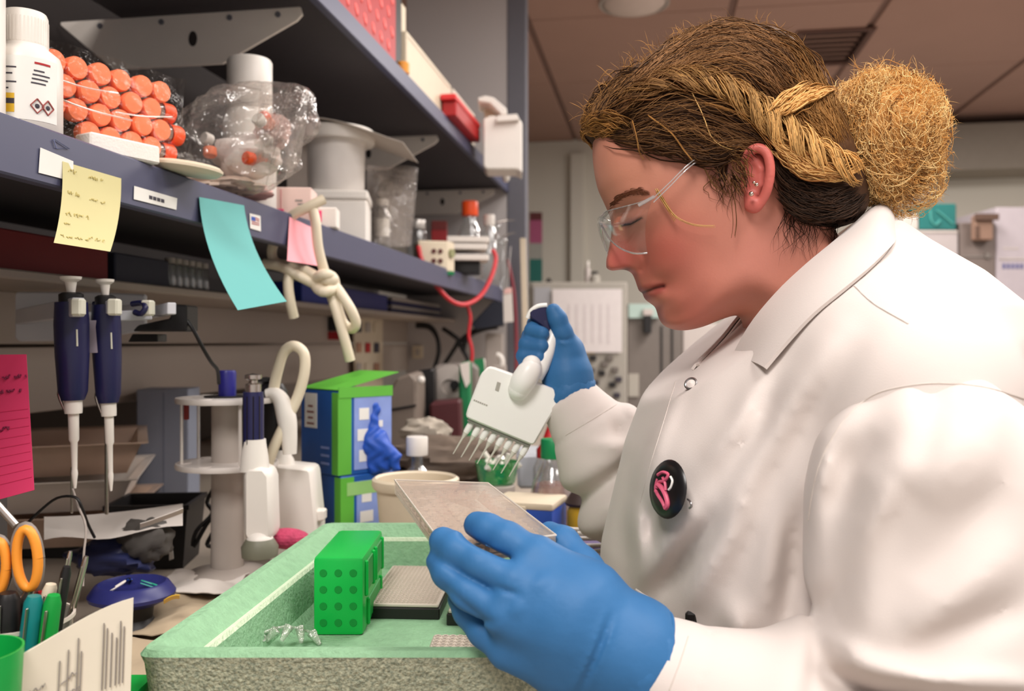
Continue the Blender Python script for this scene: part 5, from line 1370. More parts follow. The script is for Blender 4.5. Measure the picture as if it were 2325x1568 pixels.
part('ruled_line', [tube([qfn(*K, curl=cv, dz=-.0006)(s, t) for s in np.linspace(.02, .98, 8)], .0003, 4) for t in np.linspace(.40, .9, 9)], mat('pink_rule', (206, 44, 92), .7), pk, world=True)
# metal pans, boxes, bin, papers at the left back
for k, (z0, tl_, lab) in enumerate(((.02, .02, 'lowest steel pan in the stack behind the hanging pipettes'), (.072, -.04, 'middle steel pan of the stack, side light painted in as a paler colour'), (.125, .05, 'top steel pan of the stack behind the hanging pipettes'))):
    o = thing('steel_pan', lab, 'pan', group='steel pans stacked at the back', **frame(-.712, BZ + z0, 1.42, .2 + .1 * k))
    part('pan', loft([[Vector((sx * w, sy * l_, z)) for sx, sy in ((-1, -1), (1, -1), (1, 1), (-1, 1))] for w, l_, z in ((.085, .12, 0), (.105, .14, .045), (.115, .15, .047), (.115, .15, .049), (.100, .135, .046), (.082, .117, .003))], True, True), [mat('warm_steel', (214, 186, 166), .3, .35, var=.1), mat('steel_highlight', (240, 230, 220), .3, .2, var=.05)][k == 1], o)  # middle pan gets a paler colour to imitate light on its side
lone('pan_riser', 'dark block under the stacked steel pans', 'block', xf(box(.15, .2, .02, .002), loc=Wl(-.712, BZ, 1.42), rot=(0, 0, TH)), m_blk)
gbx = thing('grey_carton', 'tall blue grey carton standing behind the pipette carousel', 'box', **frame((362 - CX) / F * 1.60, BZ, 1.645, .12)); part('body', box(.091, .09, .238, .002), mat('blue_grey_card', (138, 144, 160), .6), gbx); part('fold_line', box(.0015, .001, .228, c=(.002, -.0452, .004)), mat('blue_grey_dark', (112, 118, 136), .6), gbx)
bn = thing('black_bin', 'black plastic bin below the blue grey carton', 'bin', **frame((345 - CX) / F * 1.28, BZ, 1.30, .1)); part('wall', loft([[Vector((sx * w, sy * l_, z)) for sx, sy in ((-1, -1), (1, -1), (1, 1), (-1, 1))] for w, l_, z in ((.048, .045, 0), (.056, .052, .085), (.059, .055, .086), (.059, .055, .093), (.053, .049, .093), (.046, .043, .004))], True, True), m_blk, bn)
part('tag', px_prism([(384, 1252), (392, 1248), (394, 1268), (384, 1272)], 1.24, .001), m_wht, bn, world=True)
lone('printed_sheet', 'white curled printed sheet lying behind the scissors', 'paper', sheet([[at(100 + 230 * s + 85 * s * s, 1225 - 52 * t - 30 * s * s - 6 * math.sin(s * 9) * (1 - t), 1.02 + .10 * t + .05 * s) for t in np.linspace(0, 1, 5)] for s in np.linspace(0, 1, 12)], .0006), m_paper, 50)
lone('curled_paper', 'narrow white paper strip curling up at the right of the printed sheet', 'paper', sheet([[at(318 + 98 * s, 1188 - 34 * s * s + 10 * t - 8 * math.sin(s * 3), 1.02 + .01 * t) for t in (0, .5, 1)] for s in np.linspace(0, 1, 10)], .0008), m_paper, 50)
crumple('dark_wrap', 'crumpled navy plastic wrap on the bench behind the dish', 'wrap', at(262, 1262, 1.10), .05, mat('navy_wrap', (46, 52, 92), .4, var=.3), 3, (1.4, .9, .55))
crumple('grey_wrap', 'dark grey crumpled pouch between sheet and black bin', 'pouch', at(330, 1225, 1.08), .035, mat('grey_wrap', (84, 80, 76), .6, var=.3), 5, (1.2, .7, .9))
lone('black_cable', 'thin black cable arching over the printed sheet', 'cable', tube(pts([(60, 1190, .98), (90, 1160, .98), (130, 1130, .98), (170, 1128, .98), (185, 1150, .98), (200, 1190, .99), (215, 1220, 1.0)]), .0016, 6, smooth=4), m_blk, 60)
lone('grey_cable', 'thin grey cable hanging before the printed sheet', 'cable', tube(pts([(165, 1110, 1.0), (178, 1150, .98), (195, 1195, .97), (190, 1260, .96), (188, 1330, .95)]), .0013, 6, smooth=4), m_gry, 60)
lone('knotted_cable', 'black cord looped beside the carousel post', 'cord', tube(pts([(484, 1110, 1.26), (470, 1140, 1.26), (482, 1165, 1.25), (446, 1205, 1.24), (440, 1240, 1.24), (476, 1180, 1.24), (486, 1200, 1.24), (470, 1235, 1.24), (484, 1236, 1.24), (488, 1205, 1.24)]), .003, 8, smooth=4), m_blk, 60)
# navy clip dish, towels
ds_ = thing('clip_dish', 'navy blue dish of coloured paper clips on the bench left of the tray', 'dish', **frame((300 - CX) / F * 1.0, BZ, 1.00))
part('pedestal', lathe([(.030, 0), (.022, .012), (.024, .028)], 28), m_blk, ds_, smooth=40)  # black stand, also fills in the shadow cast below the dish
part('bowl', lathe([(.0, .028), (.030, .028), (.046, .036), (.047, .040), (.040, .050), (.036, .052), (.030, .047), (.0, .045)], 40, cap=False), mat('navy_bowl', (40, 44, 104), .35), ds_, smooth=40)
clc = [mat('teal_clip', (40, 150, 140), .4), m_blk, m_wht, mat('green_clip', (60, 170, 130), .4), m_blu]
for k in range(5):
    a = k * 2.1; c_ = Vector((.018 * math.cos(a), .016 * math.sin(a), .049 + .001 * (k % 3)))
    lone('paper_clip', 'small %s paper clip lying in the navy dish' % ['teal', 'black', 'white', 'green', 'blue'][k % 5], 'clip', [([wm(ds_) @ p for p in s_[0]], s_[1]) for s_ in [xf(tube([Vector((-.008, -.002, 0)), Vector((.008, -.002, 0)), Vector((.010, .0, .001)), Vector((.008, .003, .001)), Vector((-.006, .003, .001)), Vector((-.008, .001, .002)), Vector((.004, .0005, .002))], .0009, 5, smooth=3), loc=c_, rot=(.4 * math.sin(k), .3, a))]], clc[k % 5], 60, 'paper clips in the navy dish')
def towel(label, c, w, h, seed, m, rz=0):
    q = np.random.default_rng(seed); g = []
    for i in range(14):
        row = []
        for j in range(12):
            s, t = i / 13 - .5, j / 11 - .5; z = .010 + .008 * math.sin(6 * s + q.normal() * .1 + seed) * math.cos(5 * t + seed) + q.normal() * .0014
            row.append(Vector(c) + Matrix.Rotation(rz, 3, 'Z') @ Vector((s * w, t * h, z)))
        g.append(row)
    return lone('paper_towel', label, 'paper towel', sheet(g, .0012), m, 60, 'crumpled towels on the bench')
towel('tan crumpled paper towel between the dish and the tray rim', Wl(-.385, BZ, 1.03), .12, .16, 1, m_tan, .3)
towel('tan crumpled paper towel under the pens in front of the dish', Wl(-.39, BZ, .86), .16, .14, 2, m_tan, -.2)
towel('pale crumpled paper towel right behind the navy dish', Wl(-.40, BZ + .005, 1.13), .10, .08, 4, m_paper, .1)
lone('yellow_tag', 'small yellow tag beside the navy dish', 'tag', sheet([[at(372 + 36 * s, 1362 - 12 * s + 8 * t - 16 * s * (1 - s), .95 + .02 * t) for t in (0, 1)] for s in np.linspace(0, 1, 5)], .001), m_ylw, 60)
# scissors and pens in a clear cup
cupc = lo(28, 1700, .60); cupw = Wl((28 - CX) / F * .645, BZ, .645); cp = thing('pen_cup', 'clear plastic cup of pens at the lower left corner', 'cup', cupw)
part('wall', lathe([(.0, .001), (.032, .001), (.033, .004), (.041, .122), (.040, .122), (.032, .005), (.0, .004)], 36, cap=False), film('cup_clear', (240, 244, 242), .08, gloss=.06, bump=.05), cp, smooth=40)
part('rim', lathe([(.0405, .120), (.0420, .121), (.0420, .1235), (.0400, .1235), (.0405, .120)], 36, cap=False), m_cedge, cp, smooth=40)
def pen(label, a, b, r, mb, mcap, frac=.3, cat='pen', nm='pen'):
    a, b = Vector(a), Vector(b); o = thing(nm, label, cat, a, group='pens in the clear cup')
    c_ = a.lerp(b, 1 - frac)
    part('barrel', tube([a, a.lerp(b, .04), c_], [r * .4, r, r], 12), mb, o, world=True, smooth=40)
    part('cap', tube([c_, c_.lerp(b, .1), c_.lerp(b, .9), b], [r * 1.15, r * 1.15, r * 1.0, r * .7], 12), mcap, o, world=True, smooth=40)
    part('pocket_clip', bar(c_.lerp(b, .15) + Vector((sn, -cs, 0)) * r * 1.3, c_.lerp(b, .85) + Vector((sn, -cs, 0)) * r * 1.3, .0022, .0012, .0003), m_steel, o, world=True)
base = lambda px, d: Wl((px - CX) / F * d, BZ + .008, d)
m_pgn = mat('pen_green', (24, 150, 62), .35); m_pbu = mat('pen_blue', (24, 52, 128), .35); m_teal = mat('pen_teal', (20, 120, 120), .35)
pen('teal and blue marker upright in the clear cup', base(30, .615), at(78, 1352, .612), .0062, m_pbu, m_teal, .30)
pen('green pen with a cream end leaning right in the cup', base(60, .62), at(122, 1350, .615), .0058, m_pgn, m_pgn, .42)
pen('thin black pen leaning furthest right in the cup', base(66, .63), at(152, 1285, .628), .0036, m_blk, m_blk, .3)
pen('black marker left of the teal one in the cup', base(5, .62), at(18, 1345, .616), .0078, m_blk, m_blk, .3)
pen('silver needle like spatula rising from the cup', base(64, .645), at(160, 1250, .65), .0018, m_steel, m_steel, .2)
pen('silver tweezers leaning right from the cup', base(72, .66), at(196, 1262, .668), .0024, m_steel, m_steel, .3)
pen('cream stick among the pens in the cup', base(40, .63), at(116, 1325, .63), .0050, m_cream, m_cream, .3)
pen('red capped pen between the blue and green pens', base(46, .635), at(96, 1342, .636), .0042, m_blk, m_red, .2)
sc_ = thing('scissors', 'scissors with orange ringed grey handles standing in the pen cup', 'scissors', base(28, .64))
m_org = mat('orange_grip', (240, 150, 50), .45); m_hgry = mat('grey_grip', (128, 120, 114), .5)
def ringh(c, rx, ry, d, tilt, ph):
    P_ = []
    for k in range(25):
        a = 2 * PI * k / 24; x, y = rx * math.cos(a), ry * math.sin(a); P_.append(at(c[0] + x * math.cos(tilt) - y * math.sin(tilt), c[1] + x * math.sin(tilt) + y * math.cos(tilt), d))
    return P_
for c, rx, ry, t in (((62, 1268), 30, 76, -.06), ((-10, 1290), 30, 70, .08)):
    part('handle_lining', tube(ringh(c, rx * .80, ry * .88, .629, t, 0), .0034, 10, cap=False), m_org, sc_, world=True, smooth=60); part('handle', tube(ringh(c, rx, ry, .633, t, 0), .0030, 10, cap=False), m_hgry, sc_, world=True, smooth=60)
part('blade', [bar(at(66, 1340, .632), at(40, 1640, .634), .002, .010, .0004), bar(at(10, 1350, .636), at(30, 1640, .637), .002, .010, .0004)], m_steel, sc_, world=True)
part('shank', [tube(pts([(72, 1335, .631), (58, 1372, .632), (44, 1420, .633)]), [.004, .0055, .004], 10, smooth=3), tube(pts([(0, 1350, .635), (16, 1385, .635), (28, 1425, .635)]), [.004, .0055, .004], 10, smooth=3)], m_steel, sc_, world=True, smooth=60)
lone('glass_rod', 'shiny metal rod lying at the far left above the scissors', 'rod', tube(pts([(-20, 1130, .70), (36, 1192, .70)]), .0032, 10), m_steel, 60)
gc = thing('green_cup', 'translucent green cup at the lower left edge', 'cup', **frame((-18 - CX) / F * .575, BZ, .55)); part('wall', lathe([(.0, .001), (.022, .001), (.024, .004), (.031, .132), (.0295, .132), (.023, .005), (.0, .004)], 30, cap=False), mat('green_cup_plastic', (20, 160, 70), .3), gc, smooth=40)
# standing printed envelope in front, green lid corner at the frame edge
cvx = lambda s, t: (0, -16 * math.sin(PI * s) * (1 - t) + 6 * math.sin(5 * s), .006 * math.sin(PI * s))
Ke = [(30, 1496, .556), (303, 1362, .60), (288, 1856, .60), (0, 1942, .556)]
ev = note('printed_envelope', 'white folded data sheet with printed columns standing at the lower left', qgrid(*Ke, n=12, m_=8, curl=cvx), mat('off_white_paper', (222, 214, 196), .8, var=.05, vscale=40), th=.0012)
fe = qfn(*Ke, curl=cvx, dz=-.0016)
part('printed_column', [tube([fe(s, t) for t in np.linspace(.07 + .03 * k % .1, .38, 8)], .00045, 4) for k, s in enumerate((.76, .79, .83, .87, .90, .93, .58, .55, .47, .40))], mat('faint_ink', (150, 142, 136), .8), ev, world=True)
scribble(fe, [(.29, .12, .34, .03), (.24, .42, .56, .03), (.32, .5, .6, .025), (.22, .15, .3, .025)], mat('faint_ink', (150, 142, 136), .8), ev, .0004, 9)
gr2 = thing('green_tray', 'green plastic tray cut off by the bottom edge left of the tray', 'tray', **frame((252 - CX) / F * .64, -.262, .645)); part('plate', box(.042, .05, .010, .004, 2), m_grn, gr2, smooth=40); part('grip', box(.02, .006, .004, .001, c=(0, 0, .010)), m_grn, gr2)
lone('lid_block', 'grey block beneath the green tray at the bottom edge', 'block', lbox((236 - CX) / F * .64, (272 - CX) / F * .64, BZ, -.262, .630, .660, .002), m_gry)
# ================================================================== on, under and above the shelves
ZS = ZM                                        # top of the middle shelf
def shl(px, X, z=None): return dict(loc=(X, ycol(px, X), ZS if z is None else z))
def dX(px, X): return depth(onx(px, 775, X))
m_orange = mat('orange_cap', (255, 138, 96), .45, var=.05); m_orangd = mat('deep_orange_cap', (240, 84, 30), .45)
m_foamwt = mat('white_foam', (232, 226, 218), .8, bump=.2, bscale=400); m_clrbag = film('clear_bag', (252, 250, 248), .07, (236, 226, 220), .05, 1.0, 45, .10, edge=.45)
m_tube = film('tube_clear', (246, 240, 232), .35, (226, 216, 204), .1, .05)
def wrapm(r, a0, a1, z0, z1, n=8):
    """patch on a cylinder of radius r"""
    v = []
    for z in (z0, z1):
        for k in range(n + 1):
            a = a0 + (a1 - a0) * k / n; v.append(Vector((r * math.cos(a), r * math.sin(a), z)))
    return v, [[k, k + 1, n + 2 + k, n + 1 + k] for k in range(n)]
# labelled white bottle at the left end
o = thing('reagent_bottle', 'white labelled reagent bottle at the left end of the middle shelf', 'bottle', **shl(57, -.612))
part('body', lathe([(.0, 0), (.031, 0), (.0335, .003), (.0335, .072), (.031, .080), (.021, .088), (.0195, .094)], 40, cap=False), m_wht, o, smooth=40)
part('cap', lathe([(.0, .089), (.0205, .089), (.0208, .092), (.0205, .119), (.0190, .1225), (.0, .123)], 40, cap=False), m_wht, o, smooth=40)
part('cap_rib', [xf(box(.0008, .0010, .024), loc=(.0206 * math.cos(a), .0206 * math.sin(a), .091), rot=(0, 0, a)) for a in np.arange(40) * PI / 20], m_wht, o)
fa = -PI / 2 + .55
part('label', wrapm(.0338, fa - 1.35, fa + 1.05, .012, .072, 16), m_label, o, smooth=40)
tx = []
for k, (a0, a1, z) in enumerate(((.35, .80, .066), (.33, .62, .059), (.30, .78, .055), (.28, .72, .051), (.26, .66, .047), (-.75, -.1, .060), (-.7, -.2, .054), (-.75, -.1, .046), (-.75, -.3, .040))):
    tx.append(wrapm(.0341, fa + a0, fa + a1, z, z + (.0014 if k else .002), 6))
part('label_print', tx[1:], m_ink, o, smooth=40); part('label_print', tx[:1], m_red, o, smooth=40, label='red print on the label')
part('yellow_band', wrapm(.0341, fa - 1.3, fa - .15, .018, .036, 6), m_ylw, o, smooth=40); part('black_band', wrapm(.0342, fa - 1.3, fa - .15, .026, .031, 6), m_ink, o, smooth=40)
for a in (.42, .72):
    c_ = .0343; cc = Vector((c_ * math.cos(fa + a), c_ * math.sin(fa + a), .026)); M_ = Matrix.Translation(cc) @ Euler((0, 0, fa + a)).to_matrix().to_4x4()
    part('hazard_diamond', [xf(bar((0, p[0], p[1]), (0, q[0], q[1]), .0012, .0009, 0), M=M_) for p, q in (((-.006, 0), (0, .007)), ((0, .007), (.006, 0)), ((.006, 0), (0, -.007)), ((0, -.007), (-.006, 0)))], mat('hazard_red', (150, 70, 66), .6), o)
    part('hazard_mark', xf(ball(.0022, 8, 6, (.3, 1, 1)), M=M_), m_ink, o)
lone('tall_bottle', 'pale bottle cut off by the upper left corner of the photo', 'bottle', xf(lathe([(.0, 0), (.030, 0), (.030, .15), (.018, .17), (.018, .20), (.0, .20)], 28, cap=False), loc=(-.625, ycol(-72, -.625), ZS)), m_wht, 40)
# stack of orange capped tubes, faces to the room
e_ = np.array([math.sin(math.radians(31)), math.cos(math.radians(31))]); n_ = np.array([e_[1], -e_[0]])
p0 = np.array([(150 - CX) / F * .93, .93]); cr = .0122
tubes = 0; proto = None
for row in range(4):
    for k in range(6):
        s_ = -.030 + k * .0262 + (row % 2) * .0131; z = .224 + row * .0222
        if row == 0 and k < 2: continue
        c_ = p0 + e_ * s_ - n_ * .002 * (k % 2)
        lab = ['bottom', 'second', 'third', 'top'][row] + ' row of orange capped tubes, ' + ['leftmost tube', 'second tube from the left', 'third tube from the left', 'third tube from the right', 'second tube from the right', 'rightmost tube'][k]
        w_ = Wl(c_[0], z, c_[1]); hd = math.atan2(n_[1], n_[0]) + TH
        if proto is None:
            proto = thing('conical_tube', lab, 'tube', w_, hd, 'orange capped tubes stacked on the shelf')
            part('cap', xf(lathe([(.0118, -.004), (cr, -.002), (cr, .006), (.0112, .0085), (.0, .0092)], 22, cap=False), rot=(0, PI / 2, 0)), m_orange, proto, smooth=40)
            part('body', xf(lathe([(.0, -.100), (.003, -.099), (.0095, -.080), (.0100, -.004)], 16, cap=False), rot=(0, PI / 2, 0)), m_tube, proto, smooth=40)
        else:
            dup(proto, loc=w_, label=lab)
for k in range(3):
    c_ = p0 + e_ * (.134 + .012 * (k % 2)) - n_ * .02; w_ = Wl(c_[0], .226 + .024 * k, c_[1])
    d2 = thing('conical_tube', ['lowest', 'middle', 'topmost'][k] + ' deep orange capped tube turned sideways at the right of the stack', 'tube', w_, math.atan2(e_[1], e_[0]) + TH, 'orange tubes turned sideways')
    part('cap', xf(lathe([(.0118, -.004), (cr, -.002), (cr, .010), (.0112, .0125), (.0, .013)], 22, cap=False), rot=(0, PI / 2, 0)), m_orangd, d2, smooth=40); part('body', xf(lathe([(.0, -.06), (.0100, -.004)], 16, cap=False), rot=(0, PI / 2, 0)), m_tube, d2, smooth=40)
def rbx(nm, label, cat, c, sx, sy, sz, rz, m, bev=.002, **k):
    return lone(nm, label, cat, xf(box(sx, sy, sz, bev), loc=c, rot=(0, 0, rz)), m, None, loc=c, **k)
hd = math.atan2(n_[1], n_[0]) + TH
cbx = p0 + e_ * .045 - n_ * .045
fb = thing('foam_rack', 'white foam rack under the stack of orange capped tubes', 'rack', Wl(cbx[0], .199, cbx[1]), hd); part('block', box(.085, .17, .0125, .002), m_foamwt, fb); part('front_edge', box(.004, .172, .004, .001, c=(.044, 0, .009)), m_foamwt, fb)
cbx = p0 + e_ * .048 + n_ * .020
rbx('white_carton', 'small white carton in front of the orange tube stack', 'box', Wl(cbx[0], .199, cbx[1]), .028, .085, .020, hd, m_foamwt)
lone('foam_disc', 'round edged cream foam disc lying right of the white carton', 'disc', xf(lathe([(.0, 0), (.034, 0), (.040, .005), (.040, .008), (.036, .011), (.0, .012)], 28, cap=False), loc=Wl(-.385, .199, 1.045), rot=(0, .12, 0)), m_cream, 40)
wr = []
for i in range(14):
    row_ = []
    for j in range(9):
        c_ = p0 + e_ * (-.05 + .19 * i / 13) + n_ * (.0125 + .0035 * math.sin(i * 1.9 + j) + .002 * math.sin(j * 2.6)); row_.append(Wl(c_[0], .214 + .095 * j / 8, c_[1]))
    wr.append(row_)
lone('plastic_wrap', 'clear plastic wrap over the orange capped tubes', 'plastic wrap', sheet(wr, .0003), film('clear_wrap', (254, 252, 250), .0, gloss=.0, bump=.7, bscale=70, edge=.10), 60)
m_fold = film('wrap_fold', (252, 250, 248), .45, (250, 232, 222), .2, .1, edge=.3)
for k, (a, b) in enumerate((((140, 182), (268, 214)), ((140, 226), (300, 276)), ((262, 254), (392, 268)))):
    part('fold', tube([at(a[0] + (b[0] - a[0]) * t, a[1] + (b[1] - a[1]) * t + 3 * math.sin(4 * t), .915 + .09 * (a[0] + (b[0] - a[0]) * t - 140) / 250 - .004) for t in np.linspace(0, 1, 8)], .0011, 6), m_fold, bpy.data.objects['plastic_wrap'], world=True, smooth=60)
# crumpled clear bag with bits inside and the jar behind it
def bagshape(c, rx, ry, rz, seed, n=.3, nu=44, nv=30, peak=None):
    u_, f_ = ball(1.0, nu, nv); q = np.random.default_rng(seed); K = q.normal(size=(9, 3)) * 3.0; ph = q.random(9) * 6.28; out = []
    for p in u_:
        v = np.array([p.x, p.y, p.z]); s_ = sum(abs(math.sin(K[i] @ v + ph[i])) for i in range(9)) / 9 - .62; k_ = 1 + n * 2.2 * s_
        if peak is not None: k_ += peak[3] * max(0, v @ np.array(peak[:3])) ** 6
        w_ = v * k_; out.append(Wl(c[0] + rx * w_[0], c[1] + ry * w_[2], c[2] + rz * w_[1]))
    return out, f_
bc_ = lo(545, 318, 1.25)
bag = thing('plastic_bag', 'crumpled clear plastic bag of small parts right of the orange tubes', 'bag', Wl(bc_[0], .199, bc_[2]))
part('film', bagshape(bc_, .088, .070, .060, 4, .34, peak=(.75, 0, .65, .55)), m_clrbag, bag, world=True, smooth=80)
part('bag_mouth', [sheet([[at(590 + 112 * s - 20 * t, 205 + 175 * t + 12 * math.sin(7 * s + 3 * t) - 6 * s, 1.20 + .03 * math.sin(5 * s + 2 * t)) for t in np.linspace(0, 1, 12)] for s in np.linspace(0, 1, 12)], .0003), tube(pts([(604, 420, 1.2), (618, 360, 1.19), (640, 270, 1.19), (662, 215, 1.2)]), .0011, 6, smooth=4)], m_clrbag, bag, world=True, smooth=70)
crumple('white_tissue', 'white crumpled wrapping inside the clear bag', 'tissue', bc_ + np.array([0, -.020, .01]) if False else Wl(*(bc_ + np.array([.005, -.022, .012]))), .046, mat('bag_white', (232, 222, 216), .6, var=.1, vscale=50), 31, (1.3, .9, .75))
crumple('pink_tissue', 'pinkish crumpled wrapping at the right inside the clear bag', 'tissue', Wl(*(bc_ + np.array([.040, .015, .02]))), .030, mat('bag_pink', (222, 190, 184), .6, var=.15, vscale=50), 33, (1, .9, 1.1))
for k in range(11):
    c_ = bc_ + np.array([rng.uniform(-.055, .055), rng.uniform(-.035, .04), rng.uniform(-.03, .03)])
    b_ = thing('bottle_cap', 'small %s cap loose inside the crumpled clear bag' % ['orange', 'white', 'deep orange', 'white'][k % 4], 'cap', Wl(*c_), group='caps inside the clear bag')
    part('shell', xf(lathe([(.009, 0), (.0095, .010), (.008, .012), (0, .012)], 14), rot=(rng.random() * 3, rng.random() * 3, 0)), [m_orange, m_wht, m_orangd, m_wht][k % 4], b_, smooth=40)
crumple('flat_packet', 'cream crumpled packet lying under the clear bag', 'packet', at(500, 425, 1.26), .058, mat('cream_film', (226, 204, 186), .5, var=.15, vscale=60), 8, (1.3, 1.0, .30))
jr = thing('lidded_jar', 'white jar with a tall ribbed lid standing behind the clear bag', 'jar', **frame((567 - CX) / F * 1.42, .199, 1.42))
part('body', lathe([(.0, 0), (.040, 0), (.042, .004), (.042, .155), (.037, .168), (.034, .172)], 36, cap=False), m_wht, jr, smooth=40); part('lid', lathe([(.034, .172), (.0355, .175), (.0355, .250), (.033, .254), (.0, .255)], 36, cap=False), m_wht, jr, smooth=40)
# tub on a foam box, sheet on top
tb_ = thing('plastic_tub', 'white tub with a wide flat lid standing on a foam box', 'tub', **frame((760 - CX) / F * 1.86, .310, 1.86))
part('body', lathe([(.0, 0), (.060, 0), (.062, .003), (.064, .108), (.058, .112)], 44, cap=False), mat('glossy_white_tub', (226, 220, 214), .15, spec=.6), tb_, smooth=40)
part('lid', lathe([(.064, .106), (.082, .106), (.084, .110), (.084, .130), (.080, .134), (.060, .135), (.056, .139), (.0, .139)], 44, cap=False), m_wht, tb_, smooth=40)
fx = thing('foam_box', 'squat white foam box that carries the wide lidded tub', 'box', **frame((770 - CX) / F * 1.84, .199, 1.86, .1)); part('body', box(.118, .13, .090, .004), m_foamwt, fx); part('lid', box(.122, .134, .020, .004, c=(0, 0, .0905)), m_foamwt, fx)
lone('loose_sheet', 'white sheet lying on the wide tub lid and drooping right', 'paper', sheet([[Wl((690 + 235 * s + 10 * t - CX) / F * 1.85, .452 - .02 * s - .028 * s * s + .004 * math.sin(5 * s), 1.77 + .20 * t) for t in np.linspace(0, 1, 5)] for s in np.linspace(0, 1, 12)], .001), mat('sheet_grey', (200, 190, 180), .7), 60)
rbx('grey_tin', 'grey carton standing left of the wide lidded tub', 'box', Wl((672 - CX) / F * 1.80, .199, 1.86), .05, .08, .215, TH, mat('grey_card', (178, 166, 156), .7))
# pinkish cartons with magenta labels
ca = thing('pink_carton', 'pale pink carton with magenta label at the front edge of the shelf', 'carton', **frame((655 - CX) / F * 1.50, .199, 1.52, .06)); part('body', box(.078, .06, .062, .0015), mat('pale_pink_card', (236, 206, 196), .6, var=.05), ca)
part('magenta_label', box(.034, .001, .013, .0002, c=(-.024, -.0305, .012)), mat('magenta_label', (236, 62, 120), .5), ca); part('edge_line', [box(.001, .0008, .05, c=(x, -.0304, .008)) for x in (-.030, -.012)], mat('pink_line', (206, 110, 120), .6), ca)
part('print_mark', [box(.012, .0008, .003, c=(.018 + .004 * k, -.0304, .038 - .006 * k)) for k in range(2)], mat('faint_ink', (150, 142, 136), .8), ca)
cb = thing('white_packet', 'white packet with a square magenta label beside the pale pink carton', 'packet', **frame((728 - CX) / F * 1.56, .199, 1.56, .06)); part('body', box(.062, .04, .036, .002), m_foamwt, cb); part('magenta_label', box(.022, .001, .020, .0002, c=(-.006, -.0205, .010)), mat('magenta_label', (236, 62, 120), .5), cb)
crumple('pink_packet', 'pale pink crumpled film packet in front of the clear bag', 'packet', at(545, 440, 1.36), .045, mat('pink_film', (236, 190, 182), .45, var=.12, vscale=60), 12, (1.5, .7, .30))
# zip bag with a clear vial
zb = thing('zip_bag', 'clear zip bag standing on the shelf with a small vial inside', 'bag', **frame((880 - CX) / F * 1.98, .199, 1.98))
part('film', sheet([[at(832 + 118 * s - 10 * s * (1 - t) * 0 - 16 * (t) * s, 372 + 10 * s + 178 * t + 4 * math.sin(6 * s + 4 * t), 1.96 + .014 * math.sin(5 * s + 3 * t)) for t in np.linspace(0, 1, 12)] for s in np.linspace(0, 1, 10)], .0003), m_clrbag, zb, world=True, smooth=70)
part('film', sheet([[at(834 + 112 * s - 16 * t * s, 376 + 10 * s + 174 * t, 2.0 + .012 * math.sin(4 * s + 5 * t)) for t in np.linspace(0, 1, 10)] for s in np.linspace(0, 1, 8)], .0003), m_clrbag, zb, world=True, smooth=70)
part('zip_strip', tube(pts([(856, 396), (900, 400), (948, 408)], 1.955), .0015, 6), m_clrbag, zb, world=True, smooth=60)
vl = thing('vial', 'small clear vial with a white cap inside the zip bag', 'vial', **frame((868 - CX) / F * 1.985, .205, 1.985)); part('body', lathe([(.0, 0), (.018, 0), (.020, .003), (.020, .075), (.012, .09), (.011, .10)], 24, cap=False), m_clr, vl, smooth=40); part('cap', lathe([(.0, .1), (.014, .1), (.014, .115), (0, .116)], 20, cap=False), m_wht, vl, smooth=40); part('label', wrapm(.0203, -2.6, -.5, .03, .07), m_label, vl, smooth=40)
# power unit, trays, bottles at the far end
pu = thing('power_unit', 'cream electrophoresis power unit with four sockets on the shelf edge', 'power unit', **frame((985 - CX) / F * 2.36, .190, 2.42, .25))
part('case', prism([(-.055, -.04), (.025, -.04), (.05, -.01), (.05, .05), (-.055, .05)], .082, .003), m_cream, pu, smooth=30)
part('socket', [xf(cyl(.0065, .003, 12), loc=(x, -.0395, z), rot=(PI / 2, 0, 0)) for x in (-.012, .006) for z in (.028, .054)], mat('socket_brown', (90, 40, 36), .5), pu); part('dial', xf(cyl(.012, .008, 16), loc=(.036, -.026, .050), rot=(PI / 2, 0, .8)), mat('dial_olive', (140, 140, 100), .5), pu, smooth=40)
part('foot_strip', box(.10, .07, .009, .001, c=(-.004, .004, -.0085)), mat('dark_green_cap', (16, 128, 74), .4), pu)
for k, (y, w) in enumerate(((540, 92), (556, 84), (580, 90))):
    o = thing('paper_tray', ['top', 'middle', 'bottom'][k] + ' white tray in the small stack right of the power unit', 'tray', Wl((1060 - CX) / F * 2.6, (CY - y - 14) / F * 2.6 , 2.60), TH + .1, 'white trays by the power unit')
    part('tray_floor', box(w / F * 2.6, .12, .004, .001), m_paper, o); part('tray_wall', [box(w / F * 2.6, .004, .016, .001, c=(0, -.06, 0)), box(.004, .12, .014, .001, c=(w / F * 1.3, 0, 0))], m_paper, o)
part('tray_stand', lbox((1032 - CX) / F * 2.6, (1090 - CX) / F * 2.6, .199, .245, 2.57, 2.66, .002), m_blk, bpy.data.objects['paper_tray'], world=True)
o = bottle('culture_bottle', 'clear bottle with an orange cap at the far end of the middle shelf', 1067, 2.80, .199, [(.0, 0), (.036, 0), (.038, .004), (.038, .14), (.030, .165), (.022, .178), (.022, .20)], .20, .026, .045, m_clr, m_orangd)
rd = thing('red_carton', 'small red carton left of the orange capped bottle', 'carton', **frame((994 - CX) / F * 2.85, .199, 2.90, .1)); part('body', box(.052, .05, .19, .002), m_red, rd); part('flap', box(.05, .002, .03, .0005, c=(0, -.026, .165)), mat('dark_red_plastic', (120, 34, 30), .5), rd)
o = bottle('squat_bottle', 'small bottle with a white cap right of the orange capped bottle', 1111, 2.85, .199, [(.0, 0), (.026, 0), (.027, .004), (.027, .15), (.018, .165), (.016, .175)], .175, .018, .035, m_clr, m_wht)
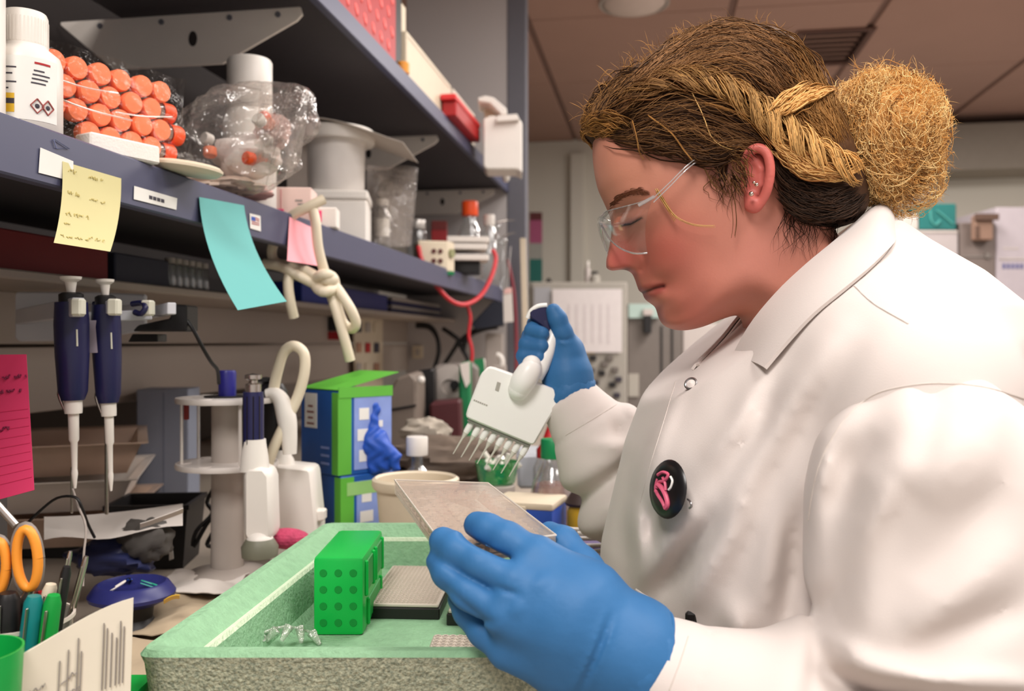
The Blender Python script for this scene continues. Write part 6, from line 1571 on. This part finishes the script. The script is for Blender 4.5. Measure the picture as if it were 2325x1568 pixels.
o = bottle('grey_jar', 'low jar with a grey domed cap behind the cream power unit', 946, 2.75, .199, [(.0, 0), (.03, 0), (.032, .004), (.032, .14), (.026, .15)], .15, .028, .03, m_clr, mat('silver_cap', (196, 190, 184), .3, .5))
for k, (px, y0, y1, r) in enumerate(((1128, 520, 600, .011), (1143, 552, 660, .012))):
    o = thing('glass_tube', ['clear stoppered glass tube hanging by the post, left one', 'longer clear stoppered glass tube hanging beside the post'][k], 'tube', at(px, y1, 2.95), TH, 'glass tubes by the post')
    H_ = (y1 - y0) / F * 2.95
    part('body', lathe([(.0, 0), (r * .6, .004), (r, .014), (r, H_ * .7), (r * .7, H_ * .8), (r * .7, H_)], 18, cap=False), m_clr, o, smooth=40); part('stopper', xf(ball(r * 1.25, 14, 10), loc=(0, 0, H_ + r * .6)), m_clr, o, smooth=60)
part('hook', tube(pts([(1128, 505, 2.95), (1150, 500, 3.0), (1168, 500, 3.25)]), .002, 6), m_steel, bpy.data.objects['glass_tube'], world=True); part('hook', tube(pts([(1143, 536, 2.95), (1158, 530, 3.05), (1170, 528, 3.25)]), .002, 6), m_steel, bpy.data.objects['glass_tube.001'], world=True)
m_rcab = mat('red_cable', (196, 44, 52), .4)
lone('red_lead', 'looped red cable hanging from the cream power unit', 'cable', tube(pts([(950, 560, 2.36), (958, 592, 2.34), (985, 640, 2.36), (1020, 680, 2.40), (1055, 691, 2.45), (1090, 672, 2.52), (1114, 632, 2.58), (1126, 588, 2.62), (1118, 566, 2.62)]), .0065, 8, smooth=5), m_rcab, 60)
lone('red_wire', 'thin red cable dropping from the loop to the bench plugs', 'cable', tube(pts([(1060, 690, 2.5), (1068, 720, 2.5), (1064, 760, 2.5), (1072, 800, 2.5), (1066, 850, 2.5)]), .005, 8, smooth=4), m_rcab, 60)
lone('post_cable', 'dull red cable running down the shelf post', 'cable', tube(pts([(1152, 590, 3.2), (1166, 660, 3.2), (1172, 760, 3.2), (1172, 860, 3.2)]), .007, 8, smooth=4), mat('dull_red_cable', (130, 52, 62), .5), 60)
tgx = thing('hanging_tag', 'white tag with a pink edge hanging by the shelf post', 'tag', at(1153, 730, 3.0), TH); part('card', px_prism([(1142, 655), (1162, 652), (1166, 730), (1144, 732)], 3.0, .002), m_paper, tgx, world=True); part('pink_edge', px_prism([(1144, 655), (1162, 652), (1163, 664), (1145, 667)], 2.997, .002), mat('pink_film', (236, 190, 182), .45), tgx, world=True); part('string', tube(pts([(1153, 655, 3.0), (1156, 600, 3.05), (1160, 560, 3.2)]), .0012, 5), m_paper, tgx, world=True)
lone('cream_conduit', 'narrow cream conduit running down the front of the shelf post', 'conduit', px_prism([(1180, 540), (1194, 540), (1199, 760), (1186, 762)], 3.26, .02, .002), m_cream)
# under the shelf: boxes on the narrow ledge
ZL = .089
def onledge(nm, label, cat, px0, px1, X, h, w, m, bev=.002, **k):
    y0, y1 = ycol(px0, X), ycol(px1, X)
    return lone(nm, label, cat, box(w, y1 - y0, h, bev, c=(X - w / 2, (y0 + y1) / 2, CZ + ZL)), m, None, **k)
onledge('maroon_box', 'dark maroon box on the ledge behind the yellow note', 'box', -60, 246, -.80, .052, .14, mat('maroon_card', (120, 26, 30), .6))
onledge('dark_box', 'near black box on the ledge between maroon box and racks', 'box', 262, 384, -.80, .045, .14, mat('dark_navy_card', (44, 46, 62), .6))
for k in range(6):
    y_ = ycol(398 + 15 * k, -.80); o = thing('glass_vial', ['leftmost', 'second', 'third', 'fourth', 'fifth', 'rightmost'][k] + ' clear vial of the row on the ledge behind the teal note', 'vial', (-.81, y_, CZ + ZL), 0, 'clear vials on the ledge')
    part('body', lathe([(.0, 0), (.009, 0), (.010, .002), (.010, .040), (.007, .044)], 14, cap=False), m_clr, o, smooth=40); part('cap', lathe([(.0, .043), (.0085, .043), (.0085, .052), (0, .052)], 14, cap=False), m_gry, o, smooth=40)
onledge('blue_carton', 'bright blue carton on the ledge behind the knotted tubing', 'carton', 686, 780, -.80, .050, .14, mat('blue_card', (46, 62, 150), .55, var=.1))
onledge('indigo_carton', 'indigo carton right of the bright blue carton on the ledge', 'carton', 784, 880, -.80, .050, .14, mat('indigo_card', (64, 66, 128), .55, var=.08))
for k in range(4):
    y0, y1 = ycol(888, -.80), ycol(1002, -.80); lone('binder', ['lowest navy binder lying in the flat stack', 'white binder second from the bottom of the flat stack', 'navy binder third from the bottom of the flat stack', 'white binder topmost in the flat stack'][k], 'binder', box(.15, y1 - y0 - .03 * (k % 2), .012, .002, c=(-.875, (y0 + y1) / 2, CZ + ZL + .0125 * k)), [mat('binder_navy', (40, 40, 84), .5), m_gry][k % 2], None, 'binders lying flat on the ledge')
# labels and notes on the shelf lip
XL = XS + .0012
def onlip(px, py): return onx(px, py, XL)
def lipquad(c, th=.0006):
    g = [[onlip(*c[0]).lerp(onlip(*c[3]), t).lerp(onlip(*c[1]).lerp(onlip(*c[2]), t), s) for t in np.linspace(0, 1, 3)] for s in np.linspace(0, 1, 3)]
    return sheet(g, th)
o = lone('blank_label', 'blank grey white label on the shelf lip left of the yellow note', 'label', lipquad([(92, 335), (166, 366), (166, 412), (88, 392)]), m_label)
o = lone('label_strip', 'narrow white label with a blurred mark on the shelf lip', 'label', lipquad([(305, 422), (402, 450), (400, 476), (304, 452)]), m_label)
part('printed_mark', [lipquad([(338 + 9 * k, 443 + 2.6 * k), (345 + 9 * k, 445 + 2.6 * k), (345 + 9 * k, 453 + 2.6 * k), (338 + 9 * k, 451 + 2.6 * k)], .0014) for k in range(4)], m_ink, o, world=True)
o = lone('flag_sticker', 'small white sticker with a red and blue flag on the shelf lip', 'sticker', lipquad([(567, 484), (591, 490), (592, 525), (568, 518)]), m_label)
part('flag_canton', lipquad([(570, 491), (579, 493), (579, 502), (570, 500)], .0013), m_blu, o, world=True)
part('flag_stripe', [lipquad([(571 + (8 if k < 2 else 0), 493 + 4.4 * k), (588, 497 + 4.4 * k), (588, 499 + 4.4 * k), (571 + (8 if k < 2 else 0), 495 + 4.4 * k)], .0013) for k in range(4)], m_red, o, world=True)
o = lone('marker_sketch', 'small pale triangle drawn on the shelf lip above the blank label', 'drawing', [tube([onlip(*p) for p in ((122, 318), (128, 336), (158, 338), (124, 316))], .0006, 4)], mat('pale_ink', (110, 116, 150), .7))
def lipnote(nm, label, tl, tr, br, bl, m, out, n=8, m_=14, pw=1.6, ext=(0, 0)):
    A, B = onlip(*tl), onlip(*tr); dA, dB = depth(A), depth(B)
    c = lambda s, t: (ext[0] * (t - t ** pw), 0, -out * t ** pw)
    K_ = [(*tl, dA - .001), (*tr, dB - .001), (*br, dB - .002), (*bl, dA - .002)]
    return note(nm, label, qgrid(*K_, n=n, m_=m_, curl=c), m), qfn(*K_, curl=c)
yn, yf = lipnote('yellow_note', 'yellow sticky note with faint handwriting hanging from the shelf lip', (142, 366), (275, 405), (250, 571), (122, 551), mat('yellow_paper', (208, 199, 146), .75, var=.03), .045, pw=2.2, ext=(26, 0))
scribble(yf, [(.09, .10, .30, .05), (.10, .45, .70, .05), (.36, .10, .32, .06), (.38, .48, .75, .04), (.62, .10, .50, .05), (.74, .10, .24, .04), (.90, .08, .55, .03), (.88, .55, .85, .06)], mat('pencil_olive', (188, 174, 112), .8), yn, .0004, 5)
tn, _ = lipnote('teal_note', 'long teal sticky note curling out from the shelf lip', (452, 447), (554, 466), (651, 684), (540, 704), mat('teal_paper', (96, 170, 166), .7, var=.02), .085, pw=2.0, ext=(-72, 0))
pn, _ = lipnote('rose_note', 'pale pink sticky note behind the knotted tubing', (657, 492), (716, 520), (738, 606), (652, 592), mat('rose_paper', (250, 170, 180), .7, var=.02), .03)
tk = thing('knotted_tubing', 'cream rubber tubing tied in a knot hanging from the shelf edge', 'tubing', at(740, 640, 1.38))
for q in ([(735, 452), (700, 470), (660, 492), (632, 530), (617, 570), (628, 596), (665, 604), (710, 622), (742, 648)], [(706, 462), (716, 500), (722, 560), (735, 612), (748, 650)], [(600, 598), (640, 606), (690, 632), (735, 655)],
          [(660, 600), (654, 640), (658, 680), (667, 720)], [(742, 640), (762, 700), (780, 762), (795, 818)], [(752, 636), (775, 668), (798, 705), (808, 734), (798, 746), (780, 734), (768, 705), (756, 660)]):
    part('strand', tube([at(x, y, 1.39 - .012 * math.sin(k)) for k, (x, y) in enumerate(q)], .0080, 12, smooth=5), m_tubing, tk, world=True, smooth=60)
part('knot', tube([at(738 + 22 * math.cos(a), 642 + 20 * math.sin(a), 1.375 + .012 * math.cos(2 * a)) for a in np.linspace(0, 2.6 * PI, 22)], .0085, 12), m_tubing, tk, world=True, smooth=60)
part('knot', xf(ball(.014, 14, 10, (1, 1, .9)), loc=at(748, 634, 1.375)), m_tubing, tk, world=True, smooth=60)
# on the upper shelf
def up(px0, px1, X, h, w, z0=.611):
    y0, y1 = ycol(px0, X), ycol(px1, X); return box(w, y1 - y0, h, .003, c=(X - w / 2, (y0 + y1) / 2, CZ + z0))
X_ = -.575; y0, y1 = ycol(700, X_), ycol(896, X_)
rb_ = thing('red_basket', 'red slotted plastic basket on the upper shelf', 'basket', (X_ - .1, (y0 + y1) / 2, ZU)); part('wall', [box(.006, y1 - y0, .20, .002, c=(X_, (y0 + y1) / 2, ZU)), box(.20, .006, .20, .002, c=(X_ - .10, y1 - .003, ZU)), box(.20, .006, .20, .002, c=(X_ - .10, y0 + .003, ZU)), box(.006, y1 - y0, .20, .002, c=(X_ - .2, (y0 + y1) / 2, ZU)), box(.2, y1 - y0, .004, .001, c=(X_ - .1, (y0 + y1) / 2, ZU))], m_red, rb_, world=True)
m_rlt = mat('light_red_slot', (226, 92, 86), .4)
for i in range(9):
    for j in range(5):
        yy = y0 + (i + .5 + .5 * (j % 2)) * (y1 - y0) / 9.6
        part('slot', xf(ball(.010, 10, 6, (.30, .85, 1.35)), loc=(X_ + .003, yy, ZU + .030 + .036 * j), rot=(.5, 0, 0)), m_rlt, rb_, world=True, smooth=50)
lone('dark_binder', 'dark upright binder between the red basket and cream cartons', 'binder', up(897, 912, -.582, .19, .18), m_blk)
lone('amber_jar', 'small amber jar lid at the foot of the dark binder', 'jar', xf(cyl(.016, .028, 16, .003), loc=(-.574, ycol(914, -.574), ZU)), mat('amber_plastic', (214, 140, 40), .4), 40)
lone('tall_carton', 'tall cream carton standing behind the long cream carton', 'carton', up(913, 922, -.60, .20, .16), m_cream)
o = lone('long_carton', 'long cream carton lying on the upper shelf edge', 'carton', up(924, 1024, -.578, .120, .16), m_cream); part('flap_line', up(926, 1022, -.5765, .0015, .001, .611 + .105), m_gry, o, world=True)
o = lone('short_carton', 'short cream carton between the long carton and white box', 'carton', up(1031, 1078, -.58, .125, .14), mat('off_white_card', (224, 212, 196), .6)); part('flap', up(1031, 1078, -.60, .002, .14, .737), m_cream, o, world=True)
rl_ = thing('red_case', 'flat red case at the upper shelf edge below the cream carton', 'case', (-.552, ycol(1062, -.552), ZU)); part('body', up(1036, 1090, -.535, .040, .040, .605 + .007), m_red, rl_, world=True); part('lid', up(1035, 1091, -.533, .016, .044, .653), mat('bright_red', (214, 48, 50), .4), rl_, world=True)
wx = thing('white_dispenser', 'white dispenser box with a raised lid at the end of the upper shelf', 'dispenser', at(1145, 385, 2.7), TH)
part('body', px_prism([(1097, 270), (1112, 262), (1176, 266), (1186, 278), (1186, 392), (1172, 384), (1104, 384), (1097, 376)], 2.66, .12, .004), m_wht, wx, world=True)
part('lid', px_prism([(1084, 222), (1100, 216), (1120, 220), (1150, 246), (1152, 258), (1140, 262), (1112, 234), (1086, 230)], 2.66, .12, .003), m_wht, wx, world=True); part('front_lip', px_prism([(1128, 262), (1174, 258), (1180, 272), (1126, 276)], 2.64, .02, .002), m_wht, wx, world=True)
part('inner_wall', px_prism([(1098, 234), (1112, 234), (1140, 260), (1128, 272), (1100, 272)], 2.74, .02, .001), m_cream, wx, world=True)
lone('white_hook', 'small white hook below the dispenser box on the shelf lip', 'hook', xf(ball(.012, 12, 8, (1, 1, 1.3)), loc=at(1149, 403, 2.86)), m_wht, 60)
# behind: wall chart, switch, outlet, cables, centrifuge and other gear at the end of the bench
wc = thing('wall_chart', 'pale wall chart of small pictures hanging on the back wall', 'chart', onx(835, 880, -.945)); cht = [onx(802, 722, -.945), onx(868, 716, -.945), onx(868, 876, -.945), onx(806, 886, -.945)]
part('board', sheet([[cht[0].lerp(cht[3], t).lerp(cht[1].lerp(cht[2], t), s) for t in (0, .5, 1)] for s in (0, .5, 1)], .004), m_cream, wc, world=True)
for i in range(3):
    for j in range(3):
        a = [onx(810 + 20 * i + dx, 732 + 46 * j + dy, -.940) for dx, dy in ((0, 0), (11, 0), (11, 22), (0, 22))]
        part('picture', sheet([[a[0], a[3]], [a[1], a[2]]], .002), [m_ink, mat('picture_tan', (170, 128, 104), .7), m_gry, m_red, m_cream][(i * 2 + j) % 5], wc, world=True)
sw = thing('wall_switch', 'black and red switch block on the back panel', 'switch', onx(765, 788, -.955)); part('black_plate', px_prism([(738, 718), (776, 718), (776, 752), (738, 750)], dX(757, -.955) - .02, .02, .002), m_blk, sw, world=True); part('red_plate', px_prism([(738, 752), (776, 752), (776, 772), (738, 770)], dX(757, -.955) - .02, .02, .002), m_red, sw, world=True)
YB_ = YE - .012
def onend(x, y): return ony(x, y, YB_)
ot = thing('wall_outlet', 'small cream outlet on the end panel behind the cables', 'outlet', onend(948, 812)); dd = depth(onend(948, 800)); part('plate', px_prism([(936, 784), (960, 784), (960, 814), (936, 814)], dd - .01, .012, .002), m_cream, ot, world=True); part('socket', px_prism([(944, 792), (952, 792), (952, 806), (944, 806)], dd - .012, .004), m_gry, ot, world=True)
for k, (q, lab) in enumerate((([(945, 738), (975, 742), (992, 765), (996, 800), (985, 840), (972, 880), (955, 920)], 'thick black cable bowing right of the outlet'), ([(1005, 745), (1030, 762), (1040, 775), (1020, 810), (995, 850), (978, 890)], 'black cable crossing down to the left behind the tubing'), ([(1100, 745), (1070, 755), (1045, 778), (1060, 810), (1075, 850)], 'black cable running from the plug under the dark box'), ([(1130, 742), (1095, 748), (1062, 765), (1052, 800)], 'black plug lead lying along the dark ledge box'))):
    lone('black_lead', lab, 'cable', tube([ony(x, y, 3.0) for x, y in q], [.011 if (k == 0 and i < 2) else .008 for i in range(len(q))], 8, smooth=4), m_blk, 60, 'black leads at the end panel')
lone('dark_case', 'dark angular case hanging under the far end of the shelf', 'case', px_prism([(1070, 735), (1118, 684), (1142, 684), (1144, 738), (1080, 748)], 3.0, .2, .003), mat('dark_blue_case', (30, 34, 48), .5))
lone('pale_box', 'pale grey box on the end panel beside the post', 'box', px_prism([(1102, 756), (1142, 756), (1142, 838), (1102, 838)], 3.1, .12, .003), m_gry)
o = thing('tape_roll', 'white roll of tape on a dispenser beneath the pale box', 'tape', ony(1135, 820, 2.9)); part('roll', tube([ony(1128 + 12 * math.cos(a), 822 + 16 * math.sin(a), 2.9) for a in np.linspace(-1.6, 2.2, 12)], .010, 8), m_wht, o, world=True, smooth=60); part('arm', lbox((1118 - CX) / F * 2.9, (1150 - CX) / F * 2.9, BZ, -.08, 2.92, 2.98, .003), m_gry, o, world=True)
def gear(nm, label, cat, poly, d, th, m, bev=.006): return lone(nm, label, cat, px_prism(poly, d, th, bev), m)
o = gear('centrifuge', 'dark beige rounded centrifuge at the far end of the bench', 'centrifuge', [(868, 1110), (866, 980), (876, 900), (900, 858), (932, 846), (945, 860), (948, 1110)], 1.95, .2, mat('dull_beige_plastic', (120, 108, 98), .5)); part('lid_seam', px_prism([(872, 930), (944, 918), (944, 922), (872, 935)], 1.945, .01), m_blk, o, world=True); part('button', xf(ball(.009, 12, 8), loc=at(956, 862, 1.94)), m_wht, o, world=True, smooth=60)
o = gear('grey_instrument', 'grey instrument box with a round drum behind the pipette tips', 'instrument', [(985, 1090), (985, 830), (1068, 822), (1085, 835), (1085, 1090)], 2.35, .2, mat('mid_grey_plastic', (126, 118, 112), .5)); part('drum', xf(lathe([(.052, 0), (.056, .006), (.056, .03), (.02, .034), (.018, .026), (0, .026)], 28), M=Matrix.Translation(at(1022, 876, 2.34)) @ Euler((PI / 2, 0, TH)).to_matrix().to_4x4()), m_gry, o, world=True, smooth=40); part('hub', xf(cyl(.012, .04, 14), M=Matrix.Translation(at(1034, 872, 2.33)) @ Euler((PI / 2, 0, TH)).to_matrix().to_4x4()), m_blk, o, world=True, smooth=40)
gear('dark_red_case', 'dark maroon instrument case behind the white capped bottle', 'case', [(975, 1120), (975, 915), (1045, 908), (1052, 1120)], 2.1, .12, mat('deep_maroon', (74, 30, 34), .5))
o = gear('black_module', 'black module standing between centrifuge and instrument', 'module', [(944, 1100), (944, 842), (984, 836), (986, 1100)], 2.2, .1, m_blk); part('pilot_lamp', xf(ball(.006, 10, 8), loc=at(953, 861, 2.19)), m_wht, o, world=True, smooth=60)
o = gear('green_carton', 'green and white carton standing behind the pipette head', 'carton', [(1042, 1090), (1042, 825), (1068, 818), (1070, 1090)], 2.2, .08, mat('deep_green_card', (22, 118, 70), .5)); part('white_panel', px_prism([(1044, 826), (1066, 820), (1067, 868), (1058, 880), (1048, 850)], 2.195, .006), m_paper, o, world=True)
o = gear('green_roll', 'green striped carton right of the green and white carton', 'carton', [(1076, 1080), (1074, 818), (1100, 812), (1104, 1080)], 2.45, .08, m_paper); part('green_stripe', px_prism([(1076, 816), (1098, 812), (1102, 850), (1090, 856), (1078, 838)], 2.445, .006), mat('deep_green_card', (22, 118, 70), .5), o, world=True)
crumple('grey_rag', 'pale crumpled rag on the bench behind the white capped bottle', 'rag', at(965, 980, 1.75), .06, mat('rag_grey', (172, 162, 148), .85, var=.15, vscale=40), 21, (1.0, .7, .55))
crumple('brown_rag', 'brown crumpled rag lying behind the cream bucket', 'rag', at(1010, 1040, 1.62), .09, mat('rag_brown', (108, 94, 82), .85, var=.2, vscale=40), 22, (1.4, .7, .55))
lone('rag_stand', 'low dark crate under the crumpled rags', 'crate', lbox((900 - CX) / F * 1.7, (1160 - CX) / F * 1.7, BZ, -.235, 1.62, 1.9, .003), mat('dull_crate', (84, 76, 70), .6))
gear('pale_bin', 'pale grey bin behind the green capped bottle', 'bin', [(1175, 1110), (1172, 1030), (1300, 1028), (1300, 1110)], 1.55, .12, mat('pale_blue_grey', (176, 180, 186), .5))
# ================================================================== the far side of the room
def fbox(nm, label, cat, x0, x1, y0, y1, d, th, m, bev=.006, foot=False):
    """upright box facing the camera; foot=True carries it down to the floor"""
    u0 = -CZ if foot else (CY - y1) / F * d
    c = Wl(((x0 + x1) / 2 - CX) / F * d, u0, d)
    o = thing(nm, label, cat, c, TH)
    w, h = (x1 - x0) / F * d, (CY - y0) / F * d - u0
    part('body', box(w, th, h, bev, c=(0, th / 2, 0)), m, o)
    return o, w, h
def face(o, w, h, d, x0, x1, y0, y1, ox0, ox1, oy0, m, nm, th=.004, u_top=None):
    """flat patch on the front face, given in photo pixels"""
    k = d / F; part(nm, box((x1 - x0) * k, th, (y1 - y0) * k, .0008, c=(((x0 + x1) / 2 - (ox0 + ox1) / 2) * k, -th / 2, h - (y1 - oy0) * k)), m, o)
m_cabg = mat('cabinet_grey', (166, 160, 150), .6); m_dk = mat('dark_fridge', (112, 104, 98), .45); m_lt = mat('pale_cabinet', (186, 176, 170), .55); m_brn = mat('brown_card', (84, 62, 50), .8)
o, w, h = fbox('control_cabinet', 'light grey control cabinet at the far wall with a white poster', 'cabinet', 1206, 1424, 640, 900, 4.6, .5, m_cabg, foot=True)
face(o, w, h, 4.6, 1212, 1250, 652, 760, 1206, 1424, 640, mat('screen_grey', (168, 168, 172), .5), 'door_panel')
for k, (x, y) in enumerate(((1346, 812), (1384, 812), (1342, 840), (1366, 846), (1396, 838), (1352, 868), (1390, 872), (1372, 826), (1404, 860), (1340, 892), (1366, 898), (1400, 896))):
    face(o, w, h, 4.6, x - 7, x + 7, y - 5, y + 6, 1206, 1424, 640, [m_blk, m_dk, m_ink][k % 3], 'control_knob', .02)
face(o, w, h, 4.6, 1330, 1350, 796, 802, 1206, 1424, 640, m_ylw, 'yellow_label')
o2, w2, h2 = fbox('white_poster', 'large white paper poster hung on the grey control cabinet', 'poster', 1254, 1412, 656, 800, 4.585, .004, mat('poster_paper', (222, 214, 212), .8), .0005)
for k in range(6): face(o2, w2, h2, 4.585, 1290 + 18 * k, 1294 + 18 * k, 690, 780, 1254, 1412, 656, mat('faint_print', (208, 198, 198), .8), 'print_column', .001)
o, w, h = fbox('dark_freezer', 'dark grey freezer with a pale control top behind the woman\'s chin', 'freezer', 1424, 1548, 690, 930, 4.9, .6, m_dk, foot=True)
face(o, w, h, 4.9, 1426, 1494, 690, 722, 1424, 1548, 690, mat('pale_teal_panel', (166, 186, 178), .5), 'control_panel', .03)
face(o, w, h, 4.9, 1460, 1476, 716, 756, 1424, 1548, 690, m_blk, 'handle', .05); face(o, w, h, 4.9, 1458, 1480, 702, 716, 1424, 1548, 690, m_lt, 'handle_top', .05)
for x in (1500, 1524): face(o, w, h, 4.9, x, x + 4, 740, 1000, 1424, 1548, 690, m_blk, 'door_gap', .006)
face(o, w, h, 4.9, 1426, 1450, 848, 900, 1424, 1548, 690, m_cabg, 'lower_panel', .01)
o, w, h = fbox('pale_cupboard', 'pale cupboard right of the dark freezer under the far wall', 'cupboard', 1550, 1800, 735, 1000, 5.0, .5, m_lt, foot=True)
face(o, w, h, 5.0, 1672, 1675, 740, 1100, 1550, 1800, 735, m_gry, 'door_gap')
o, w, h = fbox('wall_strip', 'narrow coloured strip poster on the far wall beside the post', 'poster', 1202, 1231, 482, 640, 6.2, .01, m_paper, .001)
for y0, y1, m in ((482, 500, mat('strip_maroon', (96, 44, 44), .7)), (500, 552, mat('strip_magenta', (168, 84, 118), .7)), (552, 588, mat('strip_grey', (160, 158, 150), .7)), (588, 640, mat('strip_teal', (36, 106, 96), .7))):
    face(o, w, h, 6.2, 1202, 1231, y0, y1, 1202, 1231, 482, m, 'colour_band', .003)
part('backing', box(.04, .12, .04, c=(0, .07, .25)), m_paper, o)
for k, (px, y0, y1, w_) in enumerate(((1334, 588, 640, .016), (1350, 612, 640, .03), (1246, 632, 650, .016))):
    o = thing('small_bottle', ['slim pale bottle on top of the grey control cabinet', 'squat grey bottle on top of the grey control cabinet', 'small black knob bottle at the left of the cabinet top'][k], 'bottle', Wl((px - CX) / F * 4.75, (CY - 640) / F * 4.6 , 4.75), TH, 'bottles on the grey cabinet')
    H_ = max(.03, (640 - y0) / F * 4.75); part('body', lathe([(.0, 0), (w_, 0), (w_, H_ * .6), (w_ * .5, H_ * .75), (w_ * .5, H_ * .8)], 14, cap=False), [m_lt, m_cabg, m_blk][k], o, smooth=40); part('cap', lathe([(w_ * .6, H_ * .8), (w_ * .6, H_), (0, H_)], 14), [m_wht, m_blk, m_blk][k], o, smooth=40)
# right of the woman
o, w, h = fbox('stacked_cabinet', 'pale grey cabinet carrying cartons right of the woman\'s bun', 'cabinet', 2040, 2178, 640, 900, 4.6, .5, m_lt, foot=True)
o, w, h = fbox('label_carton', 'low pale carton with dark print behind the coat shoulder', 'carton', 2060, 2177, 586, 640, 4.6, .4, m_lt)
for k in range(3): face(o, w, h, 4.6, 2120 + 18 * k, 2133 + 18 * k, 600, 612, 2060, 2177, 586, m_ink, 'printed_word', .002)
o, w, h = fbox('grey_carton', 'wide grey white carton under the teal carton', 'carton', 2052, 2176, 522, 586, 4.6, .4, mat('grey_white_card', (160, 150, 148), .7))
face(o, w, h, 4.6, 2054, 2174, 524, 528, 2052, 2176, 522, m_gry, 'lid_edge', .004)
o, w, h = fbox('teal_carton', 'dark teal carton with a pale curved mark on top of the cartons', 'carton', 2088, 2172, 462, 522, 4.6, .3, mat('teal_card', (10, 92, 88), .6))
k_ = 4.6 / F
part('curved_mark', [tube([Vector(((x - 2130) * k_, -.003, h - (y - 462) * k_)) for x, y in catmull(q, 4)], .006, 5) for q in ([(2112, 476), (2114, 500), (2124, 510), (2134, 500)], [(2126, 478), (2146, 494), (2162, 508)])], mat('teal_mark', (60, 130, 122), .7), o)
o, w, h = fbox('cream_carton', 'small beige carton left of the dark teal carton', 'carton', 2050, 2086, 484, 522, 4.6, .3, m_gry)
o, w, h = fbox('brown_locker', 'grey brown locker between the cartons and the white fridge', 'locker', 2180, 2261, 505, 900, 4.6, .5, mat('locker_brown', (104, 92, 86), .6), foot=True)
face(o, w, h, 4.6, 2184, 2258, 580, 584, 2180, 2262, 505, m_dk, 'door_gap'); face(o, w, h, 4.6, 2236, 2246, 574, 586, 2180, 2262, 505, m_dk, 'latch', .01)
o, w, h = fbox('brown_carton', 'small brown carton with a dark lid hanging on the locker top', 'carton', 2214, 2256, 488, 545, 4.55, .045, mat('tan_card', (128, 100, 84), .8))
face(o, w, h, 4.55, 2212, 2264, 486, 500, 2214, 2256, 488, m_brn, 'lid_band', .02); face(o, w, h, 4.55, 2214, 2224, 512, 540, 2214, 2256, 488, m_brn, 'side_patch', .004)
o, w, h = fbox('white_fridge', 'tall white fridge with dark lettered labels at the right edge', 'fridge', 2262, 2420, 470, 900, 4.6, .6, mat('fridge_white', (168, 158, 162), .4), foot=True)
face(o, w, h, 4.6, 2268, 2420, 586, 589, 2262, 2420, 470, m_gry, 'door_gap')
for k in range(5): face(o, w, h, 4.6, 2276 + 10 * k, 2283 + 10 * k, 598, 610, 2262, 2420, 470, mat('label_blue', (92, 92, 130), .7), 'printed_letter', .002)
for k in range(3): face(o, w, h, 4.6, 2278 + 12 * k, 2288 + 12 * k, 562, 566, 2262, 2420, 470, m_gry, 'printed_mark', .002)
# ceiling fittings
v = onz(1875, 108, CEIL); vt = thing('ceiling_vent', 'dark square air vent in the ceiling behind the woman\'s crown', 'vent', (v.x, v.y, CEIL - .012))
part('frame', [box(.36, .03, .012, .002, c=(0, s * .26, 0)) for s in (-1, 1)] + [box(.03, .5, .012, .002, c=(s * .165, 0, 0)) for s in (-1, 1)], mat('vent_brown', (96, 66, 56), .7), vt)
for k in range(7): part('slat', xf(box(.30, .05, .003, .0005), loc=(0, -.21 + .07 * k, .004), rot=(.35, 0, 0)), mat('vent_slat', (70, 46, 40), .7), vt)
v = onz(1440, 4, CEIL); dm = thing('ceiling_dome', 'round pale ceiling dome cut off by the top edge', 'ceiling light', (v.x, v.y, CEIL - .001))
part('diffuser', xf(lathe([(.0, -.045), (.07, -.038), (.12, -.02), (.14, -.003), (.14, 0), (0, 0)], 40, cap=False)), mat('dome_white', (214, 196, 186), .5), dm, smooth=50); part('ring', lathe([(.14, 0), (.152, -.002), (.152, -.010), (.14, -.010)], 40, cap=False), m_gry, dm, smooth=40)
